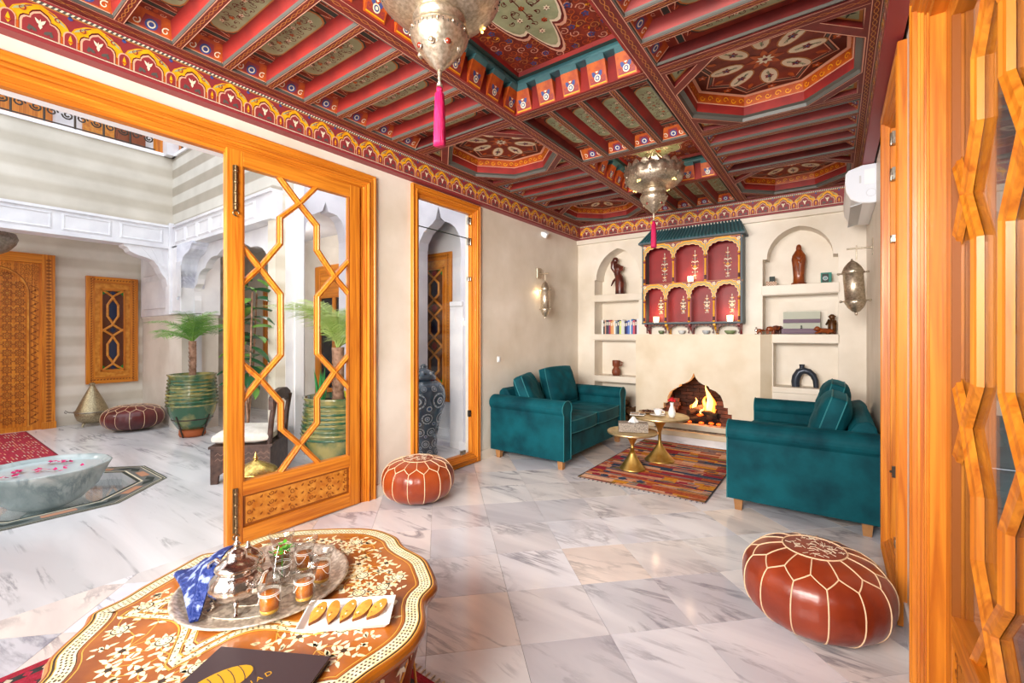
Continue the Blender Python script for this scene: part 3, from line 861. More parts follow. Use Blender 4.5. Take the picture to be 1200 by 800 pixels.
# ---------------------------------------------------------------- painted cornice
def cusped(c, z0, w, h, n=5):
    """cusped arch outline: round base lobes and a narrower top lobe"""
    hw = w / 2; pts = [(c - hw, z0), (c - hw, z0 + h * .42)]
    pts += [(c - hw * .94, z0 + h * .56), (c - hw * .78, z0 + h * .66), (c - hw * .52, z0 + h * .69), (c - hw * .50, z0 + h * .80), (c - hw * .36, z0 + h * .93), (c, z0 + h * 1.06)]
    return pts + [(2 * c - x, z) for x, z in pts[::-1][1:]]


def cornice(name, T, L, phase, end0=0):
    """T(a,z,out): a along the wall, out = distance proud of the wall"""
    b = MB(); o_ = .06
    pr = [(0, 2.513), (o_ + .008, 2.513), (o_ + .008, 2.530), (o_, 2.534), (o_, 2.690), (o_ + .002, Z + .02), (0, Z + .02)]
    n = len(pr); A = [T(0, z, o) for o, z in pr]; B2 = [T(L, z, o) for o, z in pr]
    b.add(A + B2, [(i, (i + 1) % n, n + (i + 1) % n, n + i) for i in range(n)], ROS)
    b.add(A, [tuple(range(n))], ROS); b.add(B2, [tuple(range(n))], ROS)
    P = Paint(b, (0, 0, 0), (1, 0, 0), (0, 1, 0), (0, 0, 1), .0009, wrap=lambda a, z, l: T(a, z, o_ + l))
    u = Vector(T(1, 2.6, 0)) - Vector(T(0, 2.6, 0)); n_ = Vector(T(0, 2.6, 1)) - Vector(T(0, 2.6, 0))
    P.flip = u.cross(Vector((0, 0, 1))).dot(n_) < 0
    P.fill(rect(0, 2.534, L, 2.69), ROS, 1)
    P.fill(rect(0, 2.534, L, 2.538), WHT, 2)
    pitch = .188; k = -1
    while True:
        c = phase + k * pitch; k += 1
        if c > L - .07: break
        if c < .07: continue
        P.fill([(c - .094, 2.60), (c - .08, 2.628), (c - .045, 2.655), (c, 2.672), (c + .045, 2.655), (c + .08, 2.628), (c + .094, 2.60), (c + .094, 2.572), (c - .094, 2.572)], YEL, 2)
        for s_ in (-1, 1):
            P.fill([(c + s_ * .022, 2.658), (c + s_ * .05, 2.646), (c + s_ * .074, 2.626), (c + s_ * .082, 2.612), (c + s_ * .064, 2.622), (c + s_ * .036, 2.646)], GRN, 3)
            P.curl((c + s_ * .055, 2.632), 1, .013, ROS, 4, 1, .005, s_)
            P.strip([(c + s_ * .025, 2.657), (c + s_ * .045, 2.645)], .004, ROS, 4)
        P.fill(cusped(c, 2.538, .128, .108), DRK, 3); P.fill(cusped(c, 2.538, .122, .100), PNK, 4); P.fill(cusped(c, 2.538, .108, .091), ROS, 5)
        P.leaf((c, 2.565), pi / 2, .045, .012, WHT, 6)
        for s_ in (-1, 1): P.leaf((c, 2.585), pi / 2 + s_ * .6, .03, .012, WHT, 7); P.leaf((c + s_ * .01, 2.55), pi / 2 - s_ * .9, .035, .014, GRY, 6); P.leaf((c + s_ * .034, 2.545), pi / 2, .022, .012, GRY, 6)
        m = c + .094
        if m < L - .03:
            a_ = arc(m, 2.578, .024, 0, 180, 6, .028); P.fill([(m + .024, 2.538)] + a_ + [(m - .024, 2.538)], PNK, 4)
            a_ = arc(m, 2.577, .019, 0, 180, 6, .023); P.fill([(m + .019, 2.538)] + a_ + [(m - .019, 2.538)], ROS, 5)
            P.leaf((m, 2.545), pi / 2, .045, .014, YEL, 6); P.leaf((m, 2.555), pi / 2 + .9, .014, .008, ORG, 7); P.leaf((m, 2.555), pi / 2 - .9, .014, .008, ORG, 7)
            P.leaf((m, 2.655), pi / 2, .024, .018, BLU, 3)
        for s_ in (-1, 1): P.fill(rect(c + s_ * .067 - .004, 2.538, c + s_ * .067 + .004, 2.57), ORG, 4)
    t = 0
    P.fill(rect(0, 2.675, L, 2.69), GRY, 2)
    while t < L - .02:
        P.fill([(t, 2.677), (t + .008, 2.677), (t + .016, 2.688), (t + .008, 2.688)], WHT, 3); t += .018
    P.fill(rect(0, 2.670, L, 2.675), GOLD, 3)
    o = obj(name, b, CP); o['kind'] = 'structure'; return o


cornice('trim_1', lambda a, z, o: (XL + o, YS + a, z), YB - YS - .0, .375 + .188 * 0 - YS - .188 * 9)
cornice('trim_2', lambda a, z, o: (XL + .06 + a, YB - o, z), XR - XL - .12, .10)
cornice('trim_3', lambda a, z, o: (XR - .012 - o, YS + a, z), YB - YS, .375 - YS - .188 * 9)
# ---------------------------------------------------------------- joinery
SILV = mat('aged_silver', 'b9b3a8', 0.28, 1.0, col2='8f877a', scale=40, bump=0.15)
IRON = mat('dark_iron', '4a4038', 0.45, 0.7)
CHROME = mat('chrome', 'd5d5d8', 0.15, 1.0)
WV, WH, WX, WG = 0, 1, 2, 3
WM = [WOODV, WOODH, WOODX, WOODD]
CAS = [(0, 0), (0, .028), (.004, .032), (.014, .032), (.018, .026), (.020, .020), (.028, .020), (.030, .026), (.044, .026), (.046, .020), (.052, .020), (.054, .030), (.064, .034), (.070, .030), (.072, .018), (.086, .018), (.088, .012), (.096, .012), (.099, .004), (.118, .004), (.120, -.004), (.14, -.006), (.14, -.05), (0, -.05)]   # (across from outer edge, proud)


def casing(name, S, xw, y0, y1, z1, wd, parent=None, zb=0.0, bottom=False):
    """moulded frame on a side wall; S=+1 faces +x (left wall), -1 faces -x"""
    objs = []
    k = wd / .14
    def jamb(yo, s_, zt):
        b = MB(); pr = [(yo + s_ * a * k, xw + S * p) for a, p in CAS]
        n = len(pr); A = [(x, y, zb) for y, x in pr]; B2 = [(x, y, z1 - a * k) for (y, x), (a, p) in zip(pr, CAS)]
        b.add(A + B2, [(i, (i + 1) % n, n + (i + 1) % n, n + i) for i in range(n)], WV); b.add(A, [tuple(range(n))], WV); b.add(B2, [tuple(range(n))], WV)
        return b
    f = struct(name, jamb(y1, -1, z1), WM, parent=parent)
    ob = obj('door_post', jamb(y0, 1, z1), WM, f)
    b = MB(); n = len(CAS)
    A = [(xw + S * p, y0 + a * k, z1 - a * k) for a, p in CAS]; B2 = [(xw + S * p, y1 - a * k, z1 - a * k) for a, p in CAS]
    b.add(A + B2, [(i, (i + 1) % n, n + (i + 1) % n, n + i) for i in range(n)], WH)
    obj('header', b, WM, f)
    if bottom:
        b = MB(); A = [(xw + S * p, y0 + a * k, zb + a * k) for a, p in CAS]; B2 = [(xw + S * p, y1 - a * k, zb + a * k) for a, p in CAS]
        b.add(A + B2, [(i, (i + 1) % n, n + (i + 1) % n, n + i) for i in range(n)], WH); obj('sill', b, WM, f)
    return f


def bar_mb(pts, w=.030, d=.030, x0=0, S=1):
    """moulded lattice bar along pts (y,z), peaked section"""
    b = MB(); n = len(pts); sec = [(-.5, 0), (-.42, .6), (-.16, .74), (0, 1), (.16, .74), (.42, .6), (.5, 0)]
    offs = []
    for i in range(n):
        def nd(p, q): L = hypot(q[0] - p[0], q[1] - p[1]); return ((q[0] - p[0]) / L, (q[1] - p[1]) / L)
        if i == 0: t = nd(pts[0], pts[1]); m = (-t[1], t[0]); k = 1
        elif i == n - 1: t = nd(pts[-2], pts[-1]); m = (-t[1], t[0]); k = 1
        else:
            t0, t1 = nd(pts[i - 1], pts[i]), nd(pts[i], pts[i + 1]); m = (-(t0[1] + t1[1]), t0[0] + t1[0]); L = hypot(*m); m = (m[0] / L, m[1] / L)
            k = 1 / max(.5, m[0] * -t0[1] + m[1] * t0[0])
        offs.append((m[0] * k, m[1] * k))
    vs = []
    for (y, z), (oy, oz) in zip(pts, offs):
        for a, h in sec: vs.append((x0 + S * h * d, y + oy * a * w, z + oz * a * w))
    k = len(sec); fs = []
    for i in range(n - 1):
        for j in range(k - 1): fs.append((i * k + j, i * k + j + 1, (i + 1) * k + j + 1, (i + 1) * k + j))
    b.add(vs, fs, 0); b.add(vs[:k], [tuple(range(k))], 0); b.add(vs[-k:], [tuple(range(k))], 0)
    return b


STRANDS = [
    [(1.433, 2.245), (1.566, 2.104), (1.689, 1.985), (1.689, 1.819), (1.82, 1.652), (1.942, 1.534)],
    [(1.685, 2.245), (1.566, 2.104), (1.440, 1.985), (1.440, 1.819), (1.316, 1.655), (1.205, 1.537)],
    [(1.205, 1.780), (1.316, 1.655), (1.444, 1.502), (1.446, 1.116), (1.318, .975), (1.205, .842)],
    [(1.942, 1.786), (1.82, 1.652), (1.692, 1.502), (1.692, 1.116), (1.822, .98), (1.942, .852)],
    [(1.205, 1.082), (1.318, .975), (1.446, .814), (1.446, .648), (1.570, .522), (1.704, .370)],
    [(1.942, 1.102), (1.822, .98), (1.692, .814), (1.692, .646), (1.570, .522), (1.440, .370)]]


def bolt(zc, L, S):
    b = MB(); b.tube([(S * .012, 0, zc - L / 2), (S * .012, 0, zc + L / 2)], .006, 8)
    for k in range(4): b.ball((S * .012, 0, zc - L / 2 + L * (k + .5) / 4), .011, 0, 10, 6)
    b.box(-.004 if S < 0 else 0, -.014, zc - L / 2, .004 if S > 0 else 0, .014, zc + L / 2)
    e = zc - L / 2 - .02
    pts = [(S * .012, .016 * cos(t), e + .016 * sin(t)) for t in [i * .55 for i in range(10)]]
    b.tube(pts, .0045, 6)
    return b


def leaf_door(xf, S, label_bits, name='door_leaf', bolts=True, glass=PANE):
    th = .05
    f = struct(name, MB().box(min(xf, xf - S * th), 1.125, 0.008, max(xf, xf - S * th), 1.212, 2.325, WV), WM, bevel=.003)
    bx = lambda y0, z0, y1, z1, m, dx=0: MB().box(min(xf + S * dx, xf - S * th), y0, z0, max(xf + S * dx, xf - S * th), y1, z1, m)
    obj('stile', bx(1.928, .008, 2.013, 2.325, WV), WM, f, bevel=.003)
    obj('top_rail', bx(1.212, 2.236, 1.928, 2.325, WH), WM, f, bevel=.003)
    obj('middle_rail', bx(1.212, .292, 1.928, .376, WH), WM, f, bevel=.003)
    obj('bottom_rail', bx(1.212, .008, 1.928, .105, WH), WM, f, bevel=.003)
    mb = MB()   # glazing bead
    for y0, z0, y1, z1 in ((1.212, .376, 1.22, 2.236), (1.92, .376, 1.928, 2.236)): mb.box(xf - S * .02 if S > 0 else xf, y0, z0, xf if S > 0 else xf + .02, y1, z1, WG)
    obj('glazing_bead', mb, WM, f)
    # carved panel: rows of vine scrolls in relief
    mb = MB(); xp = xf - S * .012
    mb.box(min(xp, xp - S * .02), 1.212, .105, max(xp, xp - S * .02), 1.928, .292, 3)
    P = Paint(mb, (xp, 0, 0), (0, 1, 0), (0, 0, 1), (S, 0, 0), .003)
    P.fill(rect(1.23, .12, 1.91, .28), 4, 0.2)
    for k, zc in enumerate((.148, .20, .252)):
        P.strip([(1.235 + i * .01, zc + .014 * sin(i * .7 + k)) for i in range(67)], .005, 4, 1)
        for i in range(16):
            y = 1.25 + i * .0435
            P.curl((y, zc + .012 * (1 if i % 2 else -1)), i, .017, 4 if i % 3 else 5, 2, 1.2, .006, 1 if i % 2 else -1)
            P.leaf((y + .018, zc), .8 * (1 if i % 2 else -1), .024, .012, 5, 1.5)
    obj('carved_panel', mb, WM + [WOODL, WOODD], f)
    for st in STRANDS:
        obj('lattice_bar', bar_mb(st, .034, .024, xf - S * .024, S), WOODV, f)
        obj('lattice_bar', bar_mb(st, .034, .022, xf - S * .030, -S), WOODV, f)
    obj('pane', MB().box(xf - S * .029 if S > 0 else xf + .025, 1.2, .37, xf - S * .025 if S > 0 else xf + .029, 1.94, 2.24), glass, f)
    if bolts:
        for zc in (2.10, .22): obj('bolt', bolt(zc, .26, S), mat('bronze_bolt', '8d7a5c', .35, .9) if 'bronze_bolt' not in MATS else MATS['bronze_bolt'], f, (xf, 1.168, 0))
    return f


casing('door_1', 1, XL, -.95, 2.15, 2.44, .14)
leaf_door(XL + .02, 1, '')
# white painted soffit beyond the header
struct('trim_6', MB().box(XL - .13, -.9, 2.305, XL - .052, 2.1, 2.385), WHITEP)
casing('door_2', -1, XR, -.95, 2.15, 2.44, .14)
struct('trim_7', MB().box(XR, 2.02, 0, XR + .055, 2.12, 2.4, 0).box(XR, 1.0, 2.33, XR + .055, 2.1, 2.4, 1), WM)
leaf_door(XR + .045, -1, '', glass=PANER)


def narrow_window(name, xw, S):
    f = casing(name, S, xw, 2.515, 3.385, 2.50, .095, zb=.005, bottom=True)
    x0 = xw - S * .03
    obj('pane', MB().box(min(x0, x0 - S * .006), 2.60, .09, max(x0, x0 - S * .006), 3.29, 2.17), PANE, f)
    obj('pane', MB().box(min(x0, x0 - S * .006), 2.60, 2.176, max(x0, x0 - S * .006), 3.29, 2.41), PANE, f)
    obj('pane_edge', MB().box(min(x0, x0 - S * .007), 2.60, 2.169, max(x0, x0 - S * .007), 3.29, 2.177), C_DGR, f)
    for z in (2.34, 2.14, 1.78):
        h = .035 if z > 2 else .02
        hb = MB().box(-.012, -.02, -h, .012, .02, h); hb.tube([(S * .012, .012, -h), (S * .012, .012, h)], .007, 8); hb.box(-.014, -.016, h * .5, .014, .01, h * .3)
        obj('hinge', hb, SILV, f, (x0 + S * .01, 3.265, z), bevel=.002)
    obj('lock', MB().box(-.01, -.012, -.03, .012, .012, .03).ball((S * .014, 0, 0), .007), IRON, f, (x0 + S * .01, 3.27, .48))
    obj('clamp', MB().box(-.01, -.03, -.025, .012, .03, .025), SILV, f, (x0 + S * .008, 3.18, .115), bevel=.002)
    return f


narrow_window('window_1', XL, 1)
narrow_window('window_2', XR, -1)

# ---------------------------------------------------------------- courtyard shell
YN = 2.17; XC = -7.1; XO = -8.5; XE = -4.45
struct('wall_courtyard_west', MB().box(XO - .1, -4.2, 0, XO, 4.0, 2.9), STRIPE2)
struct('wall_courtyard_west_upper', MB().box(XC - .2, -4.2, 2.665, XC, YN + .2, 3.56), STRIPEW)
struct('wall_courtyard_north_upper', MB().box(XC, YN + .003, 2.665, XE + .003, YN + .1, 3.56), STRIPE)
struct('wall_courtyard_gallery', MB().box(XO, 3.6, 0, XE - .151, 3.7, 3.4), BEIGEW)
struct('ceiling_gallery', MB().box(XO, -4.2, 2.62, XC - .1, 3.6, 2.66).box(XC - .1, YN + .12, 2.62, XE - .151, 3.6, 2.66), WHITE)
struct('wall_courtyard_south', MB().box(XO, -4.3, 0, XL, -4.2, 4.2), STRIPE)
struct('trim_8', MB().box(XC - .22, -4.2, 3.56, XC + .02, YN, 3.60).box(XC, YN - .02, 3.56, XE, YN + .2, 3.60), WHITEP)
# corner between west and north
struct('wall_courtyard_return', holes_solid(rect(XO, 0, XC + .0, 2.66), [], 2.22, 2.34, TY).box(XO + .02, 2.205, 1.47, XC, 2.22, 1.50, 0), BEIGEW)
pn = MB().box(XO + .03, 2.19, 1.50, XC - .02, 2.222, 2.6)
for (a, b_, c, d) in ((XO + .2, 1.6, XC - .25, 2.0), (XO + .2, 2.08, XC - .25, 2.45)):
    pn.box(a, 2.17, b_, c, 2.192, d)
struct('trim_10', pn, WHITE, bevel=.01)
struct('wall_courtyard_pier', MB().box(XC - .12, YN, 0, XC + .32, YN + .42, 1.50), BEIGEW)
struct('trim_11', MB().box(XC - .14, YN - .02, 1.50, XC + .34, YN + .44, 2.40).box(XC - .1, YN - .05, 1.5, XC + .05, YN + .02, 2.7).box(XC - .16, YN - .04, 1.50, XC + .36, YN + .3, 1.53), WHITE, bevel=.01)
# fascia with raised rectangular panels
fa = struct('trim_12', MB().box(XC - .22, -4.2, 2.37, XC, YN, 2.665).box(XC - .23, -4.2, 2.64, XC + .025, YN, 2.67).box(XC - .23, -4.2, 2.365, XC + .02, YN - .001, 2.395), WHITE)
fn = struct('trim_13', MB().box(XC, YN, 2.38, XE + .004, YN + .1, 2.665).box(XC, YN - .025, 2.64, XE + .006, YN + .11, 2.67).box(XC, YN - .02, 2.374, XE + .006, YN + .11, 2.40), WHITE)


def fpanel(L, h):
    b = MB(); b.add([(0, 0, 0), (L, 0, 0), (L, 0, h), (0, 0, h), (.02, -.016, .02), (L - .02, -.016, .02), (L - .02, -.016, h - .02), (.02, -.016, h - .02), (.035, -.005, .035), (L - .035, -.005, .035), (L - .035, -.005, h - .035), (.035, -.005, h - .035)],
                    [(0, 1, 5, 4), (1, 2, 6, 5), (2, 3, 7, 6), (3, 0, 4, 7), (4, 5, 9, 8), (5, 6, 10, 9), (6, 7, 11, 10), (7, 4, 8, 11), (8, 9, 10, 11)], 0)
    return b


fpm = fpanel(.44, .2).mesh('raised_panel', WHITE)
y = YN - .10
for k in range(6):
    obj('raised_panel', fpm, None, fa, (XC, y - .44, 2.42), (0, 0, pi / 2)); y -= .51
fpm2 = fpanel(.34, .19).mesh('raised_panel', WHITE)
x = XC + .12
for k in range(7):
    if x + .34 < XE: obj('raised_panel', fpm2, None, fn, (x, YN, 2.425)); x += .37


def bracket(pts, w):
    b = MB(); b.prism(pts, -w / 2, w / 2, 0, lambda a, z, c: (a, c, z)); return b


cur = [(0, 0), (-.50, 0), (-.50, -.03), (-.46, -.05), (-.44, -.09), (-.36, -.13), (-.27, -.15), (-.20, -.18), (-.15, -.25), (-.12, -.33), (-.07, -.40), (-.05, -.50), (-.02, -.62), (0, -.70)]
bw_ = bracket(cur, .2)
for k in (-1, 1):
    for i in range(3): bw_.tube([(-.12 - .1 * i, k * .1, -.02), (-.08 - .07 * i, k * .1, -.12 - .03 * (3 - i)), (-.03, k * .1, -.3 - .1 * (2 - i))], .006, 5)
obj('corbel_bracket', bw_, WHITE, fa, (XC - .11, YN, 2.37), (0, 0, pi / 2), bevel=.006)['kind'] = 'structure'
o = obj('corbel_bracket', bracket([(-a, z) for a, z in cur], .3), marble('veined_plaster', 'efeff2', 'd9d9e0', 'a3a3b3', 3), fn, (XC + .30, YN + .1, 2.38), bevel=.006)
fl_ = MB()
for i in range(5): fl_.box(XC + .31 + i * .03, YN - .058, 1.72, XC + .322 + i * .03, YN - .045, 2.16)
obj('flute', fl_, WHITE, fn)
# scalloped arch inside the north gallery
def scallop(x0, x1, zs, za, n=3):
    c = (x0 + x1) / 2; w = (x1 - x0) / 2; pts = [(x0, zs)]
    for k in range(n):
        t0, t1 = k / n, (k + 1) / n
        for i in range(1, 6):
            t = t0 + (t1 - t0) * i / 5; a = t * pi / 2; bulge = .035 * sin(pi * i / 5)
            pts.append((c - (w + bulge) * cos(a), zs + (za - zs) * sin(a) + bulge))
    pts += [(c, za + .06)]
    return pts + [(2 * c - a, b) for a, b in pts[::-1][1:]]
struct('wall_courtyard_arcade', holes_solid(rect(-6.78, 0.001, XE, 2.62), [[(-6.74, 0.004)] + scallop(-6.74, -4.5, 1.68, 2.24, 4) + [(-4.5, 0.004)]], 2.30, 2.38, TY), WHITE)

# north-east wall with the keyhole arch
key = [(2.50, 0.002), (2.50, 2.28), (2.52, 2.40), (2.58, 2.50), (2.66, 2.545), (2.70, 2.57), (2.735, 2.67), (2.77, 2.57), (2.84, 2.56), (2.87, 2.555), (2.93, 2.50), (2.97, 2.40), (2.99, 2.28), (2.99, 0.002)]
struct('wall_courtyard_east', holes_solid(rect(2.40, 0, 6.0, 4.2), [key], XE - .15, XE, lambda a, b, c: (c, a, b)), WHITE2)
struct('wall_courtyard_east_pier', MB().box(XE - .148, YN + .03, 0, XE - .002, 2.3999, 4.2), STRIPE2)
struct('trim_14', MB().box(XE - .02, 2.385, 0, XE + .03, 2.475, 4.2), WHITEP)
# alcove behind the narrow window
ax_ = holes_solid(rect(XE, 0, XL - .12, 3.4), [[(-3.95, .002), (-3.95, 2.22), (-3.93, 2.32), (-3.86, 2.42), (-3.78, 2.47), (-3.72, 2.50), (-3.66, 2.55), (-3.62, 2.68), (-3.58, 2.55), (-3.52, 2.50), (-3.44, 2.47), (-3.37, 2.42), (-3.30, 2.32), (-3.28, 2.22), (-3.28, .002)]], 3.6, 3.75, TY)
struct('wall_alcove_arch', ax_, WHITE2)
struct('wall_alcove', MB().box(XE, 3.98, 0, XL - .1, 4.08, 3.4), WHITE)
struct('trim_15', MB().box(-3.42, 3.57, 1.55, -3.24, 3.62, 1.60).box(-3.43, 3.585, 0, -3.24, 3.605, 1.55), WHITE, bevel=.006)
struct('baseboard_alcove', MB().box(XE, 3.58, 0, -3.95, 3.6, .09).box(-3.28, 3.57, 0, XL - .12, 3.6, .09).box(XE, 3.96, 0, XL - .12, 3.98, .09), WHITEP)
struct('ceiling_alcove', MB().box(XE + .001, 3.0, 3.4, XL - .125, 3.98, 3.45), WHITE)
# room beyond the right wall (seen through the door glass)
struct('wall_side_room', MB().box(1.9, -2.5, 0, 2.0, 6, 3.0), mat('grey_plaster', 'a39a8b', .6, col2='8b8275', scale=2))
point('side_room_fill', (1.2, 2.6, 2.6), 22, (1, .93, .84), .15)  # added fill so the side room wall shows beige; no fitting here
struct('floor_side_room', MB().box(XR + .12, -2.5, -.05, 2.0, 6, -.003), FLOORM)
struct('wall_side_room_end', MB().box(XR + .12, 6, 0, 2.0, 6.1, 3).box(XR + .12, -2.6, 0, 2.0, -2.5, 3), WHITE)
struct('ceiling_side_room', MB().box(XR + .12, -2.5, 3.0, 2.0, 6, 3.05), WHITE)

# carved door, windows of the courtyard
C_G = [WOODV, WOODH, WOODX, WOODD, WOODL, mat('green_glass', '1f7a2c', .1), mat('ruby_glass', '8a1626', .1), mat('navy_glass', '182442', .1), mat('amber_brown_glass', '5a2c16', .15)]


def stained_window(name, label, loc, rz, w, h, far=False, n=2, gk=.2):
    """carved timber frame and star lattice over coloured glass; faces local -y, base centre at loc"""
    t = struct(name, MB().box(-w / 2, 0, 0, -w / 2 + w * .16, .06, h, 0).box(w / 2 - w * .16, 0, 0, w / 2, .06, h, 0).box(-w / 2 + w * .16, 0, 0, w / 2 - w * .16, .06, w * .16, 2).box(-w / 2 + w * .16, 0, h - w * .16, w / 2 - w * .16, .06, h, 2), C_G)
    t.location = loc; t.rotation_euler = (0, 0, rz)
    i0 = w / 2 - w * .16; m = MB(); m.box(-i0, .01, w * .16, i0, .05, h - w * .16, 4)
    P = Paint(m, (0, .01, 0), (1, 0, 0), (0, 0, 1), (0, -1, 0), .001)
    g = w * gk; z0, z1 = w * .34, h - w * .34
    P.fill(rect(-g - .01, z0, g + .01, z1), 8, 1)
    p_ = (z1 - z0) / n
    for k in range(n + 1):
        zc = z0 + p_ * k
        if 0 < k < n or True:
            zz = min(max(zc, z0 + g * .35), z1 - g * .35)
            P.fill([(-g * .33, zz), (-g * .2, zz - g * .2), (0, zz - g * .36), (g * .2, zz - g * .2), (g * .33, zz), (g * .2, zz + g * .2), (0, zz + g * .36), (-g * .2, zz + g * .2)], 6 if not far else 7, 3)
        if k < n:
            zm = zc + p_ / 2; P.fill([(-g * .34, zm - p_ * .16), (0, zm - p_ * .24), (g * .34, zm - p_ * .16), (g * .34, zm + p_ * .16), (0, zm + p_ * .24), (-g * .34, zm + p_ * .16)], 7, 3)
    for sx in (-1, 1):
        P.fill([(sx * (g + .005), z1), (sx * g * .4, z1), (sx * (g + .005), z1 - g * .6)], 5, 2); P.fill([(sx * (g + .005), z0), (sx * g * .4, z0), (sx * (g + .005), z0 + g * .6)], 5, 2)
    obj('stained_glass', m, C_G, t)
    bw2 = w * .05
    for k in range(n):
        za, zb = z0 + p_ * k, z0 + p_ * (k + 1)
        for sx in (-1, 1):
            pts = [(sx * g * 1.05, za - g * .1), (0 + sx * g * .1, za + p_ * .0 + g * .62), (-sx * g * .52, za + p_ * .36), (-sx * g * .52, zb - p_ * .36), (sx * g * .1, zb - g * .62), (sx * g * 1.05, zb + g * .1)]
            L = bar_mb([(a, b) for a, b in pts], bw2, .014)
            obj('lattice_bar', MB().merge(L, lambda p: Vector((p.y, .009 - p.x, p.z))), WOODL, t)
    fr = MB()
    for sx in (-1, 1): fr.box(sx * (g + .012) - .01, -.006, z0 - .02, sx * (g + .012) + .01, .01, z1 + .02, 0)
    fr.box(-g - .022, -.006, z0 - .03, g + .022, .01, z0 - .005, 2); fr.box(-g - .022, -.006, z1 + .005, g + .022, .01, z1 + .03, 2)
    # carved leaf border
    Q = Paint(fr, (0, -.001, 0), (1, 0, 0), (0, 0, 1), (0, -1, 0), .0015); zz = .03; e = w * .085
    while zz < h - .03:
        for sx in (-1, 1): Q.leaf((sx * (w / 2 - e), zz), pi / 2 + .5 * sx, .03, .02, 3, 1); Q.leaf((sx * (w / 2 - e) + .012, zz), pi / 2 - .5, .022, .012, 4, 2)
        zz += .035
    xx = -w / 2 + .04
    while xx < w / 2 - .04:
        for zc in (e, h - e): Q.leaf((xx, zc), .5, .03, .02, 3, 1)
        xx += .035
    obj('carved_border', fr, C_G, t, bevel=0)
    return t


stained_window('window_3', '', (XO + .062, 1.865, .545), pi / 2, .57, 1.515, True, 2, .2)
stained_window('window_4', '', (-4.06, 3.96, .42), 0, .60, 1.83, False, 3, .25)
stained_window('window_5', '', (-7.4, 3.58, .6), 0, .5, 1.4, True)


def carved_door(loc, rz, w, h):
    t = struct('door_3', MB().box(-w / 2, 0, 0, -w / 2 + .12, .08, h, 0).box(w / 2 - .12, 0, 0, w / 2, .08, h, 0).box(-w / 2 + .12, 0, h - .12, w / 2 - .12, .08, h, 2).box(w / 2 - .13, -.01, 0, w / 2 + .01, -.0005, .09, 0), C_G)
    t.location = loc; t.rotation_euler = (0, 0, rz)
    hw = w / 2 - .12; zs = h - .12 - .42; b = MB().box(-hw, .05, 0, hw, .08, h - .12, 0)
    b2 = holes_solid(rect(-hw, .0, hw, h - .12), [[(-hw + .13, .06)] + [(-hw + .13, zs)] + arc(0, zs, hw - .13, 180, 0, 16, .34)[1:-1] + [(hw - .13, zs), (hw - .13, .06)]], .03, .05, TY)
    b.merge(b2)
    P = Paint(b, (0, .03, 0), (1, 0, 0), (0, 0, 1), (0, -1, 0), .002)
    ar = [(-hw + .13, .06), (-hw + .13, zs)] + arc(0, zs, hw - .13, 180, 0, 16, .34)[1:-1] + [(hw - .13, zs), (hw - .13, .06)]
    P.strip([(x * 1.03, q) for x, q in ar], .022, 4, 2, closed=True); P.strip([(x * 1.07, q + .01) for x, q in ar], .008, 3, 3)
    z = .08
    while z < zs + .1:
        for sx in (-1, 1):
            P.strip([(sx * (hw - .1), z), (sx * (hw - .03), z + .045), (sx * (hw - .1), z + .09)], .012, 3, 1); P.leaf((sx * (hw - .06), z + .01), pi / 2, .04, .018, 3, 1)
        z += .09
    for i in range(14):
        for j in range(3): P.curl((-hw + .08 + i * (2 * hw - .16) / 13, h - .16 - j * .05), i, .02, 3, 1, 1, .006)
    for sx in (-1, 1):
        for j in range(7):
            for i in range(3):
                P.curl((sx * (hw - .05 - .045 * i), zs + .06 + j * .05), i + j, .02, 3, 1, 1, .006)
    Q = Paint(b, (0, .05, 0), (1, 0, 0), (0, 0, 1), (0, -1, 0), .002)
    iw = hw - .14; s_ = iw * 2 / 5
    for i in range(5):
        for j in range(int((zs + .3) / s_) + 1):
            cx = -iw + s_ * (i + .5); cz = .09 + s_ * (j + .5)
            if abs(cx) > .1 and cz > zs + .32 * sqrt(max(0, 1 - (cx / (hw - .13)) ** 2)) - s_ * .4: continue
            if cz > zs + .3: continue
            st = [(cx + s_ * .46 * (1 if k % 2 == 0 else .62) * cos(k * pi / 8), cz + s_ * .46 * (1 if k % 2 == 0 else .62) * sin(k * pi / 8)) for k in range(16)]
            Q.strip(st, .014, 3, 2, closed=True); Q.disc((cx, cz), s_ * .2, 3, 1, 8); Q.flower((cx, cz), s_ * .16, 8, 4, None, 2)
            Q.strip([(cx + s_ * .5, cz + s_ * .2), (cx + s_ * .3, cz + s_ * .5)], .01, 4, 3); Q.strip([(cx - s_ * .5, cz + s_ * .2), (cx - s_ * .3, cz + s_ * .5)], .01, 4, 3)
    obj('door_panel', b, C_G, t)
    Q = MB(); P = Paint(Q, (0, -.0005, 0), (1, 0, 0), (0, 0, 1), (0, -1, 0), .0015); z = .1
    while z < h - .05:
        for sx in (-1, 1): P.fill([(sx * (w / 2 - .03), z), (sx * (w / 2 - .06), z + .02), (sx * (w / 2 - .09), z), (sx * (w / 2 - .06), z - .02)], 3, 1)
        z += .045
    obj('carved_border', Q, C_G, t)
    return t


carved_door((XO + .09, .74, 0), pi / 2, 1.06, 2.29)
# plain glazed door seen through the keyhole arch
d4 = struct('door_4', MB().box(-.45, 0, 0, -.33, .06, 2.2, 0).box(.33, 0, 0, .45, .06, 2.2, 0).box(-.33, 0, 2.1, .33, .06, 2.2, 2).box(-.33, .01, 1.75, .33, .05, 2.1, 2).box(-.04, .01, 0, .04, .05, 1.75, 0), C_G, bevel=.006)
d4.location = (-5.60, 3.55, 0)
obj('door_glass', MB().box(-.33, .03, .5, .33, .04, 1.75), mat('dark_door_glass', '20242a', .1), d4)
obj('door_panel', MB().box(-.33, .02, 0, .33, .05, .5, 2), C_G, d4)

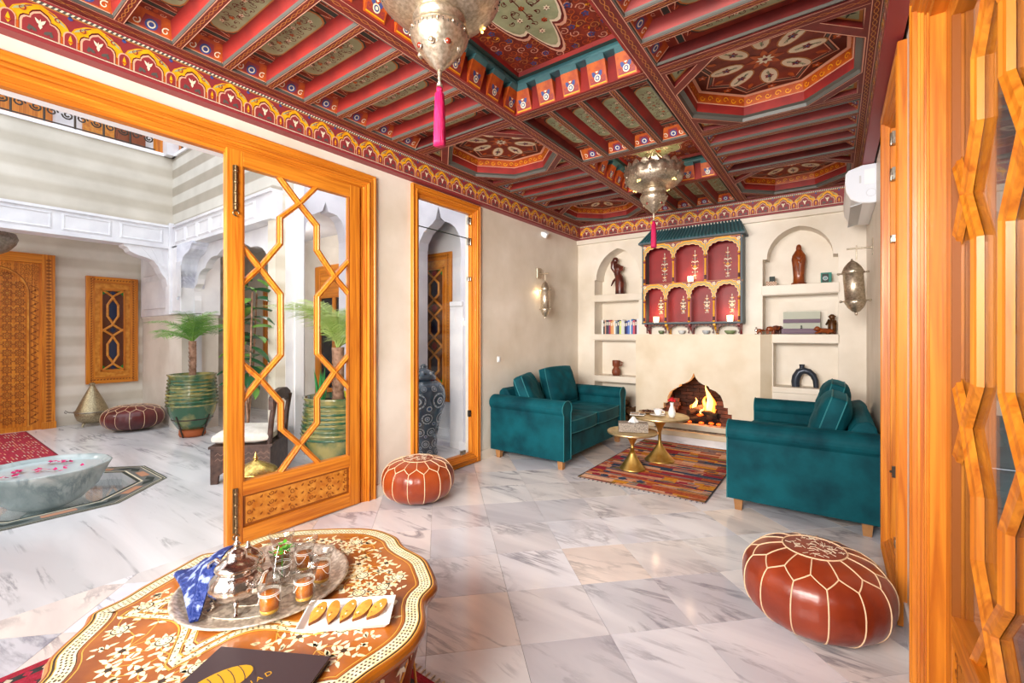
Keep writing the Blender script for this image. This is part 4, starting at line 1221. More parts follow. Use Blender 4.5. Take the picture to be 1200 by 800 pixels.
# wrought iron railings of the upper gallery, timber shutters behind
def railing(n, pw, h, label, loc, rz, group):
    t = struct('trim_%d' % (16 if rz else 17), MB().tube([(0, 0, .03), (n * pw, 0, .03)], .008, 6).tube([(0, 0, h), (n * pw, 0, h)], .01, 6).tube([(0, 0, h * .32), (n * pw, 0, h * .32)], .006, 6), IRON)
    t.location = loc; t.rotation_euler = (0, 0, rz)
    m = MB(); m.tube([(0, 0, 0), (0, 0, h)], .011, 6)
    for (cx, cz, r, sg) in ((.25, .16, .09, 1), (.75, .16, .09, -1), (.25, .55, .1, -1), (.75, .55, .1, 1), (.3, .82, .08, 1), (.7, .82, .08, -1)):
        pts = []
        for i in range(15):
            tt = i / 14; rr = r * (1 - .75 * tt) * pw * 2.2; a = sg * tt * 9
            pts.append((cx * pw + rr * cos(a) * sg, 0, cz * h + rr * sin(a)))
        m.tube(pts, .009, 5)
    m.tube([(pw * .5, 0, h * .32), (pw * .38, 0, h * .6), (pw * .5, 0, h * .98)], .005, 5); m.tube([(pw * .5, 0, h * .32), (pw * .62, 0, h * .6), (pw * .5, 0, h * .98)], .005, 5)
    me = m.mesh('scroll_panel', IRON)
    for i in range(n): obj('scroll_panel', me, None, t, (i * pw, 0, 0))
    return t


railing(13, .25, .95, '', (XC - .03, YN - .18 - 13 * .25, 3.60), pi / 2, '')
railing(9, .25, .95, '', (XC + .25, YN + .03, 3.60), 0, '')
struct('trim_18', MB().box(XC - .13, YN - .17, 3.6, XC - .02, YN - .10, 4.9).box(XC - .13, -.62, 3.6, XC - .02, -.55, 4.9).box(XC + .16, YN + .02, 3.6, XC + .23, YN + .13, 4.9).box(XC - .13, -.6, 4.5, XC - .02, YN - .1, 4.62), WM)
struct('wall_courtyard_corner_post', MB().box(XC - .12, YN - .1, 3.56, XC + .14, YN + .2, 5), WHITE)
sh = struct('wall_upper_gallery', MB().box(XC - .75, -4.2, 3.56, XC - .7, 4.0, 5.0), WHITE)
for ya, yb, mm in ((-.1, 1.15, WOODV), (1.42, 1.73, WOODL), (1.74, 2.06, mat('brown_shutter', '8a4a2a', .4))):
    s2 = MB().box(XC - .7, ya, 3.6, XC - .66, yb, 4.9)
    for k in range(int((yb - ya) / .12)): s2.box(XC - .665, ya + .02 + k * .12, 3.64, XC - .65, ya + .1 + k * .12, 4.86)
    obj('shutter', s2, mm, sh)
struct('wall_upper_gallery_north', MB().box(XC - .7, 3.0, 3.56, XE, 3.05, 5.0), BEIGEW)
# ---------------------------------------------------------------- sofas
VELVET = mat('teal_velvet', '09525c', 0.7, col2='04353f', scale=5, detail=7, lo=.35, hi=.68, bump=.1, spec=.15, sheen=.6, bscale=22)
VELSEAM = mat('teal_piping', '187078', .55)
LEGW = mat('light_oak', 'a8784a', .5, col2='8f6238', scale=10)


def cushion(sx, sy, sz, p=4, seam=True, crumple=.006, seed=0, nu=22, nv=22, edge=.42):
    """puffed rectangular cushion centred at origin, lying flat"""
    b = MB(); rr = random.Random(seed); ph = [rr.random() * 6 for _ in range(6)]
    def ed(t): return t
    def F(sgn):
        def f(u, v):
            a, c = u * 2 - 1, v * 2 - 1
            a = math.copysign(abs(a) ** .8, a); c = math.copysign(abs(c) ** .8, c)
            k = (1 - abs(a) ** p) * (1 - abs(c) ** p)
            rx = 1 - .05 * (abs(c) ** 3); ry = 1 - .05 * (abs(a) ** 3)
            w = crumple * (sin(a * 7 + ph[0]) * cos(c * 5 + ph[1]) + sin(a * 11 + c * 9 + ph[2]) * .5) * k
            return (a * rx * sx / 2, c * ry * sy / 2, sgn * (sz / 2 * (edge + (1 - edge) * k ** .6)) + w)
        return f
    T, B_ = F(1), F(-1)
    b.grid(T, nu, nv); n0 = len(b.f); b.grid(lambda u, v: B_(1 - u, v), nu, nv)
    per = [(i / nu, 0) for i in range(nu)] + [(1, j / nv) for j in range(nv)] + [(1 - i / nu, 1) for i in range(nu)] + [(0, 1 - j / nv) for j in range(nv)]
    t_ = [T(u, v) for u, v in per]; q = [B_(u, v) for u, v in per]; mid = [tuple((Vector(a) + Vector(c)) / 2 * 1.0 + Vector(((a[0] * .02), (a[1] * .02), 0))) for a, c in zip(t_, q)]
    n = len(per)
    b.add(q + mid + t_, [(i, (i + 1) % n, n + (i + 1) % n, n + i) for i in range(n)] + [(n + i, n + (i + 1) % n, 2 * n + (i + 1) % n, 2 * n + i) for i in range(n)], 0, True)
    if seam: b.tube(t_, .0045, 6, 1, closed=True); b.tube(q, .0045, 6, 1, closed=True)
    return b


def place(mb, loc, rx=0, ry=0, rz=0):
    R = Matrix.Translation(loc) @ Matrix.Rotation(rz, 4, 'Z') @ Matrix.Rotation(ry, 4, 'Y') @ Matrix.Rotation(rx, 4, 'X')
    return MB().merge(mb, lambda p: R @ p)


def split_mat(mb, k):
    o = MB(); mp = {}
    for f, m, s_ in zip(mb.f, mb.m, mb.s):
        if m != k: continue
        for i in f:
            if i not in mp: mp[i] = len(o.v); o.v.append(mb.v[i])
        o.f.append([mp[i] for i in f]); o.m.append(0); o.s.append(s_)
    return o


def soft(name, mb, V, t):
    c = obj(name, split_mat(mb, 0), V[0], t); obj('piping', split_mat(mb, 1), V[1], c); return c


def sofa(label, loc, rz, L=1.45, D_=.83, cushions=()):
    t = thing('sofa', label, 'sofa', loc, rz, None)
    h = L / 2; f = -D_ / 2; r = D_ / 2; V = [VELVET, VELSEAM]
    obj('base', MB().box(-h + .13, f + .02, .095, h - .13, r - .02, .30), V, t, bevel=.02, seg=3)
    for s in (-1, 1):
        pr = []   # arm section (x outward, z): flat panel, rolled top overhanging outward
        x0 = .0; x1 = .135
        pts = [(x0, .09), (x0, .53)] + [(.07 + .088 * cos(radians(a)), .555 + .082 * sin(radians(a))) for a in range(200, -75, -15)] + [(x1, .50), (x1, .09)]
        pts = [(x1, .09), (x1, .505)] + [(.072 + .088 * cos(radians(a)), .56 + .075 * sin(radians(a))) for a in range(-40, 221, 15)] + [(x0 + .0, .50), (x0, .09)]
        b = MB()
        pts2 = [(s * (h - .135 + a), z) for a, z in pts]
        b.prism(pts2, f, r, 0, lambda a, z, c: (a, c, z), sm=False)
        fr = [(p[0], f - .004, p[1]) for p in pts2]; b.tube(fr, .005, 6, 1, closed=True)
        obj('arm', b, V, t, bevel=.008, seg=2)
    bk = MB(); bk.prism([(r - .15, .09), (r, .09), (r, .60), (r - .01, .66), (r - .05, .695), (r - .11, .68), (r - .15, .62)], -h + .13, h - .13, 0, lambda a, z, c: (c, a, z))
    obj('backrest', bk, V, t, bevel=.015)
    w = (L - .27) / 2
    for s in (-1, 1):
        soft('seat_cushion', place(cushion(w + .002, D_ - .13, .155, 6, seed=s + 3, edge=.74), (s * w / 2, -.075, .378)), V, t)
    for (x, y, z, rx, ry, rzz, sz) in cushions:
        soft('back_cushion', place(cushion(.52, .42, .20, 4, seed=int(x * 100) + 9, crumple=.008), (x, y, z), radians(rx), radians(ry), radians(rzz)), V, t)
    for sx in (-1, 1):
        for sy in (-1, 1):
            lg = MB(); cx, cy = sx * (h - .07), sy * (D_ / 2 - .06)
            lg.add([(cx - .022, cy - .022, 0), (cx + .022, cy - .022, 0), (cx + .022, cy + .022, 0), (cx - .022, cy + .022, 0), (cx - .03, cy - .03, .1), (cx + .03, cy - .03, .1), (cx + .03, cy + .03, .1), (cx - .03, cy + .03, .1)],
                   [(0, 3, 2, 1), (4, 5, 6, 7), (0, 1, 5, 4), (1, 2, 6, 5), (2, 3, 7, 6), (3, 0, 4, 7)])
            obj('leg', lg, LEGW, t)
    return t


sofa('teal velvet sofa against the left wall, its back cushions leaning at an angle', (-2.405, 4.27, 0), pi / 2, 1.45, .84, ((-.34, .20, .62, 68, 0, 22, 1), (.24, .18, .66, 74, 0, -6, 1)))
sofa('teal velvet sofa against the right wall, rounded back cushions side by side', (-.195, 4.20, 0), -pi / 2, 1.46, .84, ((.33, .16, .63, 72, 0, 0, 1), (-.25, .17, .66, 76, 0, 0, 1)))

# ---------------------------------------------------------------- kilim and other rugs
RUGC = [mat('wool_%s' % n, c, .95, col2=c2, scale=60, stretch=(1, 1, 1), bump=.4, bscale=140) for n, c, c2 in (
    ('salmon', 'e2a27c', 'cc8a66'), ('rust', 'c8602c', 'a44422'), ('mustard', 'e8a028', 'cc8218'), ('crimson', 'b0203a', '8c182c'), ('navy', '2f4a6c', '22344e'),
    ('plum', '6b4a58', '4e3642'), ('olive', '8a7030', '6c5822'), ('greymauve', '9a8484', '7c6c6c'), ('peach', 'ecbc98', 'd8a484'), ('charcoal', '3c3838', '282626'), ('cream', 'd8ccb8', 'bcae98'), ('redpink', 'b82844', '961c34'))]


def kilim():
    x0, x1, y0, y1 = -1.82, -.77, 3.50, 5.22
    b = MB().box(0, 0, 0, x1 - x0, y1 - y0, .006, 7); rr = random.Random(21)
    P = Paint(b, (0, 0, .006), (1, 0, 0), (0, 1, 0), (0, 0, 1), .0004)
    W_ = x1 - x0; H_ = y1 - y0; y = 0.0
    pal = [0, 1, 2, 3, 0, 8, 7, 1, 5, 2, 0, 1, 7, 6, 4, 3, 8, 1]
    while y < H_ - .01:
        hgt = rr.choice((.026, .034, .05, .07)); hgt = min(hgt, H_ - y); x = 0
        while x < W_ - .01:
            w = rr.choice((.06, .12, .2, .34, .5)); 
            if W_ - x - w < .05: w = W_ - x
            m = rr.choice(pal); j0, j1 = rr.uniform(-.006, .006), rr.uniform(-.006, .006)
            P.fill([(x, max(y, 0)), (x + w, max(y + j0 if y > 0 else 0, 0)), (x + w, min(y + hgt + j1, H_)), (x, min(y + hgt, H_))], m, 1)
            if rr.random() < .5:
                P.fill([(x, y + hgt * .3), (x + w * .5, y + hgt * .1), (x + w, y + hgt * .4), (x + w * .6, y + hgt * .8)], rr.choice(pal), 2)
            x += w
        y += hgt
    for i in range(7):   # the row of stars and blocks near the left front
        c = .1 + i * .08; yy = .16 + .004 * i; m = (3, 4, 1, 4, 0, 4, 1)[i]
        P.fill([(c - .04, yy), (c - .02, yy - .03), (c + .02, yy - .03), (c + .04, yy), (c + .02, yy + .03), (c - .02, yy + .03)], m, 3)
    for (xa, xb, ya, yb, m) in ((.0, .09, .20, .27, 3), (0, .1, .34, .40, 3), (.4, .62, .36, .42, 3), (.63, .74, .33, .42, 2), (.76, .83, .32, .38, 11), (.88, .95, .36, .42, 2), (.93, 1.04, .28, .37, 2), (.55, 1.0, .235, .255, 3), (.5, .98, .205, .228, 2), (.02, .3, .02, .1, 8), (.3, .42, .04, .11, 2), (.1, .3, .48, .56, 4), (.0, .12, .7, .78, 3), (.3, .6, 1.3, 1.38, 3), (.1, .4, 1.5, 1.58, 3), (.5, .9, 1.15, 1.2, 2)):
        P.fill([(xa, ya), (xb, ya + .012), (xb, yb + .008), (xa, yb)], m, 4)
    for x in (0, W_ - .008): P.fill(rect(x, 0, x + .008, H_), 9, 5)
    for i in range(52):
        for yy, s in ((0, -1), (H_, 1)):
            b.box(.01 + i * W_ / 52.5, yy - (.018 if s < 0 else 0), .001, .016 + i * W_ / 52.5, yy + (0 if s < 0 else .018), .004, 9 if i % 2 else 10)
    t = obj('rug', b, RUGC, None, (x0, y0, .0008), (0, 0, 0)); return tag(t, 'multicoloured patchwork kilim under the two brass tables', 'rug')


kilim()


def striped_rug(x0, y0, x1, y1, rz, label, seed, lines=True):
    b = MB().box(0, 0, 0, x1 - x0, y1 - y0, .007, 11); rr = random.Random(seed); W_, H_ = x1 - x0, y1 - y0
    P = Paint(b, (0, 0, .007), (1, 0, 0), (0, 1, 0), (0, 0, 1), .0004)
    P.fill(rect(0, 0, W_, H_), 3, .5)
    y = 0.02
    while y < H_ - .03:
        x = 0.01
        while x < W_ - .05:
            w = rr.uniform(.02, .09); P.fill([(x, y), (x + w, y + .004), (x + w, y + .012), (x, y + .009)], rr.choice((11, 3, 11, 0, 10)) if lines else rr.choice((3, 11)), 1); x += w + rr.uniform(0, .03)
        y += .022
    for k in range(3):
        yy = .1 + k * H_ / 3.4
        for i in range(10):
            P.fill([(W_ - .35 + i * .028, yy), (W_ - .335 + i * .028, yy), (W_ - .335 + i * .028, yy + .07), (W_ - .35 + i * .028, yy + .07)], 10, 2)
    for i in range(int(W_ / .03)):
        P.fill(rect(i * .03, 0, i * .03 + .014, .012), 9, 3); P.fill(rect(i * .03, H_ - .012, i * .03 + .014, H_), 9, 3)
    t = obj('rug', b, RUGC, None, (x0, y0, .0008), (0, 0, rz)); return tag(t, label, 'rug')


striped_rug(-8.35, -.6, -6.45, 1.0, 0, 'red woven rug on the courtyard floor before the carved door', 4)
RW, RH = 1.74, 1.73
r_ = MB().box(0, 0, 0, RW, RH, .008, 3)
P = Paint(r_, (0, 0, .008), (1, 0, 0), (0, 1, 0), (0, 0, 1), .0004)
P.fill(rect(0, 0, RW, RH), 3, .5)
for d, m, w in ((.05, 9, .045), (.09, 11, .02), (.13, 9, .03), (.17, 0, .012), (.19, 5, .012)): P.strip([(d, d), (RW - d, d), (RW - d, RH - d), (d, RH - d)], w, m, 1, closed=True)
rr = random.Random(3)
for i in range(int(RW / .05)):
    for x, y in ((.05, .04 + i * .05), (RW - .05, .04 + i * .05), (.04 + i * .05, .05), (.04 + i * .05, RH - .05), (.04 + i * .05, RH - .13), (.13, .04 + i * .05)):
        P.fill([(x - .018, y), (x, y - .014), (x + .018, y), (x, y + .014)], (10, 11, 8, 0)[i % 4], 2)
for i in range(15):
    for j in range(15): P.leaf((.26 + i * .085, .26 + j * .085), i + j, .05, .025, rr.choice((0, 2, 10, 5, 11)), 1)
for i in range(70): r_.box(.01 + i * RW / 70, RH, .001, .016 + i * RW / 70, RH + .03, .004, 10)
tag(obj('rug', r_, RUGC, None, (-2.44, -.60, .0008)), 'crimson patterned rug under the inlaid coffee table', 'rug')

# ---------------------------------------------------------------- leather poufs
def leather(name, c1, c2): return mat(name, c1, .33, col2=c2, scale=5, detail=7, lo=.32, hi=.7, bump=.12, coat=.3, bscale=40)


LEA = leather('tan_leather', '9c3d1c', '6a2112'); LEB = leather('chestnut_leather', 'a84a1c', '7c2a12'); LED = leather('oxblood_leather', '6d2a28', '481617')
THR = mat('cream_thread', 'e8c9a4', .7); EMB = mat('embroidery', 'd9c8b0', .8)


def pouf(name, label, loc, R_, H_, lm, n=14, rz=0, group=None, lean=(0, 0)):
    t = thing(name, label, 'pouf', loc, rz, group)
    def prof(s):   # s 0 = top centre, 1 = bottom centre; superellipse
        a = pi / 2 - s * pi; ex = 2 / 2.7
        c, q = cos(a), sin(a)
        return R_ * abs(c) ** ex, H_ / 2 + H_ / 2 * math.copysign(abs(q) ** (ex * 1.1), q)
    b = MB(); ns, na = 26, n * 6
    def pt(s, a, out=0):
        r, z = prof(s)
        v_ = (a * n / (2 * pi)) % 1; dent = 1 - .018 * (1 - abs(sin(pi * v_))) ** 3 if .3 < s < .95 else 1
        r *= dent
        return ((r + out) * cos(a) + lean[0] * z, (r + out) * sin(a) + lean[1] * z, z + (out if s < .3 else 0))
    b.grid(lambda u, v: pt(.002 + v * .996, u * 2 * pi + pi / n), na, ns, 0, True, cu=True)
    body = obj('leather_cover', b, lm, t)
    m = MB(); S0, S1, S2 = .10, .235, .315; st = 2 * pi / n
    m.tube([pt(S0, i * 2 * pi / 32, .001) for i in range(32)], .0035, 5, 0, closed=True)
    def run(s0, a0, s1, a1, k=8): return [pt(s0 + (s1 - s0) * i / k, a0 + (a1 - a0) * i / k, .001) for i in range(k + 1)]
    for i in range(n):
        a = i * st
        m.tube(run(S0, a, S1, a), .0028, 5); m.tube(run(S1, a, S2, a + st / 2, 5), .0028, 5); m.tube(run(S1, a, S2, a - st / 2, 5), .0028, 5)
        m.tube(run(S2, a + st / 2, .90, a + st / 2, 14), .0028, 5)
    obj('stitched_seam', m, THR, t)
    e = MB(); rr = random.Random(2)
    for k in range(70):
        r = R_ * .36 * sqrt(rr.random()); a = rr.random() * 2 * pi; z = prof(.03)[1] + .002; L = .012
        q = rr.random() * pi; e.tube([(r * cos(a) - L * cos(q), r * sin(a) - L * sin(q), z), (r * cos(a) + L * cos(q), r * sin(a) + L * sin(q), z)], .0016, 4)
    obj('embroidery', e, EMB, t)
    return t


pouf('leather_pouf', 'large reddish brown leather pouf beside the right door frame', (-.072, 2.34, 0), .278, .33, LEA, 14, .2)
pouf('leather_pouf', 'tan leather pouf standing against the wall between the door and the narrow window', (-2.555, 2.33, 0), .268, .315, LEB, 14, .1)
pouf('leather_pouf', 'dark oxblood pouf on the courtyard floor near the palm pot', (-7.47, 1.86, 0), .33, .32, LED, 14, .3)

# ---------------------------------------------------------------- brass tables
BRASS = mat('brushed_brass', 'e2bf72', .38, .95, col2='c89c4c', scale=14, bump=.05, bscale=70)
BRASSL = mat('hammered_brass_top', 'efdcae', .36, .9, col2='d6bb84', scale=20, bump=.12, bscale=60)


def tulip(label, loc, R_, H_):
    t = thing('side_table', label, 'side table', loc, 0, None)
    b = MB(); rb = R_ * .52
    k = H_
    b.lathe([(0, 0), (rb, 0), (rb, .008), (rb * .93, .016), (rb * .72, .05), (rb * .45, .095), (rb * .25, .14), (.017, .18), (.015, k * .5), (.015, k * .62), (.024, k * .70), (.045, k * .80), (.075, k * .89), (.092, k - .022), (0, k - .022)], 36, 0)
    obj('pedestal', b, BRASS, t)
    obj('table_top', MB().lathe([(0, k - .022), (R_ - .006, k - .022), (R_, k - .018), (R_ + .002, k - .006), (R_ - .003, k), (R_ - .012, k - .003), (0, k - .003)], 48, 0), BRASSL, t)
    return t


tulip('lower round brass table carrying the tissue box', (-1.511, 3.99, .0075), .225, .350)
tulip('taller round brass table with the rose vase and coffee cup', (-1.396, 4.42, .0075), .272, .440)
GLIT = mat('silver_glitter_stone', 'a89c90', .5, col2='6f665e', scale=120, lo=.4, hi=.6, bump=.4, metal=.2)
tb = thing('tissue_box', 'speckled grey tissue box on the lower brass table', 'tissue box', (-1.50, 3.98, .356), radians(24))
b = MB().box(-.13, -.06, 0, .13, .06, .082); obj('box', b, GLIT, tb, bevel=.003)
tm_ = MB(); rr = random.Random(8)
tm_.grid(lambda u, v: ((.045 - .035 * v) * cos(u * 2 * pi) * (1 + .3 * sin(3 * u * 2 * pi)), (.03 - .024 * v) * sin(u * 2 * pi), .081 + .05 * v + .006 * sin(u * 12)), 18, 5, 0, True, cu=True)
obj('tissue', tm_, mat('tissue_paper', 'f6f5f4', .8), tb)
PORC = mat('white_porcelain', 'f2f0ee', .18, coat=.4)
cp = thing('coffee_cup', 'white coffee cup on its saucer on the taller brass table', 'cup', (-1.405, 4.40, .449))
obj('saucer', MB().lathe([(0, 0), (.035, 0), (.075, .010), (.078, .013), (.035, .005), (0, .004)], 28), PORC, cp)
b = MB().lathe([(0, .006), (.022, .006), (.026, .012), (.036, .03), (.042, .055), (.0435, .062), (.040, .061), (.034, .03), (.02, .012), (0, .011)], 26)
b.tube([(.038, 0, .05), (.058, 0, .05), (.062, 0, .035), (.052, 0, .022), (.034, 0, .022)], .004, 8); obj('cup', b, PORC, cp)
obj('coffee', MB().lathe([(0, .05), (.039, .05)], 20, cap=False), mat('coffee', '3a1e10', .2), cp)
va = thing('bud_vase', 'white bud vase holding a red rose on the taller brass table', 'vase', (-1.265, 4.375, .448))
obj('vase', MB().lathe([(0, 0), (.024, 0), (.034, .03), (.035, .05), (.024, .085), (.015, .11), (.016, .135), (.019, .143), (.013, .142), (.012, .11), (0, .02)], 24), PORC, va)
ro = MB(); ro.tube([(0, 0, .13), (.003, 0, .165)], .003, 6, 1)
for k in range(14):
    a = k * 2.4; r = .006 + .0016 * k; ro.ball((r * cos(a), r * sin(a), .178 - .0012 * k), .013, 0, 8, 5, 1, 1, 1.1)
obj('rose', ro, [mat('rose_red', 'c81420', .5), mat('stem_green', '3e6a2c', .6)], va)
dp = thing('date_plate', 'small brown bowl of dates beside the coffee cup', 'plate', (-1.545, 4.50, .448))
obj('plate', MB().lathe([(0, 0), (.05, 0), (.085, .014), (.087, .017), (.05, .006), (0, .005)], 26), mat('brown_glaze', 'b08a60', .3), dp)
for k in range(9):
    a = k * 2.4; r = .012 * sqrt(k) * 1.5; obj('date', MB().ball((0, 0, 0), .011, 0, 8, 6, 1.7, 1, .9), mat('date_brown', '4e2818', .35) if 'date_brown' not in MATS else MATS['date_brown'], dp, (r * cos(a), r * sin(a), .018), (0, 0, a))
MAG = [mat('magazine_page', 'e5e2dc', .4), mat('magazine_dark', '4a5a68', .4), mat('magazine_warm', 'c49a70', .4)]
for i, (x, y, a) in enumerate(((-1.60, 4.38, .5), (-1.575, 4.30, .25))):
    b = MB().box(-.07, -.05, 0, .07, .05, .005); P = Paint(b, (0, 0, .005), (1, 0, 0), (0, 1, 0)); P.fill(rect(-.06, -.04, .01, .03), 1 + i, 1); P.fill(rect(.02, -.04, .06, .04), 2 - i, 1)
    tag(obj('magazine', b, MAG, None, (x, y, .449 + i * .0055), (0, 0, a)), ('lower magazine partly hidden on the taller brass table' if i == 0 else 'upper magazine lying on top of the other on the brass table'), 'magazine')

# ---------------------------------------------------------------- fire
LOG = mat('charred_log', '5c3a26', .9, col2='1c1512', scale=9, bump=.5, bscale=50); EMBER = emis('ember', 'ff5a18', 2.5)
FL1 = emis('flame_yellow', 'ffb860', 4); FL2 = emis('flame_orange', 'ff8630', 2.2)
fi = thing('log_fire', 'burning logs in the fireplace under the pointed arch', 'fire', (-1.27, 5.60, .20))
for i, (x, y, z, L, r, a, e) in enumerate(((-.02, 0, .04, .40, .038, .15, .05), (.1, .06, .045, .34, .04, -.2, .1), (-.08, -.06, .035, .3, .032, .5, 0), (.03, .0, .12, .34, .034, -.35, -.12), (-.06, .03, .15, .26, .034, .9, .3), (.16, -.03, .10, .2, .03, .3, .25))):
    b = MB(); pts = [(-L / 2 + L * k / 6, .006 * sin(k * 2.), .006 * cos(k * 3)) for k in range(7)]
    b.tube(pts, [r * (1 + .08 * sin(k * 2.3)) for k in range(7)], 10, 0); obj('log', b, LOG, fi, (x, y, z), (0, -e, a))
for i, (x, y, z) in enumerate(((-.12, -.1, .02), (.02, -.12, .02), (.12, -.09, .02), (0, -.02, .1), (-.04, .05, .08), (.2, -.08, .015), (.08, -.02, .07))):
    obj('ember', MB().ball((0, 0, 0), .02, 0, 8, 5, 1.5, 1, .7), EMBER, fi, (x, y, z))
for i, (x, y, z, w, h, m) in enumerate(((.07, .02, .12, .045, .33, FL1), (.03, .05, .13, .03, .20, FL2), (-.09, .02, .12, .028, .17, FL1), (.11, .05, .1, .032, .26, FL2), (-.12, .05, .1, .02, .11, FL2), (.0, -.03, .1, .018, .09, FL1))):
    b = MB(); pts = []; rs = []
    for k in range(10):
        q = k / 9; pts.append((.035 * sin(q * 5 + i * 2) * q, .015 * sin(q * 5), q * h)); rs.append(w * (sin(pi * min(q * .72 + .22, 1)) ** 1.3) * (1 - q) ** .35 + .001)
    b.tube(pts, rs, 10, 0, flat=.5); obj('flame', b, m, fi, (x, y, z))
point('fire_light', (-1.27, 5.62, .42), 5, (1, .5, .2), .06)

# firewood stored in the lowest left niche
for i in range(22):
    x = -2.54 + (i % 6) * .085 + (.04 if (i // 6) % 2 else 0); z = .105 + (i // 6) * .078
    if x > -2.05: continue
    b = MB(); b.tube([(0, -.15 + random.random() * .03, 0), (0, .1, 0)], .037, 9, 0); b.lathe([(0, 0), (.03, 0)], 9, 1, cap=False)
    tag(obj('firewood_log', MB().tube([(0, -.13 - random.random() * .04, 0), (0, .1, 0)], .038, 9, 0), mat('firewood', 'a88460', .85, col2='6e5038', scale=18, bump=.4) if 'firewood' not in MATS else MATS['firewood'], None, (x, 5.62, z)),
        'split firewood log stacked in the low niche behind the left sofa', 'log', 'firewood in the low left niche')

# ---------------------------------------------------------------- painted wall cabinet
CBD = mat('cabinet_slate', '4c5b63', .5); CRED = mat('cabinet_red', '9c1c1e', .45, col2='821418', scale=6)
CM = CP + [CBD, CRED]; SLATE, CREDI = 15, 16
cx0, cx1, cyf, cyb, cz0, cz1, czm = -1.865, -.815, 5.30, 5.495, 1.392, 2.325, 1.83
cb = thing('wall_cabinet', 'painted red and yellow arcaded wall cabinet above the fireplace', 'cabinet', (-1.34, 5.5, 1.25))
LX = lambda b: MB().merge(b, lambda p: p - Vector((-1.34, 5.5, 1.25)))
b = MB(); b.box(cx0 - .02, cyf, cz0 - .01, cx0 + .005, cyb, cz1, SLATE); b.box(cx1 - .005, cyf, cz0 - .01, cx1 + .02, cyb, cz1, SLATE); b.box(cx0, cyb - .012, cz0, cx1, cyb, cz1, CREDI)
b.box(cx0 - .02, cyf - .012, cz0 - .028, cx1 + .02, cyb, cz0 - .01, SLATE); b.box(cx0, cyf, cz1 - .01, cx1, cyb, cz1, SLATE)
obj('carcass', LX(b), CM, cb, bevel=.002)
b = MB().box(cx0, cyf + .012, czm - .01, cx1, cyb - .012, czm + .01, CREDI); obj('shelf', LX(b), CM, cb)


def cab_arch(c, z0, w, zt, k=1.0):
    """lobed horseshoe-like arch (left to right) springing at z0"""
    hw = w / 2; n = 4; pts = []
    for q in range(n):
        t0, t1 = q / n, (q + 1) / n
        for i in range(0 if q == 0 else 1, 4):
            t = t0 + (t1 - t0) * i / 3; a = t * pi / 2; bu = .010 * sin(pi * i / 3)
            pts.append((c - (hw + bu) * cos(a) ** .8, z0 + (zt - z0) * sin(a) ** .9 + bu))
    return pts + [(2 * c - a, z) for a, z in pts[::-1][1:]]


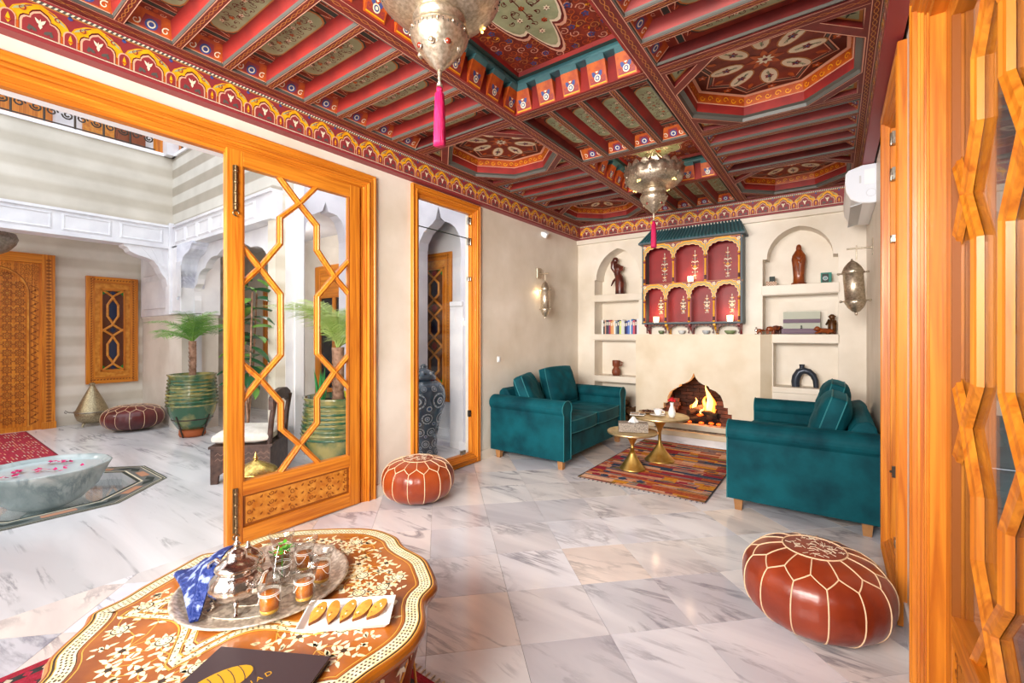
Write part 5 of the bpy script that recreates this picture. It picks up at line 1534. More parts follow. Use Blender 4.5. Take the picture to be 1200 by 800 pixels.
def arcade(n, zb, zt, zs):
    w = (cx1 - cx0) / n; holes = []; b = MB()
    for i in range(n):
        c = cx0 + w * (i + .5)
        holes.append([(c - w / 2 + .024, zb + .002)] + cab_arch(c, zs, w - .048, zt - .055) + [(c + w / 2 - .024, zb + .002)])
    s = holes_solid(rect(cx0, zb, cx1, zt), holes, cyf - .006, cyf + .012, TY, ROS); b.merge(s)
    P = Paint(b, (0, cyf - .006, 0), (1, 0, 0), (0, 0, 1), (0, -1, 0), .0012)
    for i in range(n):
        c = cx0 + w * (i + .5); A = cab_arch(c, zs, w - .048, zt - .055)
        mid = (c, zs)
        for k0, k1, m, l in ((0, .004, WHT, 3), (.004, .048, YEL, 1), (.016, .028, GRN, 2), (.048, .052, WHT, 2)):
            def of(d):
                o = []
                for j, (x, z) in enumerate(A):
                    dx, dz = x - c, (z - zs) + .03; L = hypot(dx, dz); kk = min(d, max(0, (w / 2 - abs(dx)) * L / max(abs(dx), 1e-4)))
                    o.append((x + dx / L * kk, min(z + dz / L * d, zt - .003)))
                return o
            i0, i1 = of(k0), of(k1)
            for j in range(len(A) - 1): P.fill([i0[j], i0[j + 1], i1[j + 1], i1[j]], m, l)
    for i in range(n + 1):
        x = cx0 + w * i; x = min(max(x, cx0 + .014), cx1 - .014)
        P.flower((x, zt - .035), .022, 6, WHT, BLU, 3); P.disc((x, zt - .035), .006, YEL, 5)
        for s_ in (-1, 1): P.curl((x + s_ * .035, zt - .022), 1, .010, GOLD, 3, 1, .004, s_)
        P.leaf((x, zt - .06), -pi / 2, .03, .012, GRN, 3)
    P.fill(rect(cx0, zt - .006, cx1, zt), GOLD, 4)
    obj('arcade', LX(b), CM, cb)
    for i in range(n + 1):
        x = cx0 + w * i; x = min(max(x, cx0 + .012), cx1 - .012); hh = zs - zb
        co = MB(); co.lathe([(0, 0), (.013, 0), (.013, .012), (.008, .018), (.010, hh * .25), (.007, hh * .28), (.0095, hh * .32), (.0085, hh * .8), (.013, hh * .84), (.008, hh * .9), (.014, hh), (0, hh)], 10, YEL)
        co.lathe([(.0102, hh * .05), (.0108, hh * .22)], 10, DRK, cap=False); co.lathe([(.0105, hh * .86), (.0125, hh * .95)], 10, ROS, cap=False)
        obj('colonnette', MB().merge(co, lambda p: p + Vector((x + 1.34, cyf - .012 - 5.5, zb - 1.25))), CM, cb)
    # painted bouquets on the back
    for i in range(n):
        q = MB(); P = Paint(q, (0, cyb - .0125, 0), (1, 0, 0), (0, 0, 1), (0, -1, 0), .0012)
        c = cx0 + w * (i + .5); c += .02; h0 = zb + (.06 if n == 3 else .12); S = (.30 if n == 3 else .17)
        P.strip([(c, h0), (c, h0 + S)], .004, WHT, 1)
        for k in range(7):
            z = h0 + S * (.08 + k * .13); r = .030 * sin(pi * (k + 1) / 8) * (1 if n == 3 else .8) + .006
            for s_ in (-1, 1):
                P.leaf((c, z), pi / 2 - s_ * 1.0, r * 1.3, .012, GRY if k % 2 else WHT, 2); P.disc((c + s_ * r, z + .008), .006, (YEL, WHT, ORG)[k % 3], 3, 6)
        P.flower((c, h0 + S * .45), .02, 6, WHT if n == 4 else YEL, YEL, 4); P.leaf((c, h0 + S), pi / 2, .03, .01, WHT, 2)
        for s_ in (-1, 1): P.curl((c + s_ * .014, h0 - .004), 1, .012, WHT, 2, 1, .004, s_)
        obj('painted_bouquet', LX(q), CM, cb)


arcade(3, czm + .01, cz1 - .012, czm + .30)
arcade(4, cz0 - .01, czm + .01, cz0 + .26)
# tiled canopy
roof = MB(); zt_, yt_ = 2.505, 5.47; ze, ye = 2.335, 5.255
roof.add([(cx0 - .05, ye, ze), (cx1 + .05, ye, ze), (cx1 - .02, yt_, zt_), (cx0 + .02, yt_, zt_), (cx0 - .05, 5.5, ze), (cx1 + .05, 5.5, ze), (cx0 + .02, 5.5, zt_), (cx1 - .02, 5.5, zt_)],
         [(0, 1, 2, 3), (1, 5, 7, 2), (0, 3, 6, 4), (3, 2, 7, 6), (0, 4, 5, 1)], TEA)
roof.box(cx0 - .05, ye - .006, ze - .02, cx1 + .05, 5.5, ze, SLATE)
obj('canopy', LX(roof), CM, cb)
ntile = 30
tlm = MB().tube([(0, 0, 0), (0, yt_ - ye, zt_ - ze)], .011, 8, TEA).mesh('roof_tile', CM)
for i in range(ntile):
    f_ = (i + .5) / ntile; x = (cx0 - .04) * (1 - f_) + (cx1 + .04) * f_; xt = (cx0 + .025) * (1 - f_) + (cx1 - .025) * f_
    o = obj('roof_tile', tlm, None, cb, (x + 1.34, ye - 5.5, ze + .006 - 1.25), (0, 0, -atan2(xt - x, yt_ - ye)))
# scrolled brackets below
for i in range(5):
    x = cx0 + (cx1 - cx0) * i / 4; x = min(max(x, cx0 + .02), cx1 - .02)
    b = MB().prism([(0, 0), (-.19, 0), (-.19, -.02), (-.13, -.04), (-.10, -.07), (-.06, -.08), (-.03, -.11), (0, -.137)], -.012, .012, (YEL if i in (1, 3) else ROS), lambda a, z, c: (x + c, cyb + a, cz0 - .028 + z))
    obj('bracket', LX(b), CM, cb)
for i in range(4):
    w = (cx1 - cx0) / 4; c = cx0 + w * (i + .5)
    hole = [(c - w / 2 + .03, cz0 - .139)] + cab_arch(c, cz0 - .125, w - .06, cz0 - .05) + [(c + w / 2 - .03, cz0 - .139)]
    pr = [(c - w / 2 + .012, cz0 - .028), (c - w / 2 + .012, cz0 - .137), (c - w / 2 + .03, cz0 - .137)] + cab_arch(c, cz0 - .125, w - .06, cz0 - .05) + [(c + w / 2 - .03, cz0 - .137), (c + w / 2 - .012, cz0 - .137), (c + w / 2 - .012, cz0 - .028)]
    b = MB().prism(pr, cyf + .06, cyf + .07, DRK, TY); P = Paint(b, (0, cyf + .06, 0), (1, 0, 0), (0, 0, 1), (0, -1, 0), .001)
    for k in range(5): P.curl((c - w * .3 + k * w * .15, cz0 - .042), k, .008, GOLD, 1, 1, .003)
    obj('valance', LX(b), CM, cb)
# lit candle glasses standing in the cabinet
CG = mat('candle_glass', 'ffe9c8', .3, emit=5, ecol='ffd9a0')
for (x, zb, lab) in ((-1.345, czm + .01, 'lit candle glass on the upper shelf of the painted cabinet'), (-1.74, cz0 - .01, 'lit candle glass in the leftmost lower arch of the painted cabinet'), (-.93, cz0 - .01, 'lit candle glass in the rightmost lower arch of the painted cabinet')):
    t = thing('candle_holder', lab, 'candle', (x, cyf + .08, zb + .001))
    obj('glass', MB().lathe([(0, 0), (.028, 0), (.031, .03), (.033, .07), (.030, .07), (.027, .008), (0, .006)], 16), CG, t)
    obj('flame', MB().tube([(0, 0, .03), (0, 0, .045), (.001, 0, .06)], [.006, .008, .001], 8), FL1, t)
    point('candle_light', (x, cyf + .05, zb + .095), .7, (1, .62, .35), .015)
# ---------------------------------------------------------------- inlaid coffee table
RAW = [(-1.48, .196), (-1.559, .221), (-1.656, .30), (-1.711, .327), (-1.731, .397), (-1.764, .456), (-1.811, .56), (-1.849, .652), (-1.812, .712), (-1.825, .828), (-1.797, .913), (-1.687, 1.031), (-1.532, 1.143), (-1.393, 1.158),
       (-1.30, 1.122), (-1.18, 1.107), (-1.103, 1.07), (-1.016, 1.008), (-.985, .93), (-.915, .865), (-.877, .799), (-.865, .733), (-.867, .65), (-.868, .575), (-.905, .522), (-.895, .412), (-.923, .327), (-1.033, .209), (-1.188, .112), (-1.327, .098), (-1.42, .14)]
TC = (-1.36, .62)
TCM = Vector((TC[0], TC[1], 0))


def smooth_loop(P, k=4):
    out = []; n = len(P)
    for i in range(n):
        p0, p1, p2, p3 = P[i - 1], P[i], P[(i + 1) % n], P[(i + 2) % n]
        for j in range(k):
            t = j / k
            out.append(tuple(.5 * ((2 * p1[d]) + (-p0[d] + p2[d]) * t + (2 * p0[d] - 5 * p1[d] + 4 * p2[d] - p3[d]) * t * t + (-p0[d] + 3 * p1[d] - 3 * p2[d] + p3[d]) * t ** 3) for d in (0, 1)))
    return out


OUT = smooth_loop([(x - TC[0], y - TC[1]) for x, y in RAW])
if sum(OUT[i - 1][0] * OUT[i][1] - OUT[i][0] * OUT[i - 1][1] for i in range(len(OUT))) < 0: OUT = OUT[::-1]
def inset(P, d):
    n = len(P); o = []
    for i in range(n):
        a, b = P[i - 2], P[(i + 2) % n]; dx, dy = b[0] - a[0], b[1] - a[1]; L = hypot(dx, dy) or 1
        o.append((P[i][0] - dy / L * d, P[i][1] + dx / L * d))
    return o
INL = [mat('inlay_walnut', '7c3c0c', .32, col2='b0641a', scale=5, detail=6, coat=.5), mat('mother_of_pearl', 'f3e9c9', .25, col2='dfcf9f', scale=40, coat=.4), mat('inlay_dark', '3a2a1c', .3), mat('inlay_brass_line', 'dba94a', .3, .3), mat('table_edge', 'aa5f10', .28, col2='7e420a', scale=6, coat=.5)]
ct = thing('coffee_table', 'lobed walnut coffee table with mother-of-pearl inlay in the foreground', 'coffee table', (TC[0], TC[1], .0095))
ZT = .45
b = MB(); n = len(OUT)
lv = [(.03, ZT - .035), (.006, ZT - .03), (0, ZT - .02), (.0, ZT - .012), (.004, ZT - .004), (.010, ZT)]
rings = [[(x, y, z) for x, y in inset(OUT, d)] for d, z in lv]
for k in range(len(rings) - 1):
    b.add(rings[k] + rings[k + 1], [(i, (i + 1) % n, n + (i + 1) % n, n + i) for i in range(n)], 4, True)
b.add(rings[-1], [tuple(range(n))], 0); b.add(rings[0], [tuple(range(n))[::-1]], 4)
top = obj('table_top', b, INL, ct)
q = MB(); P = Paint(q, (0, 0, ZT), (1, 0, 0), (0, 1, 0), (0, 0, 1), .0003)
def band(d0, d1, m, l):
    A, B2 = inset(OUT, d0), inset(OUT, d1)
    for i in range(n): P.fill([A[i], A[(i + 1) % n], B2[(i + 1) % n], B2[i]], m, l)
band(.014, .017, 3, 1); band(.017, .022, 2, 1); band(.022, .060, 1, 1); band(.022, .024, 3, 2); band(.058, .060, 2, 2); band(.060, .066, 0, 1); band(.067, .070, 3, 1)
for d, ph in ((.032, 0), (.041, .5), (.050, 0)):
    A = inset(OUT, d); acc = 0; step = .012
    for i in range(n):
        a, c = A[i], A[(i + 1) % n]; L = hypot(c[0] - a[0], c[1] - a[1]); 
        while acc < L:
            t = acc / L; x, y = a[0] + (c[0] - a[0]) * t, a[1] + (c[1] - a[1]) * t; ang = atan2(c[1] - a[1], c[0] - a[0]) 
            P.fill([(x + .0042 * cos(ang), y + .0042 * sin(ang)), (x - .003 * sin(ang), y + .003 * cos(ang)), (x - .0042 * cos(ang), y - .0042 * sin(ang)), (x + .003 * sin(ang), y - .003 * cos(ang))], 2, 2)
            acc += step
        acc -= L
# central star: double lattice border
def starpt(k):
    pts = []
    for i in range(96):
        t = 2 * pi * i / 96 + .35; m = abs(((t * 6 / (2 * pi)) % 1) - .5) * 2
        pts.append(((.205 + .13 * m ** 2.2) * k * cos(t) * 1.08, (.205 + .13 * m ** 2.2) * k * sin(t)))
    return pts
C0 = Vector((-.09, .04))
def S_(k): return [(x + C0.x, y + C0.y) for x, y in starpt(k)]
for k0, k1, m, l in ((1.0, 1.02, 3, 3), (.90, .985, 1, 3), (.87, .885, 3, 3), (.76, .84, 1, 3), (.73, .745, 3, 3)):
    A, B2 = S_(k0), S_(k1)
    for i in range(96): P.fill([A[i], B2[i], B2[(i + 1) % 96], A[(i + 1) % 96]][::-1], m, l)
for k in (.925, .96, .785, .815):
    A = S_(k)
    for i in range(0, 96): P.disc(A[i], .0032, 2, 4, 4, .0032, i)
rr = random.Random(12)
def inside(x, y, d):
    A = inset(OUT, d); c = False; m = len(A); j = m - 1
    for i in range(m):
        if (A[i][1] > y) != (A[j][1] > y) and x < (A[j][0] - A[i][0]) * (y - A[i][1]) / (A[j][1] - A[i][1]) + A[i][0]: c = not c
        j = i
    return c
pts_ = []; tries = 0
while len(pts_) < 62 and tries < 6000:
    tries += 1; x, y = rr.uniform(-.5, .5), rr.uniform(-.55, .55)
    if not inside(x, y, .105): continue
    t = atan2(y - C0.y, x - C0.x) - .35; m = abs(((t * 6 / (2 * pi)) % 1) - .5) * 2
    if hypot((x - C0.x) / 1.08, y - C0.y) < (.205 + .13 * m ** 2.2) * 1.02 + .028: continue
    if any(hypot(x - a, y - c) < .064 for a, c in pts_): continue
    pts_.append((x, y))
for i, (x, y) in enumerate(pts_):
    a = rr.random() * 6
    if i % 3 == 0:
        P.flower((x, y), .036, 9, 1, None, 1, a, 1.1); P.disc((x, y), .02, 2, 3, 12); P.disc((x, y), .017, 1, 4, 12)
        for k in range(6): P.disc((x + .011 * cos(k), y + .011 * sin(k)), .0028, 2, 5, 4)
    elif i % 3 == 1: P.flower((x, y), .030, 6, 1, 2, 1, a, .8)
    else:
        for k in range(4): P.leaf((x + .006 * k * cos(a), y + .006 * k * sin(a)), a + (k - 1.5) * .7, .03, .013, 1, 1)
    near = sorted(pts_, key=lambda p: hypot(p[0] - x, p[1] - y))[1:3]
    for (u, v) in near:
        mx, my = (x + u) / 2 - (v - y) * .25, (y + v) / 2 + (u - x) * .25
        P.strip([(x, y), ((x + mx) / 2 - (v - y) * .06, (y + my) / 2 + (u - x) * .06), (mx, my), ((u + mx) / 2 - (v - y) * .06, (v + my) / 2 + (u - x) * .06), (u, v)], .0028, 3, 0.6)
        for k in (-1, 1): P.leaf((mx, my), atan2(v - y, u - x) + k * 1.0, .026, .011, 1, 1)
cnt = 0
for _ in range(5000):
    x, y = rr.uniform(-.5, .5), rr.uniform(-.55, .55)
    if cnt > 290: break
    if not inside(x, y, .088): continue
    t = atan2(y - C0.y, x - C0.x) - .35; m = abs(((t * 6 / (2 * pi)) % 1) - .5) * 2
    if hypot((x - C0.x) / 1.08, y - C0.y) < (.205 + .13 * m ** 2.2) * 1.02 + .015: continue
    if any(hypot(x - a, y - c) < .036 for a, c in pts_): continue
    P.leaf((x, y), rr.random() * 6, rr.uniform(.018, .028), .010, 1, 1.2); cnt += 1
for i in range(12): P.flower((C0.x + .1 * cos(i), C0.y + .1 * sin(i)), .02, 6, 1, 2, 2)
o = obj('pearl_inlay', q, INL, ct); o['kind'] = 'stuff'
# apron and legs
b = MB(); ap = inset(OUT, .035); pts0 = [(x, y, ZT - .034) for x, y in ap]
s0, mm_ = 0, []
for i in range(n):
    s0 += hypot(ap[i][0] - ap[i - 1][0], ap[i][1] - ap[i - 1][1]); mm_.append(s0)
low = [(x * .955, y * .955, ZT - .115 - .05 * abs(sin(mm_[i] / s0 * pi * 8))) for i, (x, y) in enumerate(ap)]
b.add(pts0 + low, [(i, n + i, n + (i + 1) % n, (i + 1) % n) for i in range(n)], 0, True)
b.tube(low, .005, 6, 3, closed=True)
Lsum = s0
W2 = lambda a, z, l: None
for k in range(26):
    i = int(k / 26 * n); x, y = ap[i]; L = hypot(x, y)
    Q = Paint(b, (x * .985, y * .985, ZT - .075), (-y / L, x / L, 0), (0, 0, 1), (x / L, y / L, 0), .004)
    for j in range(3): Q.leaf((0, 0), .5 + j * 1.1 + k, .03, .012, 1, 1)
obj('apron', b, INL, ct)
for k in range(8):
    i = int((k + .5) / 8 * n); x, y = ap[i][0] * .9, ap[i][1] * .9; L = hypot(x, y); ux, uy = x / L, y / L
    lg = MB(); lg.tube([(x, y, ZT - .1), (x - ux * .02, y - uy * .02, .22), (x - ux * .035, y - uy * .035, .1), (x, y, .0)], [.05, .035, .03, .036], 6, 0)
    lg.tube([(x - ux * .0, y - uy * .0, ZT - .12), (x + ux * .016, y + uy * .016, .2), (x + ux * .03, y + uy * .03, .03)], .004, 5, 3); obj('leg', lg, INL, ct)

# ---------------------------------------------------------------- tray and tea things
TRAYM = mat('engraved_silver', 'e6dccd', .42, .75, col2='bdb0a0', scale=70, lo=.42, hi=.58, bump=.3)
SLV = mat('polished_silver', 'f0e8e2', .16, 1.0, col2='b5a9a4', scale=25, bump=.12, bscale=90)
ZB = ZT + .0105
TR = (-1.455, .690)
tr = thing('tray', 'round engraved silver tray on the coffee table', 'tray', (TR[0], TR[1], ZB))
obj('tray_body', MB().lathe([(0, .004), (.205, .004), (.215, .006), (.236, .018), (.243, .019), (.246, .015), (.218, .0), (0, 0)], 56), TRAYM, tr)
rg_ = MB()
for r in (.06, .12, .18): rg_.tube([(r * cos(i * pi / 24), r * sin(i * pi / 24), .0045) for i in range(48)], .0012, 4, closed=True)
for i in range(24):
    a = i * pi / 12; rg_.tube([(.065 * cos(a), .065 * sin(a), .0045), (.115 * cos(a + .13), .115 * sin(a + .13), .0045), (.175 * cos(a), .175 * sin(a), .0045)], .001, 4)
obj('engraving', rg_, TRAYM, tr)
ZTR = ZB + .0045
tp = thing('teapot', 'tall silver Moroccan teapot with domed lid on the tray', 'teapot', (-1.405, .585, ZTR), radians(20)); tp.scale = (1.1, 1.1, .98)
flu = lambda a, z: 1 + .02 * cos(16 * a)
obj('body', MB().lathe([(0, .026), (.03, .026), (.052, .036), (.064, .055), (.066, .070), (.060, .088), (.050, .100), (.044, .108), (.046, .112), (.0, .112)], 48, fn=flu), SLV, tp)
obj('lid', MB().lathe([(.048, .112), (.052, .116), (.05, .122), (.036, .134), (.024, .140), (.022, .158), (.015, .164), (.008, .168), (.006, .176), (.010, .180), (.006, .186), (.003, .19), (.004, .197), (0, .203)], 32), SLV, tp)
obj('spout', MB().tube([(.055, 0, .055), (.078, 0, .068), (.086, 0, .09), (.094, 0, .112), (.108, 0, .122)], [.014, .012, .009, .007, .006], 10), SLV, tp)
obj('handle', MB().tube([(-.046, 0, .108), (-.07, 0, .122), (-.094, 0, .105), (-.092, 0, .075), (-.064, 0, .05)], .0055, 8), SLV, tp)
for k in range(4):
    a = k * pi / 2 + pi / 4; c, s_ = cos(a), sin(a)
    obj('foot', MB().tube([(.04 * c, .04 * s_, .034), (.056 * c, .056 * s_, .026), (.05 * c, .05 * s_, .012), (.062 * c, .062 * s_, 0.001)], [.009, .006, .004, .006], 7), SLV, tp)
sg = thing('sugar_bowl', 'small lidded silver sugar bowl behind the teapot', 'sugar bowl', (-1.525, .668, ZTR)); sg.scale = (1.15, 1.15, 1.15)
obj('bowl', MB().lathe([(0, .0), (.024, 0), (.012, .012), (.03, .022), (.042, .04), (.042, .052), (.034, .062), (0, .062)], 28, fn=flu), SLV, sg)
obj('lid', MB().lathe([(.037, .062), (.036, .067), (.024, .08), (.012, .087), (.004, .094), (.006, .10), (0, .106)], 28), SLV, sg)
CLG = pane_mat('clear_tea_glass', 1.55, (.97, .97, .96)); TEA_ = mat('amber_tea', 'd0741c', .15, trans=.25, ior=1.33); TEA2 = mat('golden_tea', 'e8b440', .15, trans=.25, ior=1.33)
def tea_glass(label, x, y, tea=True, rz=0):
    t = thing('tea_glass', label, 'glass', (x, y, ZTR), rz, None)
    sc = lambda a, z: 1 + (.05 * abs(cos(6 * a)) if z > .072 else (.03 * cos(12 * a) if z < .02 else 0))
    obj('glass', MB().lathe([(0, .002), (.021, .0), (.026, .008), (.0245, .02), (.0235, .045), (.024, .06), (.029, .074), (.035, .092), (.034, .0925), (.028, .076), (.0225, .06), (.022, .02), (.022, .010), (0, .009)], 36, fn=sc), CLG, t)
    if tea:
        tt_ = obj('tea', MB().lathe([(0, .018), (.0215, .018), (.0215, .05), (0, .05)], 24), TEA_, t); obj('tea_base', MB().lathe([(0, .010), (.021, .010), (.0213, .0178), (0, .0178)], 24), TEA2, tt_)
    g = MB(); g.tube([(.0245 * cos(i * pi / 12), .0245 * sin(i * pi / 12), .052) for i in range(24)], .0008, 5, closed=True); g.tube([(.0245 * cos(i * pi / 12), .0245 * sin(i * pi / 12), .056) for i in range(24)], .0008, 5, closed=True)
    for k in range(2):
        g.tube([(.0252 * cos(k * pi + i * .13 - .8), .0252 * sin(k * pi + i * .13 - .8), .05 - .02 * sin(i / 12 * pi)) for i in range(13)], .0007, 5)
    obj('white_filigree', g, mat('white_filigree', 'f5f2ec', .4) if 'white_filigree' not in MATS else MATS['white_filigree'], t)
    t.scale = (1.14, 1.14, 1.18)
    return t
tea_glass('tea glass at the near edge of the tray, right of the teapot', -1.282, .618, rz=.9)
tea_glass('tea glass second along the near rim, closest to the biscuit dish', -1.262, .708, rz=1.2)
tea_glass('rightmost tea glass on the tray', -1.312, .79, rz=.4)
tea_glass('tea glass at the far side of the tray, behind the mint', -1.425, .80, rz=2)
tea_glass('tea glass at the back of the tray beside the sugar bowl', -1.525, .775, rz=1)
mg = tea_glass('empty looking glass holding fresh mint in the middle of the tray', -1.405, .715, tea=False)
MINT = mat('mint_leaf', '5aa82c', .45, col2='3c8420', scale=30); m_ = MB(); rr = random.Random(4)
for k in range(26):
    a = rr.random() * 6.28; r = rr.uniform(0, .022); z = .088 + rr.uniform(0, .018); L = .018; c = Vector((r * cos(a), r * sin(a), z)); d = Vector((cos(a + rr.uniform(-1, 1)), sin(a + rr.uniform(-1, 1)), rr.uniform(-.3, .8))).normalized(); s_ = d.cross(Vector((0, 0, 1))).normalized() * .006
    m_.add([c, c + d * L * .5 + s_, c + d * L, c + d * L * .5 - s_], [(0, 1, 2, 3)], 0)
m_.tube([(0, 0, .02), (.002, 0, .09)], .0015, 5); obj('mint_sprig', m_, MINT, mg)
sp = MB().tube([(-1.36, .66, ZTR + .003), (-1.39, .69, ZTR + .10), (-1.402, .705, ZTR + .125)], .0016, 6); sp.ball((-1.355, .655, ZTR + .004), .006, 0, 8, 5)
tag(obj('spoon', sp, SLV), 'thin long silver spoon leaning against the mint glass', 'spoon')
# blue brocade cloth over the tray rim
BC = mat('blue_brocade', '142a6c', .5, col2='8f9ed0', scale=34, detail=4, lo=.50, hi=.60, bump=.8, bscale=60, sheen=.2, metal=.15)
def cl(u, v):
    A, B_, C_ = Vector((-1.735, .535, ZB + .006)), Vector((-1.575, .640, ZB + .105)), Vector((-1.40, .478, ZB + .016))
    p = A * (1 - u) + B_ * u; q_ = p * (1 - v) + C_ * v
    q_ = q_ + Vector((0, 0, .045 * sin(pi * min(v * 1.05, 1)) * (.35 + u * .65) + .005 * sin(u * 16 + v * 4) * (1 - v)))
    return q_ + Vector((-.004, -.008, 0)) * sin(u * 11)
cm_ = MB().grid(lambda u, v: tuple(cl(u, v)), 26, 26)
tag(obj('cloth', cm_, BC, solid=.004), 'blue brocade cloth draped from the teapot handle over the tray', 'cloth')
# dish of biscuits
bd = thing('dish', 'white rectangular porcelain dish with five biscuits', 'dish', (-1.096, .742, ZB), radians(42.8))
def dish():
    b = MB(); L, Wd = .122, .067
    def rr_(l, w, z): return [(-l, -w, z), (l, -w, z), (l, w, z), (-l, w, z)]
    lv = [rr_(L - .016, Wd - .014, 0), rr_(L, Wd, .018), rr_(L - .004, Wd - .004, .019), rr_(L - .018, Wd - .016, .006)]
    for k in range(3):
        for i in range(4): j = (i + 1) % 4; b.add([lv[k][i], lv[k][j], lv[k + 1][j], lv[k + 1][i]], [(0, 1, 2, 3)])
    b.add(lv[0], [(3, 2, 1, 0)]); b.add(lv[3], [(0, 1, 2, 3)]); return b
obj('dish_body', dish(), PORC, bd, bevel=.0025)
BIS = [mat('biscuit', 'd0913a', .7, col2='b87626', scale=50, bump=.3), mat('biscuit_crust', '9a5a1e', .7, col2='7a4214', scale=40), mat('almond', 'f3e6c4', .5)]
names = ('leftmost biscuit slice in the white dish', 'second biscuit slice from the left in the white dish', 'middle biscuit slice in the white dish', 'second biscuit slice from the right in the white dish', 'rightmost biscuit slice in the white dish')
for i in range(5):
    b = MB(); pl = [(-.0, -.036)] + [(.0155 * cos(radians(a)), .031 * sin(radians(a)) + .004) for a in range(-60, 241, 20)]
    b.prism(pl, 0, .012, 0, None, 1); P = Paint(b, (0, 0, .012), (1, 0, 0), (0, 1, 0)); 
    for k in range(4): P.leaf((random.uniform(-.008, .008), random.uniform(-.02, .02)), random.random() * 6, .007, .004, 2 if k % 2 else 1, 1)
    a = (-.35, .0, -.35, -.6, -.7)[i]; x = -.082 + i * .040
    wx, wy = x * cos(radians(42.8)), x * sin(radians(42.8))
    o = obj('biscuit', b, BIS, None, (-1.096 + wx, .742 + wy, ZB + .014), (radians(18), radians(12), radians(42.8) + a)); tag(o, names[i], 'biscuit', 'biscuits in the white dish')
# menu
mn = thing('menu', 'dark brown menu booklet with a gold emblem on the coffee table', 'menu', (-1.235, .478, ZB), radians(28.9))
obj('cover', MB().box(0, -.21, 0, .288, 0, .004).box(.004, -.208, .004, .284, -.002, .011, 1).box(0, -.21, .011, .288, 0, .0145), [mat('menu_cover', '3a2c30', .45), mat('menu_paper', 'e6dfd2', .7)], mn, bevel=.001)
lg = MB(); P = Paint(lg, (0, 0, .0146), (1, 0, 0), (0, 1, 0), (0, 0, 1), .0003)
hx, hy = .085, -.108; A = [(hx + .075 * cos(t) * .9 - .0, hy + .038 * sin(t)) for t in [i * pi / 12 for i in range(24)]]
rot = lambda x, y: (hx + (x - hx) * cos(.9) - (y - hy) * sin(.9), hy + (x - hx) * sin(.9) + (y - hy) * cos(.9))
P.fill([rot(x, y) for x, y in A], 0, 1)
for k in range(-3, 4): P.strip([rot(hx + k * .02 + .008 * cos(t), hy + .034 * sin(t)) for t in (-1.2, -.6, 0, .6, 1.2)], .0018, 1, 2)
obj('gold_emblem', lg, [mat('menu_gold', 'd9a520', .35, .4), MATS['menu_cover']], mn)
def letters(text, size, m, parent, loc, rot_, ext=.0002, name='lettering'):
    cu = bpy.data.curves.new('t', 'FONT'); cu.body = text; cu.size = size; cu.extrude = ext
    o = bpy.data.objects.new('t', cu); COL.objects.link(o); dg = bpy.context.evaluated_depsgraph_get(); me = bpy.data.meshes.new_from_object(o.evaluated_get(dg)); bpy.data.objects.remove(o)
    me.materials.clear(); me.materials.append(m); k = obj(name, me, None, parent, loc, rot_); return k
letters('R I A D', .020, MATS['menu_gold'], mn, (.150, -.118, .0149), (0, 0, .95))

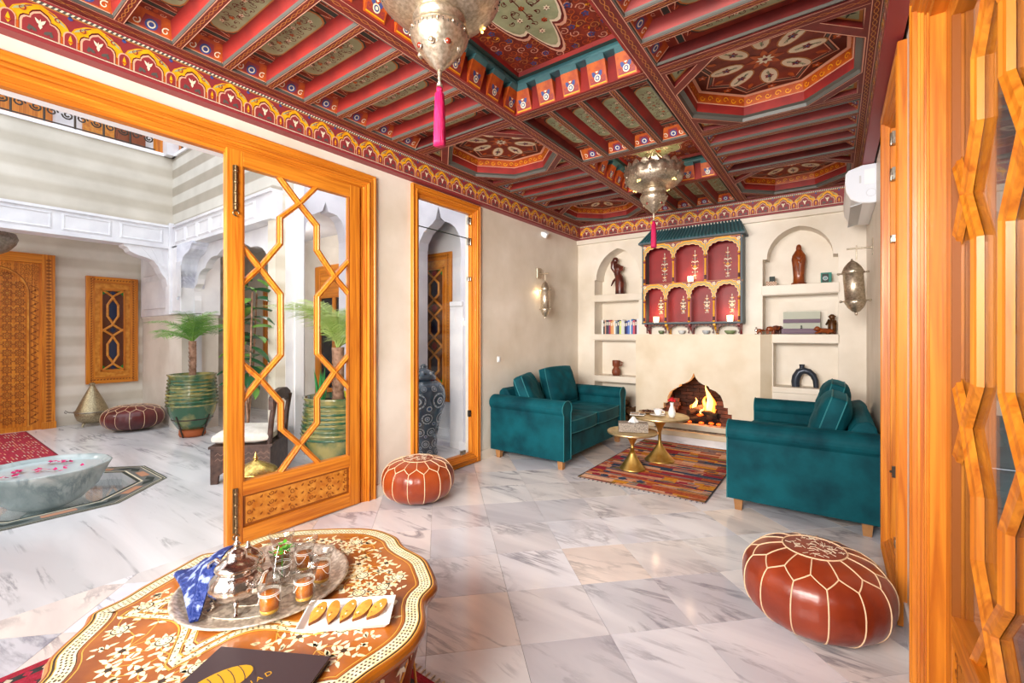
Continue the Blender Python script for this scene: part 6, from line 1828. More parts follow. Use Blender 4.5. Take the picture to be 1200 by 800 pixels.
# ---------------------------------------------------------------- hanging lamps
LAMP = mat('pierced_silver', 'd2c6b2', .34, .85, col2='aea08c', scale=70, lo=.36, hi=.62, bump=.14); GLOW = emis('lamp_glow', 'ffd27a', 5); RUBY = mat('red_cabochon', '7c2a1a', .15, coat=.6)
TAS = mat('magenta_silk', 'd4145e', .5, col2='a80a44', scale=60, stretch=(6, 6, .4), bump=.5, sheen=.2)
def lamp(label, x, y):
    t = thing('hanging_lamp', label, 'lamp', (x, y, 1.99), .2, 'pierced silver lamps hanging from the painted ceiling')
    z = lambda v: v - 1.99
    obj('lower_bowl', MB().lathe([(0, z(2.316)), (.012, z(2.318)), (.03, z(2.335)), (.062, z(2.368)), (.095, z(2.405)), (.114, z(2.438)), (.118, z(2.462)), (.112, z(2.476)), (.100, z(2.482)), (.098, z(2.498)), (.108, z(2.508)), (.106, z(2.52)), (.1, z(2.53))], 48), LAMP, t)
    sc = lambda a, zz: 1 + (.05 * cos(16 * a) if zz > z(2.66) else 0)
    obj('upper_bowl', MB().lathe([(.1, z(2.528)), (.15, z(2.54)), (.205, z(2.565)), (.24, z(2.60)), (.25, z(2.635)), (.243, z(2.665)), (.252, z(2.70)), (.244, z(2.70)), (.236, z(2.665)), (.17, z(2.70)), (.16, z(2.72))], 64, fn=sc), LAMP, t)
    cr = MB()
    for k in range(18):
        a = k * 2 * pi / 18; u = Vector((-sin(a), cos(a), 0)); c = Vector((.244 * cos(a), .244 * sin(a), z(2.69)))
        cr.add([c - u * .04, c + u * .04, c + u * .034 + Vector((0, 0, .03)), c + Vector((cos(a) * .008, sin(a) * .008, .055)), c - u * .034 + Vector((0, 0, .03))], [(0, 1, 2, 3, 4)], 0)
    obj('crown', cr, LAMP, t, solid=.002)
    st_ = MB()
    for k in range(12):
        a = k * pi / 6
        st_.ball((.246 * cos(a), .246 * sin(a), z(2.625)), .010, 0, 8, 5); st_.ball((.117 * cos(a), .117 * sin(a), z(2.455)), .006, 0, 8, 5)
    for k in range(8):
        a = k * pi / 4 + .2; st_.ball((.083 * cos(a), .083 * sin(a), z(2.392)), .0125, 1 if k % 2 else 0, 10, 6); st_.tube([(.083 * cos(a) + .014 * (-sin(a)) * cos(q_), .083 * sin(a) + .014 * cos(a) * cos(q_), z(2.392) + .014 * sin(q_)) for q_ in [i * pi / 5 for i in range(10)]], .003, 5, closed=True)
        for j in range(5 if k % 2 else 0):
            st_.ball(((.204 + .007 * (j % 2)) * cos(a + .04 * j), (.204 + .007 * (j % 2)) * sin(a + .04 * j), z(2.563 + .010 * (j % 3))), .006, 2, 6, 4)
            if k % 2 == 0: st_.ball((.1125 * cos(a + .07 * j + .3), .1125 * sin(a + .07 * j + .3), z(2.437 + .012 * (j % 2))), .0045, 2, 6, 4)
    for k in range(36):
        a = k * pi / 18
        for zz, r_ in ((2.447, .1165), (2.453, .117)): st_.ball((r_ * cos(a), r_ * sin(a), z(zz + .003 * (k % 2))), .0022, 3, 5, 3)
        if k % 3 == 0:
            for zz, r_ in ((2.60, .241), (2.612, .2445), (2.585, .226)): st_.ball((r_ * cos(a), r_ * sin(a), z(zz)), .004, 3, 5, 3)
    obj('studs', st_, [LAMP, RUBY, GLOW, C_DGR], t)['kind'] = 'stuff'
    fn_ = MB().lathe([(0, z(2.262)), (.006, z(2.262)), (.008, z(2.27)), (.005, z(2.278)), (.010, z(2.286)), (.006, z(2.296)), (.011, z(2.306)), (.008, z(2.318)), (0, z(2.32))], 12); fn_.tube([(.008 * cos(i * pi / 6), 0, z(2.256) + .008 * sin(i * pi / 6)) for i in range(12)], .002, 5, closed=True)
    obj('finial', fn_, LAMP, t)
    fr = lambda a, zz: 1 + .10 * cos(22 * a)
    ts = MB().lathe([(0, z(2.250)), (.010, z(2.248)), (.012, z(2.238)), (.009, z(2.232)), (.017, z(2.222)), (.020, z(2.15)), (.023, z(2.03)), (.022, z(2.012)), (0, z(2.012))], 66, fn=fr)
    ts.lathe([(.012, z(2.262)), (.012, z(2.249)), (.0, z(2.262))], 12, 1); obj('tassel', ts, [TAS, LAMP], t)
    ch = MB()
    for k in range(3):
        a = k * 2 * pi / 3; ch.tube([(.15 * cos(a), .15 * sin(a), z(2.715)), (.02 * cos(a), .02 * sin(a), z(2.86)), (0, 0, z(2.905))], .004, 6)
    obj('chain', ch, LAMP, t)
    point('lamp_bulb', (x, y, 2.78), 2, (1, .78, .5), .05)
    return t
lamp('nearer silver lamp with a magenta tassel, cut off by the top of the frame', -1.3, 1.30)
lamp('farther silver lamp with a magenta tassel, in front of the painted cabinet', -1.3, 3.95)
cl_ = thing('hanging_lamp', 'grey domed lamp under the courtyard gallery beside the carved door', 'lamp', (-7.75, .66, 2.14))
obj('dome', MB().lathe([(0, 0), (.06, .015), (.13, .06), (.19, .14), (.21, .2), (.19, .26), (.06, .29), (0, .29)], 32), mat('hammered_pewter', 'a39a8e', .4, .8, col2='8a8074', scale=40, bump=.3), cl_)
obj('rod', MB().tube([(0, 0, .29), (0, 0, .48)], .012, 8), IRON, cl_)

# wall lanterns
def wall_lantern(label, loc, arm, S, tilt=0):
    t = thing('wall_lantern', label, 'lantern', loc)
    b = MB().lathe([(0, .0), (.006, .002), (.009, .014), (.005, .022), (.02, .032), (.042, .062), (.056, .10), (.058, .115), (.054, .118), (.054, .335), (.058, .338), (.056, .355), (.044, .39), (.024, .42), (.006, .438), (.004, .45), (0, .45)], 30)
    obj('lantern_body', b, LAMP, t, rot=(0, radians(tilt), 0))
    rg = MB()
    for z in (.115, .338):
        rg.tube([(.060 * cos(i * pi / 10), .060 * sin(i * pi / 10), z) for i in range(20)], .006, 6, closed=True)
        for a in (0, pi): rg.ball((.074 * cos(a), .074 * sin(a), z), .01, 0, 8, 5)
    obj('ring', rg, LAMP, t, rot=(0, radians(tilt), 0))
    ax = arm
    a_ = MB().tube([(0, 0, .44), (0, 0, .555)], .004, 6); a_.tube([(S * .05, 0, .53), (-S * ax, 0, .53)], .007, 8)
    am_ = obj('arm', a_, LAMP, t); obj('wall_plate', MB().box(-S * ax - .012, -.045, .475, -S * ax + .012, .045, .60), LAMP, am_, bevel=.004)
    return t
wall_lantern('silver lantern on a bracket on the left wall above the sofa', (-2.745, 4.47, 1.425), .09, 1)
point('lantern_bulb', (-2.80, 4.47, 1.74), .9, (1, .7, .35), .02)
wall_lantern('silver lantern on a bracket near the right niches', (.145, 4.60, 1.40), .09, -1, -3).scale = (1.28, 1.28, 1.03)

# ---------------------------------------------------------------- air conditioner, sensor, switches
ACW = mat('ac_white', 'eef1f6', .3); ACG = mat('ac_grey', 'c9ccd2', .4)
ac = thing('air_conditioner', 'white split air conditioner high on the right wall', 'air conditioner', (XR, 4.66, 2.22))
prf = [(0, .29), (-.08, .29), (-.165, .265), (-.182, .24), (-.186, .17), (-.178, .10), (-.150, .045), (-.10, .012), (-.03, .0), (0, 0)]
obj('casing', MB().prism(prf, -.42, .42, 0, lambda a, z, c: (a, c, z)), ACW, ac, bevel=.005)
obj('end_cap', MB().prism([(a * .97, .145 + (z - .145) * .97) for a, z in prf], -.428, -.42, 0, lambda a, z, c: (a, c, z)), mat('ac_cap', 'dfe6f2', .3), ac, bevel=.002)
d_ = MB().box(-.07, -.431, .14, -.01, -.428, .25, 0).box(-.10, -.430, .155, -.088, -.428, .21, 1); d_.tube([(-.03 + .028 * cos(i * pi / 8), -.430, .075 + .028 * sin(i * pi / 8)) for i in range(16)], .001, 4, 1, closed=True)
obj('label_plate', d_, [ACW, ACG], ac)
obj('louvre', MB().box(-.15, -.40, .028, -.06, .40, .034), ACG, ac, rot=(0, radians(-14), 0))
sn = thing('motion_sensor', 'small white motion sensor high on the left wall', 'sensor', (XL, 4.57, 2.45))
obj('base', MB().box(0, -.02, -.02, .02, .02, .02), ACW, sn); obj('head', MB().box(-.03, -.03, -.03, .03, .03, .03), ACW, sn, (.045, 0, -.015), (.5, .6, .4), bevel=.006)
tag(obj('wall_switch', MB().box(0, -.022, -.03, .008, .022, .03).box(.008, -.01, -.016, .012, .01, .016), ACW, None, (XL, 3.71, .985), bevel=.002), 'small white switch on the left wall beside the narrow window', 'switch')
tag(obj('wall_switch', MB().box(-.008, -.03, -.04, 0, .03, .04).box(-.012, -.012, -.02, -.008, .012, .02), ACW, None, (XR, 3.66, .93), bevel=.002), 'small white switch on the right wall behind the sofa', 'switch')

# ---------------------------------------------------------------- things in the niches
BK = ['e9e6e2 white', '3c3f42 charcoal', 'd39c86 pink', '2c3a44 dark slate', '5a3a5c purple', 'b03a50 crimson', 'd79a5c orange', 'e0b080 tan', 'f0eeec white', '6c7c84 grey blue', '23345c navy', 'c8d878 pale green', 'e8e4e0 cream',
      'cfd4d8 pale grey', '2b2430 black', '22307a royal blue', '5a7cc8 cornflower', 'd8dce8 lilac white', '3a7cc0 sky blue', 'd0566a coral', '5a2040 burgundy', 'dcdce4 silver', 'a45a88 mauve', 'e6a8a0 rose']
NTH = 'first second third fourth fifth sixth seventh eighth ninth tenth eleventh twelfth thirteenth fourteenth fifteenth sixteenth seventeenth eighteenth nineteenth twentieth twenty-first twenty-second twenty-third twenty-fourth'.split()
x = -2.52; rr = random.Random(6)
PGM = mat('book_pages', 'e8e0d0', .8)
for i, s_ in enumerate(BK):
    hx_, nm = s_.split(' ', 1); w = rr.uniform(.016, .027); h = rr.uniform(.155, .195); d = .13
    if x + w > -2.01: break
    m = mat('book_%s_%d' % (nm.replace(' ', '_'), i), hx_, .5)
    b = MB().box(0, 0, 0, w, d, h).box(.0015, .002, .001, w - .0015, d + .001, h + .0005, 1)
    b = MB().box(0, 0, 0, w, d, h, 0); b.box(.002, .004, h - .001, w - .002, d - .002, h + .001, 1); b.box(w * .2, -.0008, h * .62, w * .8, 0, h * .86, 1)
    tag(obj('book', b, [m, PGM], None, (x, YB + .035, 1.246)), '%s book, %s from the left in the niche row' % (nm, NTH[i]), 'book', 'books in the left niche'); x += w + .0012
WD1 = mat('dark_carved_wood', '6e2f22', .3, col2='3f1812', scale=14, coat=.4); WD2 = mat('amber_carved_wood', '9a4a16', .3, col2='6b2b0c', scale=12, coat=.5)
fg = thing('figurine', 'dark carved wooden figurine of a long haired woman with a raised hip', 'figurine', (-2.325, 5.60, 1.766))
b = MB(); b.tube([(.03, 0, 0), (.028, 0, .06), (.03, 0, .14), (.02, 0, .21), (.0, 0, .26), (.012, 0, .31), (0, 0, .35), (-.012, 0, .375)], [.05, .046, .05, .042, .033, .04, .034, .016], 12)
b.ball((-.02, 0, .42), .032, 0, 12, 8, 1, 1, 1.25); b.tube([(-.03, .01, .445), (-.05, .012, .40), (-.05, .012, .33), (-.03, .01, .27)], [.012, .026, .026, .012], 8)
b.tube([(.02, 0, .345), (.055, 0, .335), (.05, -.01, .29), (.01, -.03, .29)], [.014, .014, .012, .01], 8); b.tube([(.0, 0, .21), (-.04, 0, .17), (-.065, 0, .11)], [.025, .02, .008], 8, 0, flat=.6)
obj('figure', b, WD1, fg).scale = (1.3, 1.2, 1.08)
fg = thing('figurine', 'amber wooden figurine of a veiled woman standing in the right arch', 'figurine', (-.306, 5.60, 1.766))
b = MB().lathe([(0, 0), (.062, 0), (.066, .012), (.052, .03), (.050, .09), (.058, .20), (.066, .27), (.060, .31), (.040, .345), (.024, .37), (.026, .385), (.022, .41), (.010, .425), (0, .428)], 26, sy=.62)
b.tube([(-.03, -.03, .29), (-.005, -.045, .22), (0, -.044, .1)], [.008, .012, .006], 8); b.tube([(.035, -.03, .29), (.012, -.043, .23)], [.010, .010], 8); b.tube([(-.02, -.036, .27), (.012, -.046, .245)], .009, 8)
b.lathe([(0, 0), (.07, 0), (.07, .02), (0, .02)], 12, sy=.7)
obj('figure', b, WD2, fg)
bx_ = thing('trinket_box', 'green book shaped box with a round motif beside the veiled figurine', 'box', (-.07, 5.6, 1.766), .1)
b = MB().box(-.045, -.02, 0, .045, .02, .11, 0); P = Paint(b, (0, -.02, 0), (1, 0, 0), (0, 0, 1), (0, -1, 0), .0008)
P.fill(rect(-.036, .012, .02, .098), 1, 1); P.disc((-.008, .052), .022, 2, 2, 16); P.disc((-.008, .052), .013, 0, 3, 12); P.flower((-.008, .052), .008, 6, 2, None, 4)
obj('box', b, [mat('jade_green', '1f7f70', .4), C_DGR, mat('motif_grey', 'b8c0c8', .4)], bx_)
bx_ = thing('trinket_box', 'small chequered bone box with a black cube on top', 'box', (-.56, 5.6, 1.766), .2)
b = MB().box(-.05, -.035, 0, .05, .035, .05, 0)
P = Paint(b, (0, -.035, 0), (1, 0, 0), (0, 0, 1), (0, -1, 0), .0006)
for i in range(8):
    for j in range(4):
        if (i + j) % 2: P.fill(rect(-.048 + i * .012, .002 + j * .012, -.036 + i * .012, .014 + j * .012), 1, 1)
obj('box', b, [mat('bone', 'e6d6c0', .5), mat('bone_brown', '9a5c3c', .5)], bx_); obj('lid', MB().box(-.015, -.02, .05, .035, .02, .105), C_DGR, bx_)
# elephants, lion, monkey
def elephant(label, loc, rz, s, up=True, m=WD2):
    t = thing('figurine', label, 'figurine', loc, rz); b = MB()
    b.tube([(-.05, 0, .062), (-.03, 0, .068), (.0, 0, .07), (.03, 0, .068), (.05, 0, .06)], [.012, .034, .038, .034, .018], 12)
    b.ball((.062, 0, .078), .024, 0, 10, 7)
    b.tube([(.08, 0, .075), (.1, 0, .06), (.112, 0, .075), (.116, 0, .11 if up else .05)], [.012, .009, .007, .005], 8)
    for x in (-.034, .034):
        for y in (-.018, .018): b.tube([(x, y, .055), (x, y, 0)], [.014, .012], 8)
    for y in (-.022, .022): b.ball((.054, y, .078), .018, 0, 8, 6, .35, .5, 1.1)
    b.tube([(-.052, 0, .07), (-.062, 0, .04)], .003, 5)
    b2 = MB().merge(b, lambda p: p * s); obj('figure', b2, m, t); return t
elephant('larger amber wooden elephant with raised trunk', (-.560, 5.53, 1.246), .5, .80)
elephant('dark wooden elephant behind the amber one, trunk raised', (-.515, 5.64, 1.246), .9, .9, True, WD1)
elephant('small light wooden elephant at the left end of the right mantel ledge', (-.655, 5.455, 1.246), .2, .55, False)
def beast(label, loc, rz, kind):
    t = thing('figurine', label, 'figurine', loc, rz); b = MB()
    if kind == 'lion':
        b.tube([(-.06, 0, .03), (0, 0, .036), (.05, 0, .04)], [.018, .026, .024], 10); b.ball((.07, 0, .055), .026, 0, 10, 7); b.ball((.09, 0, .05), .012)
        for y in (-.018, .018): b.tube([(.04, y, .03), (.085, y, .008)], .009, 7); b.tube([(-.04, y, .03), (-.01, y, .008)], .01, 7)
        b.tube([(-.07, 0, .03), (-.09, 0, .015), (-.06, .03, .01)], .004, 6)
    else:
        b.tube([(0, 0, 0), (0, 0, .05), (.0, 0, .12), (0, 0, .15)], [.03, .036, .034, .018], 12); b.ball((.003, 0, .175), .027, 0, 12, 8, 1, 1, 1.1)
        for s_ in (-1, 1): b.tube([(0, s_ * .03, .135), (.02, s_ * .042, .10), (.034, s_ * .014, .15)], [.011, .010, .008], 8); b.tube([(0, s_ * .022, .03), (.035, s_ * .03, .045), (.04, s_ * .024, .005)], [.014, .012, .01], 8); b.ball((0, s_ * .028, .18), .008)
    obj('figure', b, WD2 if kind == 'lion' else mat('olive_wood', '6e4418', .35, col2='3c200c', scale=18), t)
beast('orange wooden crouching lion at the right end of the ledge', (-.075, 5.50, 1.246), pi + .3, 'lion')
beast('carved wooden monkey covering its face, behind the lion', (-.02, 5.60, 1.246), -2.0, 'monkey')
PUR = mat('aubergine_paint', '5c3a56', .45); PLG = mat('pale_grey_green', 'b4b8a8', .5)
bx_ = thing('drawer_chest', 'low chest with aubergine and pale grey green bands in the recess', 'box', (-.284, 5.67, 1.25))
b = MB().box(-.165, -.045, .0, .165, .05, .235, 0); obj('carcass', b, PLG, bx_)
for i, (z0, z1, yy, e) in enumerate(((0, .055, -.10, .012), (.115, .155, -.06, 0))):
    dw_ = obj('drawer', MB().box(-.165 - e, yy, z0, .165 + e, -.045, z1).box(-.15, yy - .003, z0 + .012, .15, yy, z1 - .012), PUR, bx_, bevel=.002)
    if i == 0: obj('knob', MB().lathe([(0, 0), (.008, 0), (.004, .01), (.006, .03), (0, .034)], 10), C_DGR, dw_, (0, -.075, .055))
# arch vase
av = thing('arch_vase', 'dark grey arch shaped vase in the lower right niche', 'vase', (-.25, 5.60, .692)); av.scale = (1.1, 1.1, 1.05)
b = MB(); b.tube([(-.075, 0, 0), (-.078, 0, .05), (-.07, 0, .10), (-.045, 0, .15), (-.01, 0, .165), (.03, 0, .155), (.065, 0, .12), (.083, 0, .07), (.088, 0, 0)], [.034, .036, .037, .036, .034, .03, .027, .024, .022], 16)
b.lathe([(.022, .17), (.02, .205), (.024, .225), (.018, .225), (.015, .18)], 16, c=(-.025, 0, 0)); obj('body', b, mat('gunmetal_glaze', '3c4350', .3, .3, col2='2a303c', scale=8), av)
# terracotta jug
jg = thing('jug', 'brown terracotta double jug in the left niche above the sofa', 'jug', (-2.34, 5.60, .702))
b = MB().lathe([(0, 0), (.045, 0), (.058, .035), (.055, .07), (.035, .10), (.034, .112), (.05, .125), (.052, .19), (.05, .197), (.044, .195), (.04, .13), (0, .12)], 24); b.tube([(.05, 0, .185), (.08, 0, .175), (.082, 0, .14), (.05, 0, .13)], .007, 8)
obj('body', b, mat('terracotta', '8c4a30', .5, col2='6e3522', scale=12), jg)
for i, (xx, lab, c_, r) in enumerate(((-1.70, 'small green glazed dish under the left arch of the cabinet', '6d7c5a', .035), (-1.46, 'small white bowl second from left under the cabinet', 'd8dada', .04), (-1.19, 'small silver bowl third from left under the cabinet', 'b8bec2', .042), (-.94, 'flat green dish under the right arch of the cabinet', '87966c', .06))):
    t = thing('dish', lab, 'dish', (xx, 5.44, 1.246)); obj('bowl', MB().lathe([(0, 0), (r * .5, 0), (r * .9, .022), (r, .042), (r * .92, .042), (r * .6, .01), (0, .006)], 20), mat('dish_glaze_%d' % i, c_, .2), t)
gl = thing('glass_figure', 'tiny clear glass ornament at the left end of the right ledge', 'ornament', (-.685, 5.445, 1.246)); obj('body', MB().lathe([(0, 0), (.018, 0), (.004, .012), (.012, .03), (.014, .045), (.004, .06), (.008, .07), (0, .08)], 14), SLV, gl)
# ---------------------------------------------------------------- courtyard: basin, rug things, plants, chair
BASM = marble('grey_green_marble', 'c6d0cf', 'a3b1b1', '73868a', 2.6, rough=.2, tint=False)
ba = thing('fountain_basin', 'scalloped grey marble fountain basin full of water in the courtyard', 'basin', (-4.95, .70, -.135)); ba.scale = (1, 1, .93)
lob = lambda a, z: 1 + .035 * abs(sin(4 * a)) ** .7 * (1 if z > .05 else .3)
obj('bowl', MB().lathe([(0, .04), (.10, .04), (.20, .10), (.29, .20), (.345, .33), (.37, .385), (.355, .392), (.33, .375), (.27, .24), (.15, .17), (0, .15)], 96, fn=lob), BASM, ba)
obj('stem', MB().lathe([(0, 0), (.14, 0), (.11, .02), (.09, .05), (0, .06)], 32), BASM, ba)
obj('water', MB().lathe([(0, .362), (.322, .362)], 48, cap=False), mat('basin_water', 'bfcfd2', .03, spec=.7), ba)
PET = mat('magenta_petal', 'e01878', .5, col2='c40a5a', scale=30); rr = random.Random(9); k = 0
for (cx, cy, nn) in ((-.02, -.16, 12), (.07, -.05, 8), (.14, .07, 5), (-.10, .12, 9), (-.16, .05, 7), (.10, -.20, 6), (.2, .2, 1)):
    for _ in range(nn):
        a = rr.random() * 6.3; c = Vector((cx + rr.gauss(0, .03), cy + rr.gauss(0, .025), .366 + rr.uniform(0, .008))); u = Vector((cos(a), sin(a), rr.uniform(-.1, .3))) * .022; w = Vector((-sin(a), cos(a), rr.uniform(0, .3))) * .014
        if hypot(c.x, c.y) > .31: c.x *= .8; c.y *= .8
        p = MB().add([-u, w - u * .2, u * .8 + Vector((0, 0, .006)), -w - u * .1], [(0, 1, 2, 3)])
        tag(obj('petal', p, PET, None, (-4.95 + c.x, .70 + c.y, -.15 + c.z)), 'magenta petal floating on the basin water', 'petal', 'petals floating in the basin')
# brass drain jets at the pit corner
TGM = mat('hammered_champagne', 'b8a988', .38, .85, col2='8e8064', scale=50, bump=.4)
tg = thing('tagine_stand', 'large champagne metal conical tagine on small feet below the courtyard window', 'tagine', (-8.22, 1.60, 0)); tg.scale = (.70, .70, .84)
obj('base_bowl', MB().lathe([(0, .05), (.14, .05), (.22, .10), (.25, .18), (.26, .235), (0, .235)], 36), TGM, tg)
obj('cone_lid', MB().lathe([(.25, .235), (.235, .27), (.17, .40), (.10, .53), (.05, .62), (.035, .64), (.04, .66), (.05, .675), (.035, .69), (0, .695)], 36), TGM, tg)
rg = MB().tube([(.27 * cos(i * pi / 16), .27 * sin(i * pi / 16), .235) for i in range(32)], .008, 6, closed=True)
obj('ring', rg, SILV, tg)
for s in (-1, 1): obj('handle', MB().tube([(0, s * .27, .235), (0, s * .34, .25), (0, s * .38, .28), (0, s * .39, .25), (0, s * .36, .235)], .009, 7), SILV, tg)
for k in range(4):
    a = k * pi / 2 + .6; obj('foot', MB().tube([(.15 * cos(a), .15 * sin(a), .06), (.19 * cos(a), .19 * sin(a), .03), (.2 * cos(a), .2 * sin(a), .004)], [.02, .012, .016], 8), TGM, tg)
GLZ = mat('green_glaze', '2c5a3c', .18, col2='a89a58', scale=4.2, detail=5, lo=.46, hi=.66, coat=.6, bump=.1, rnd=1); SOIL = mat('soil', '3c2c20', .95, bump=.5, scale=30)
def glazed_pot(label, loc, R, H, stand=False, rings=8):
    t = thing('plant_pot', label, 'pot', loc); z0 = .10 if stand else 0
    pr = [(0, z0), (R * .55, z0), (R * .72, z0 + H * .12), (R * .9, z0 + H * .3), (R * .98, z0 + H * .48), (R * .96, z0 + H * .62), (R * .90, z0 + H * .85), (R * .90, z0 + H * .96), (R * .96, z0 + H), (R * .86, z0 + H), (R * .84, z0 + H * .9), (0, z0 + H * .9)]
    obj('pot_body', MB().lathe(pr, 48, fn=lambda a, z: 1 + .006 * sin(9 * a)), GLZ, t)
    def rad(z):
        for (r0, a), (r1, c) in zip(pr, pr[1:]):
            if a <= z <= c and c > a: return r0 + (r1 - r0) * (z - a) / (c - a)
        return R
    for k in range(rings):
        z = z0 + H * (.44 + .52 * k / rings); r = rad(z)
        obj('rope_ridge', MB().tube([(r * cos(i * pi / 32), r * sin(i * pi / 32), z) for i in range(64)], [.010 + .004 * (i % 2) for i in range(64)], 6, closed=True), GLZ, t)
    obj('soil', MB().lathe([(0, z0 + H * .92), (R * .84, z0 + H * .92)], 24, cap=False), SOIL, t)
    if stand:
        s = MB().tube([(R * .78 * cos(i * pi / 12), R * .78 * sin(i * pi / 12), z0 + H * .18) for i in range(24)], .008, 6, closed=True)
        for k in range(4):
            a = k * pi / 2 + .5; s.tube([(R * .86 * cos(a), R * .86 * sin(a), z0 + H * .26), (R * .5 * cos(a), R * .5 * sin(a), 0.004)], .009, 6)
        obj('iron_stand', s, IRON, t); obj('clay_foot', MB().lathe([(0, .004), (R * .48, .004), (R * .52, .03), (R * .5, z0), (0, z0)], 28), mat('clay_foot', 'a8572c', .7), t)
    return t
glazed_pot('green glazed ridged pot on an iron stand by the courtyard pillar', (-6.40, 2.16, 0), .268, .66, True)
glazed_pot('large green glazed ridged pot seen through the door glass', (-3.86, 2.50, 0), .325, .66, False, 9)
LF1 = mat('palm_green', '86b04c', .5, col2='5c9040', scale=12); LF2 = mat('pale_palm_green', 'b4c878', .5, col2='94b450', scale=12); TRK = mat('palm_trunk', 'b89078', .9, col2='7c5a44', scale=22, bump=.6)
def frond(L, n, droop, lw, ll, seed):
    b = MB(); rr = random.Random(seed); pts = [Vector((L * t * (1 - .1 * t), 0, L * (.55 * t - droop * t * t))) for t in [i / 14 for i in range(15)]]
    b.tube(pts, [.006 * (1 - i / 16) + .001 for i in range(15)], 5, 0)
    for i in range(n):
        t = .12 + .88 * i / n; k = t * 14; j = min(int(k), 13); p = pts[j].lerp(pts[j + 1], k - j); d = (pts[j + 1] - pts[j]).normalized()
        for s in (-1, 1):
            l = ll * (1 - .6 * abs(t - .45) ** 1.2) * rr.uniform(.85, 1.1); u = (d * .55 + Vector((0, s, .12 + rr.uniform(-.15, .1)))).normalized(); w = d * lw / 2
            m_ = p + u * l * .55 + Vector((0, 0, .004)); e = p + u * l + Vector((0, 0, -l * .28))
            b.add([p - w, p + w, m_ + w, m_ - w, e], [(0, 1, 2, 3), (3, 2, 4)], 0)
    return b
def palm(label, loc, trunk_h, trunk_r, fr, L, n, droop, ll, seed, m=LF1):
    t = thing('palm', label, 'plant', loc, 0); b = MB(); rr = random.Random(seed)
    b.tube([(0, 0, 0), (.01, .005, trunk_h * .5), (0, 0, trunk_h)], [trunk_r, trunk_r * .95, trunk_r * 1.15], 12)
    k = 0; z = .02
    while z < trunk_h - .02:
        for j in range(7):
            a = j * 2 * pi / 7 + k * .45; c = Vector((trunk_r * .95 * cos(a), trunk_r * .95 * sin(a), z)); u = Vector((-sin(a), cos(a), 0)) * trunk_r * .36
            b.add([c - u, c + u, c + Vector((cos(a) * .014, sin(a) * .014, .032)), c + Vector((0, 0, -.01))], [(0, 1, 2), (0, 3, 1)], 0)
        z += .026; k += 1
    obj('trunk', b, TRK, t)
    fm = [frond(L * f_, n, droop * g_, .0065, ll, seed + i).mesh('frond', m) for i, (f_, g_) in enumerate(((1, 1), (.85, .7), (1.1, 1.25)))]
    for i in range(fr):
        a = i * 2.4; obj('frond', fm[i % 3], None, t, (.01 * cos(a), .01 * sin(a), trunk_h), (0, radians(rr.uniform(-62, 0)), a))
    return t
palm('slender palm growing in the green pot by the courtyard pillar', (-6.40, 2.16, .70), .46, .036, 15, .48, 30, .6, .18, 3)
palm('larger palm in the ridged pot behind the door glass', (-3.86, 2.50, .60), .52, .05, 15, .70, 40, .8, .25, 8, LF2)
SNK = mat('aloe_green', '3f9a4c', .4, col2='2a7a3c', scale=20)
sn_ = thing('succulent', 'upright green blade leaves in the pot behind the door glass', 'plant', (-4.02, 2.42, .60))
for i in range(7):
    a = i * 2.4; b = MB(); h = .22 + .05 * (i % 3) + (.12 if i == 0 else 0); b.tube([(0, 0, 0), (.02 * cos(a), .02 * sin(a), h * .5), (.045 * cos(a), .045 * sin(a), h)], [.020, .017, .001], 6, flat=.35); obj('blade_leaf', b, SNK, sn_, (.03 * cos(a), .03 * sin(a), 0))
sn_ = thing('agave', 'yellow edged agave leaf at the rim of the near ridged pot', 'plant', (-3.66, 2.50, .60))
for i in range(4):
    a = -.9 + i * .5; b = MB().tube([(0, 0, 0), (.08 * cos(a), .08 * sin(a), .08), (.18 * cos(a), .18 * sin(a), .15)], [.03, .028, .001], 6, flat=.3); obj('leaf', b, mat('yellow_leaf', 'd8c82c', .45, col2='8fae2c', scale=10) if i == 0 else MATS['yellow_leaf'], sn_)
# rubber plant behind the chair
rp = thing('rubber_plant', 'leafy rubber plant standing behind the courtyard armchair', 'plant', (-4.64, 2.03, 0)); rr = random.Random(14)
obj('pot', MB().lathe([(0, 0), (.08, 0), (.11, .22), (.115, .24), (.10, .24), (0, .22)], 24), mat('white_pot', 'dcd8d0', .4), rp)
LFD = mat('dark_leaf', '2c6a3c', .35, col2='1c4c2c', scale=6, coat=.3)
stm = MB()
for k in range(4): stm.tube([(.02 * k - .03, 0, .27), (.05 * cos(k * 1.7), .05 * sin(k * 1.7), .9), (.09 * cos(k * 1.7), .09 * sin(k * 1.7), 1.65)], .009, 6)
obj('stem', stm, TRK, rp)
lfm = MB().grid(lambda u, v: ((u) * .21, (v - .5) * .11 * sin(pi * min(u * .93 + .05, 1)) ** .8, -.10 * u * u + .03 * abs(v - .5)), 8, 4).mesh('leaf', LFD)
lfs = MB().grid(lambda u, v: ((u) * .21, (v - .5) * .11 * sin(pi * min(u * .93 + .05, 1)) ** .8, -.10 * u * u + .03 * abs(v - .5)), 8, 4).mesh('leaf', LF1)
for i in range(46):
    k = i % 4; z = .75 + (i / 46) * 1.05; q = (z - .27) / 1.4; a = i * 2.4; obj('leaf', lfm if i % 3 else lfs, None, rp, (.085 * q * cos(k * 1.7), .085 * q * sin(k * 1.7), z), (rr.uniform(-.5, .5), rr.uniform(-.5, .4), a))
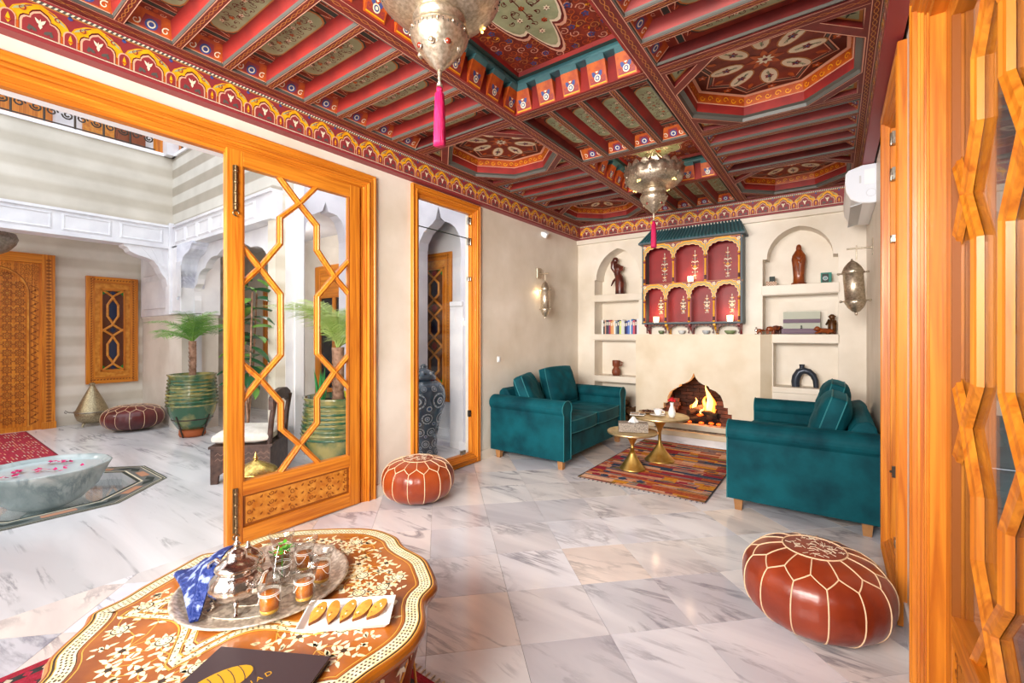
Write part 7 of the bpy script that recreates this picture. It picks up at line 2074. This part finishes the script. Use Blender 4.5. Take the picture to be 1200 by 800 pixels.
# carved armchair with linen cushions
DW = mat('dark_carved_chair', '5c4238', .5, col2='3c2a24', scale=16, bump=.3); LIN = mat('cream_linen', 'e6e0d6', .9, col2='d6cfc3', scale=14, bump=.25, bscale=60)
def armchair(label, loc, rz):
    t = thing('armchair', label, 'chair', loc, rz)
    w, d = .29, .265   # half width (x), half depth (y); faces -y
    for s in (-1, 1):
        pl = [(-d, 0), (-d, .34), (d, .34), (d, 0), (d - .06, 0), (d - .07, .08), (d - .13, .12), (d - .15, .18)] + [(-d + .15, .18), (-d + .13, .12), (-d + .07, .08), (-d + .06, 0)]
        b = MB().prism(pl, s * w - .018, s * w + .018, 0, lambda a, z, c: (c, a, z)); P = Paint(b, (s * (w + .018), 0, 0), (0, 1, 0), (0, 0, 1), (s, 0, 0), .001)
        for i in range(9):
            for j in range(2): P.strip([(-d + .04 + i * .054, .225 + j * .05), (-d + .065 + i * .054, .25 + j * .05), (-d + .09 + i * .054, .225 + j * .05)], .005, 1, 1)
        obj('side_panel', b, [DW, LIN and mat('chair_inlay', '8a6c5c', .5) if 'chair_inlay' not in MATS else MATS['chair_inlay']], t, bevel=0)
    obj('front_panel', MB().prism([(-w, 0), (-w, .34), (w, .34), (w, 0), (w - .06, 0), (w - .1, .12), (.0, .19), (-w + .1, .12), (-w + .06, 0)], -d, -d + .03, 0, TY), DW, t)
    obj('back_panel', MB().box(-w, d - .03, .0, w, d, .34), DW, t)
    obj('seat_frame', MB().box(-w - .02, -d - .02, .34, w + .02, d + .02, .365), DW, t, bevel=.004)
    obj('seat_cushion', place(cushion(w * 2 + .02, d * 2, .12, 5, False), (0, -.01, .43)), [LIN, LIN], t)
    for s in (-1, 1):
        obj('back_post', MB().tube([(s * (w - .02), d - .02, .36), (s * (w - .02), d + .0, .6), (s * (w - .02), d + .03, .80)], .026, 6), DW, t)
    obj('top_rail', MB().prism([(-w - .02, .70), (-w * .6, .76), (0, .775), (w * .6, .76), (w + .02, .70), (w + .02, .82), (w * .6, .875), (0, .89), (-w * .6, .875), (-w - .02, .82)], d - .02, d + .03, 0, TY), DW, t, bevel=.006)
    obj('splat', MB().box(-.07, d - .0, .36, .07, d + .015, .72), DW, t)
    return t
armchair('dark carved armchair with cream cushion beside the basin, behind the door glass', (-4.23, 1.885, 0), radians(-42)).scale = (.86, .86, .86)
# brass tray table with a gold sugar tagine
bt = thing('tray_table', 'low brass tray table half hidden behind the door stile', 'table', (-3.30, 1.50, 0))
obj('tray', MB().lathe([(0, .22), (.175, .22), (.185, .23), (.19, .24), (.197, .24), (.19, .225), (.175, .212), (0, .212)], 36), BRASS, bt)
for k in range(3):
    a = k * 2.1; obj('leg', MB().tube([(.13 * cos(a), .13 * sin(a), .212), (.15 * cos(a), .15 * sin(a), .1), (.11 * cos(a), .15 * sin(a), .004)], .011, 7), BRASS, bt)
gb = thing('lidded_dish', 'gold lidded dish with pointed knob on the brass tray table', 'dish', (-3.31, 1.50, .2205))
GLD = mat('pale_gold', 'd9bc6c', .25, 1.0, col2='b8964c', scale=40, bump=.3)
obj('dish', MB().lathe([(0, 0), (.07, 0), (.06, .015), (.10, .03), (.135, .06), (.14, .065), (0, .065)], 36, fn=lambda a, z: 1 + .03 * cos(14 * a) * (z > .02)), GLD, gb)
obj('lid', MB().lathe([(.135, .066), (.125, .08), (.09, .105), (.05, .125), (.02, .138), (.012, .145), (.020, .157), (.010, .17), (.006, .185), (0, .20)], 36, fn=lambda a, z: 1 + .03 * cos(14 * a) * (z < .12)), GLD, gb)
# tall painted jar in the alcove
VB = [mat('jar_blue_grey', '47586a', .25, col2='2c3a4c', scale=9, detail=5, coat=.5), mat('jar_white', 'bcc6cc', .3), mat('jar_navy', '1c2638', .3), mat('jar_blue', '2c4a7a', .3), SILV]
vj = thing('painted_jar', 'tall blue and white painted ceramic jar behind the narrow window', 'jar', (-3.44, 3.21, 0)); vj.scale = (1.04, 1.04, 1.0)
jp = [(0, 0), (.13, 0), (.135, .02), (.125, .10), (.13, .22), (.16, .36), (.20, .50), (.215, .60), (.205, .68), (.17, .74), (.12, .765), (.11, .78), (0, .78)]
obj('jar_body', MB().lathe(jp, 48), VB[0], vj)
def jr(z):
    for (r0, a), (r1, c) in zip(jp, jp[1:]):
        if a <= z <= c and c > a: return r0 + (r1 - r0) * (z - a) / (c - a)
    return .1
jd = MB(); Q = Paint(jd, (0, 0, 0), (1, 0, 0), (0, 0, 1), (0, -1, 0), .0014, wrap=lambda a, z, l: ((jr(z) + l) * cos(a), (jr(z) + l) * sin(a), z)); Q.flip = False
def jdisc(a0, z0, r, m, l):
    R0 = jr(z0); n = 18; pts = [(a0 + r / R0 * cos(2 * pi * i / n), z0 + r * sin(2 * pi * i / n)) for i in range(n)]
    for i in range(n): Q.fill([(a0, z0), pts[i], pts[(i + 1) % n]], m, l)
for row, (z0, r, k) in enumerate(((.58, .085, 6), (.40, .06, 7), (.26, .048, 8), (.14, .042, 8), (.05, .03, 9), (.70, .03, 12))):
    for i in range(k):
        a = 2 * pi * (i + .5 * (row % 2)) / k - 1.0
        for q, m in ((1.0, 2), (.92, 1), (.72, 2), (.62, 0), (.42, 1), (.28, 3), (.14, 1)): jdisc(a, z0, r * q, m, 1 + (1 - q) * 6)
        for q in range(12): jdisc(a + cos(q * pi / 6) * r * .82 / jr(z0), z0 + sin(q * pi / 6) * r * .82, r * .07, 3, 8)
        if row < 4: jdisc(a + pi / k, z0 - r * .9, r * .32, 1, 1); jdisc(a + pi / k, z0 - r * .9, r * .22, 3, 2)
for z in (.02, .755): jd.tube([(jr(z) * cos(i * pi / 20), jr(z) * sin(i * pi / 20), z) for i in range(40)], .005, 5, 2, closed=True)
obj('painted_rosettes', jd, VB, vj)['kind'] = 'stuff'
obj('lid', MB().lathe([(.118, .78), (.125, .79), (.11, .83), (.075, .87), (.04, .89), (.03, .90), (.038, .915), (.02, .935), (0, .94)], 32), VB[0], vj)
lb = MB()
for k in range(10): lb.ball((.098 * cos(k * .63), .098 * sin(k * .63), .845), .014, k % 2 + 1, 8, 5, 1, 1, 1)
obj('lid_bosses', lb, VB, vj)
point('gallery_fill', (-7.7, -1.3, 2.3), 48, (1, .95, .88), .2); point('gallery_fill', (-5.6, 2.95, 2.4), 12, (1, .95, .9), .2); point('alcove_light', (-3.7, 3.0, 3.2), 9, (1, .97, .92), .2)  # gallery points are added fill, set away from the hanging lamp
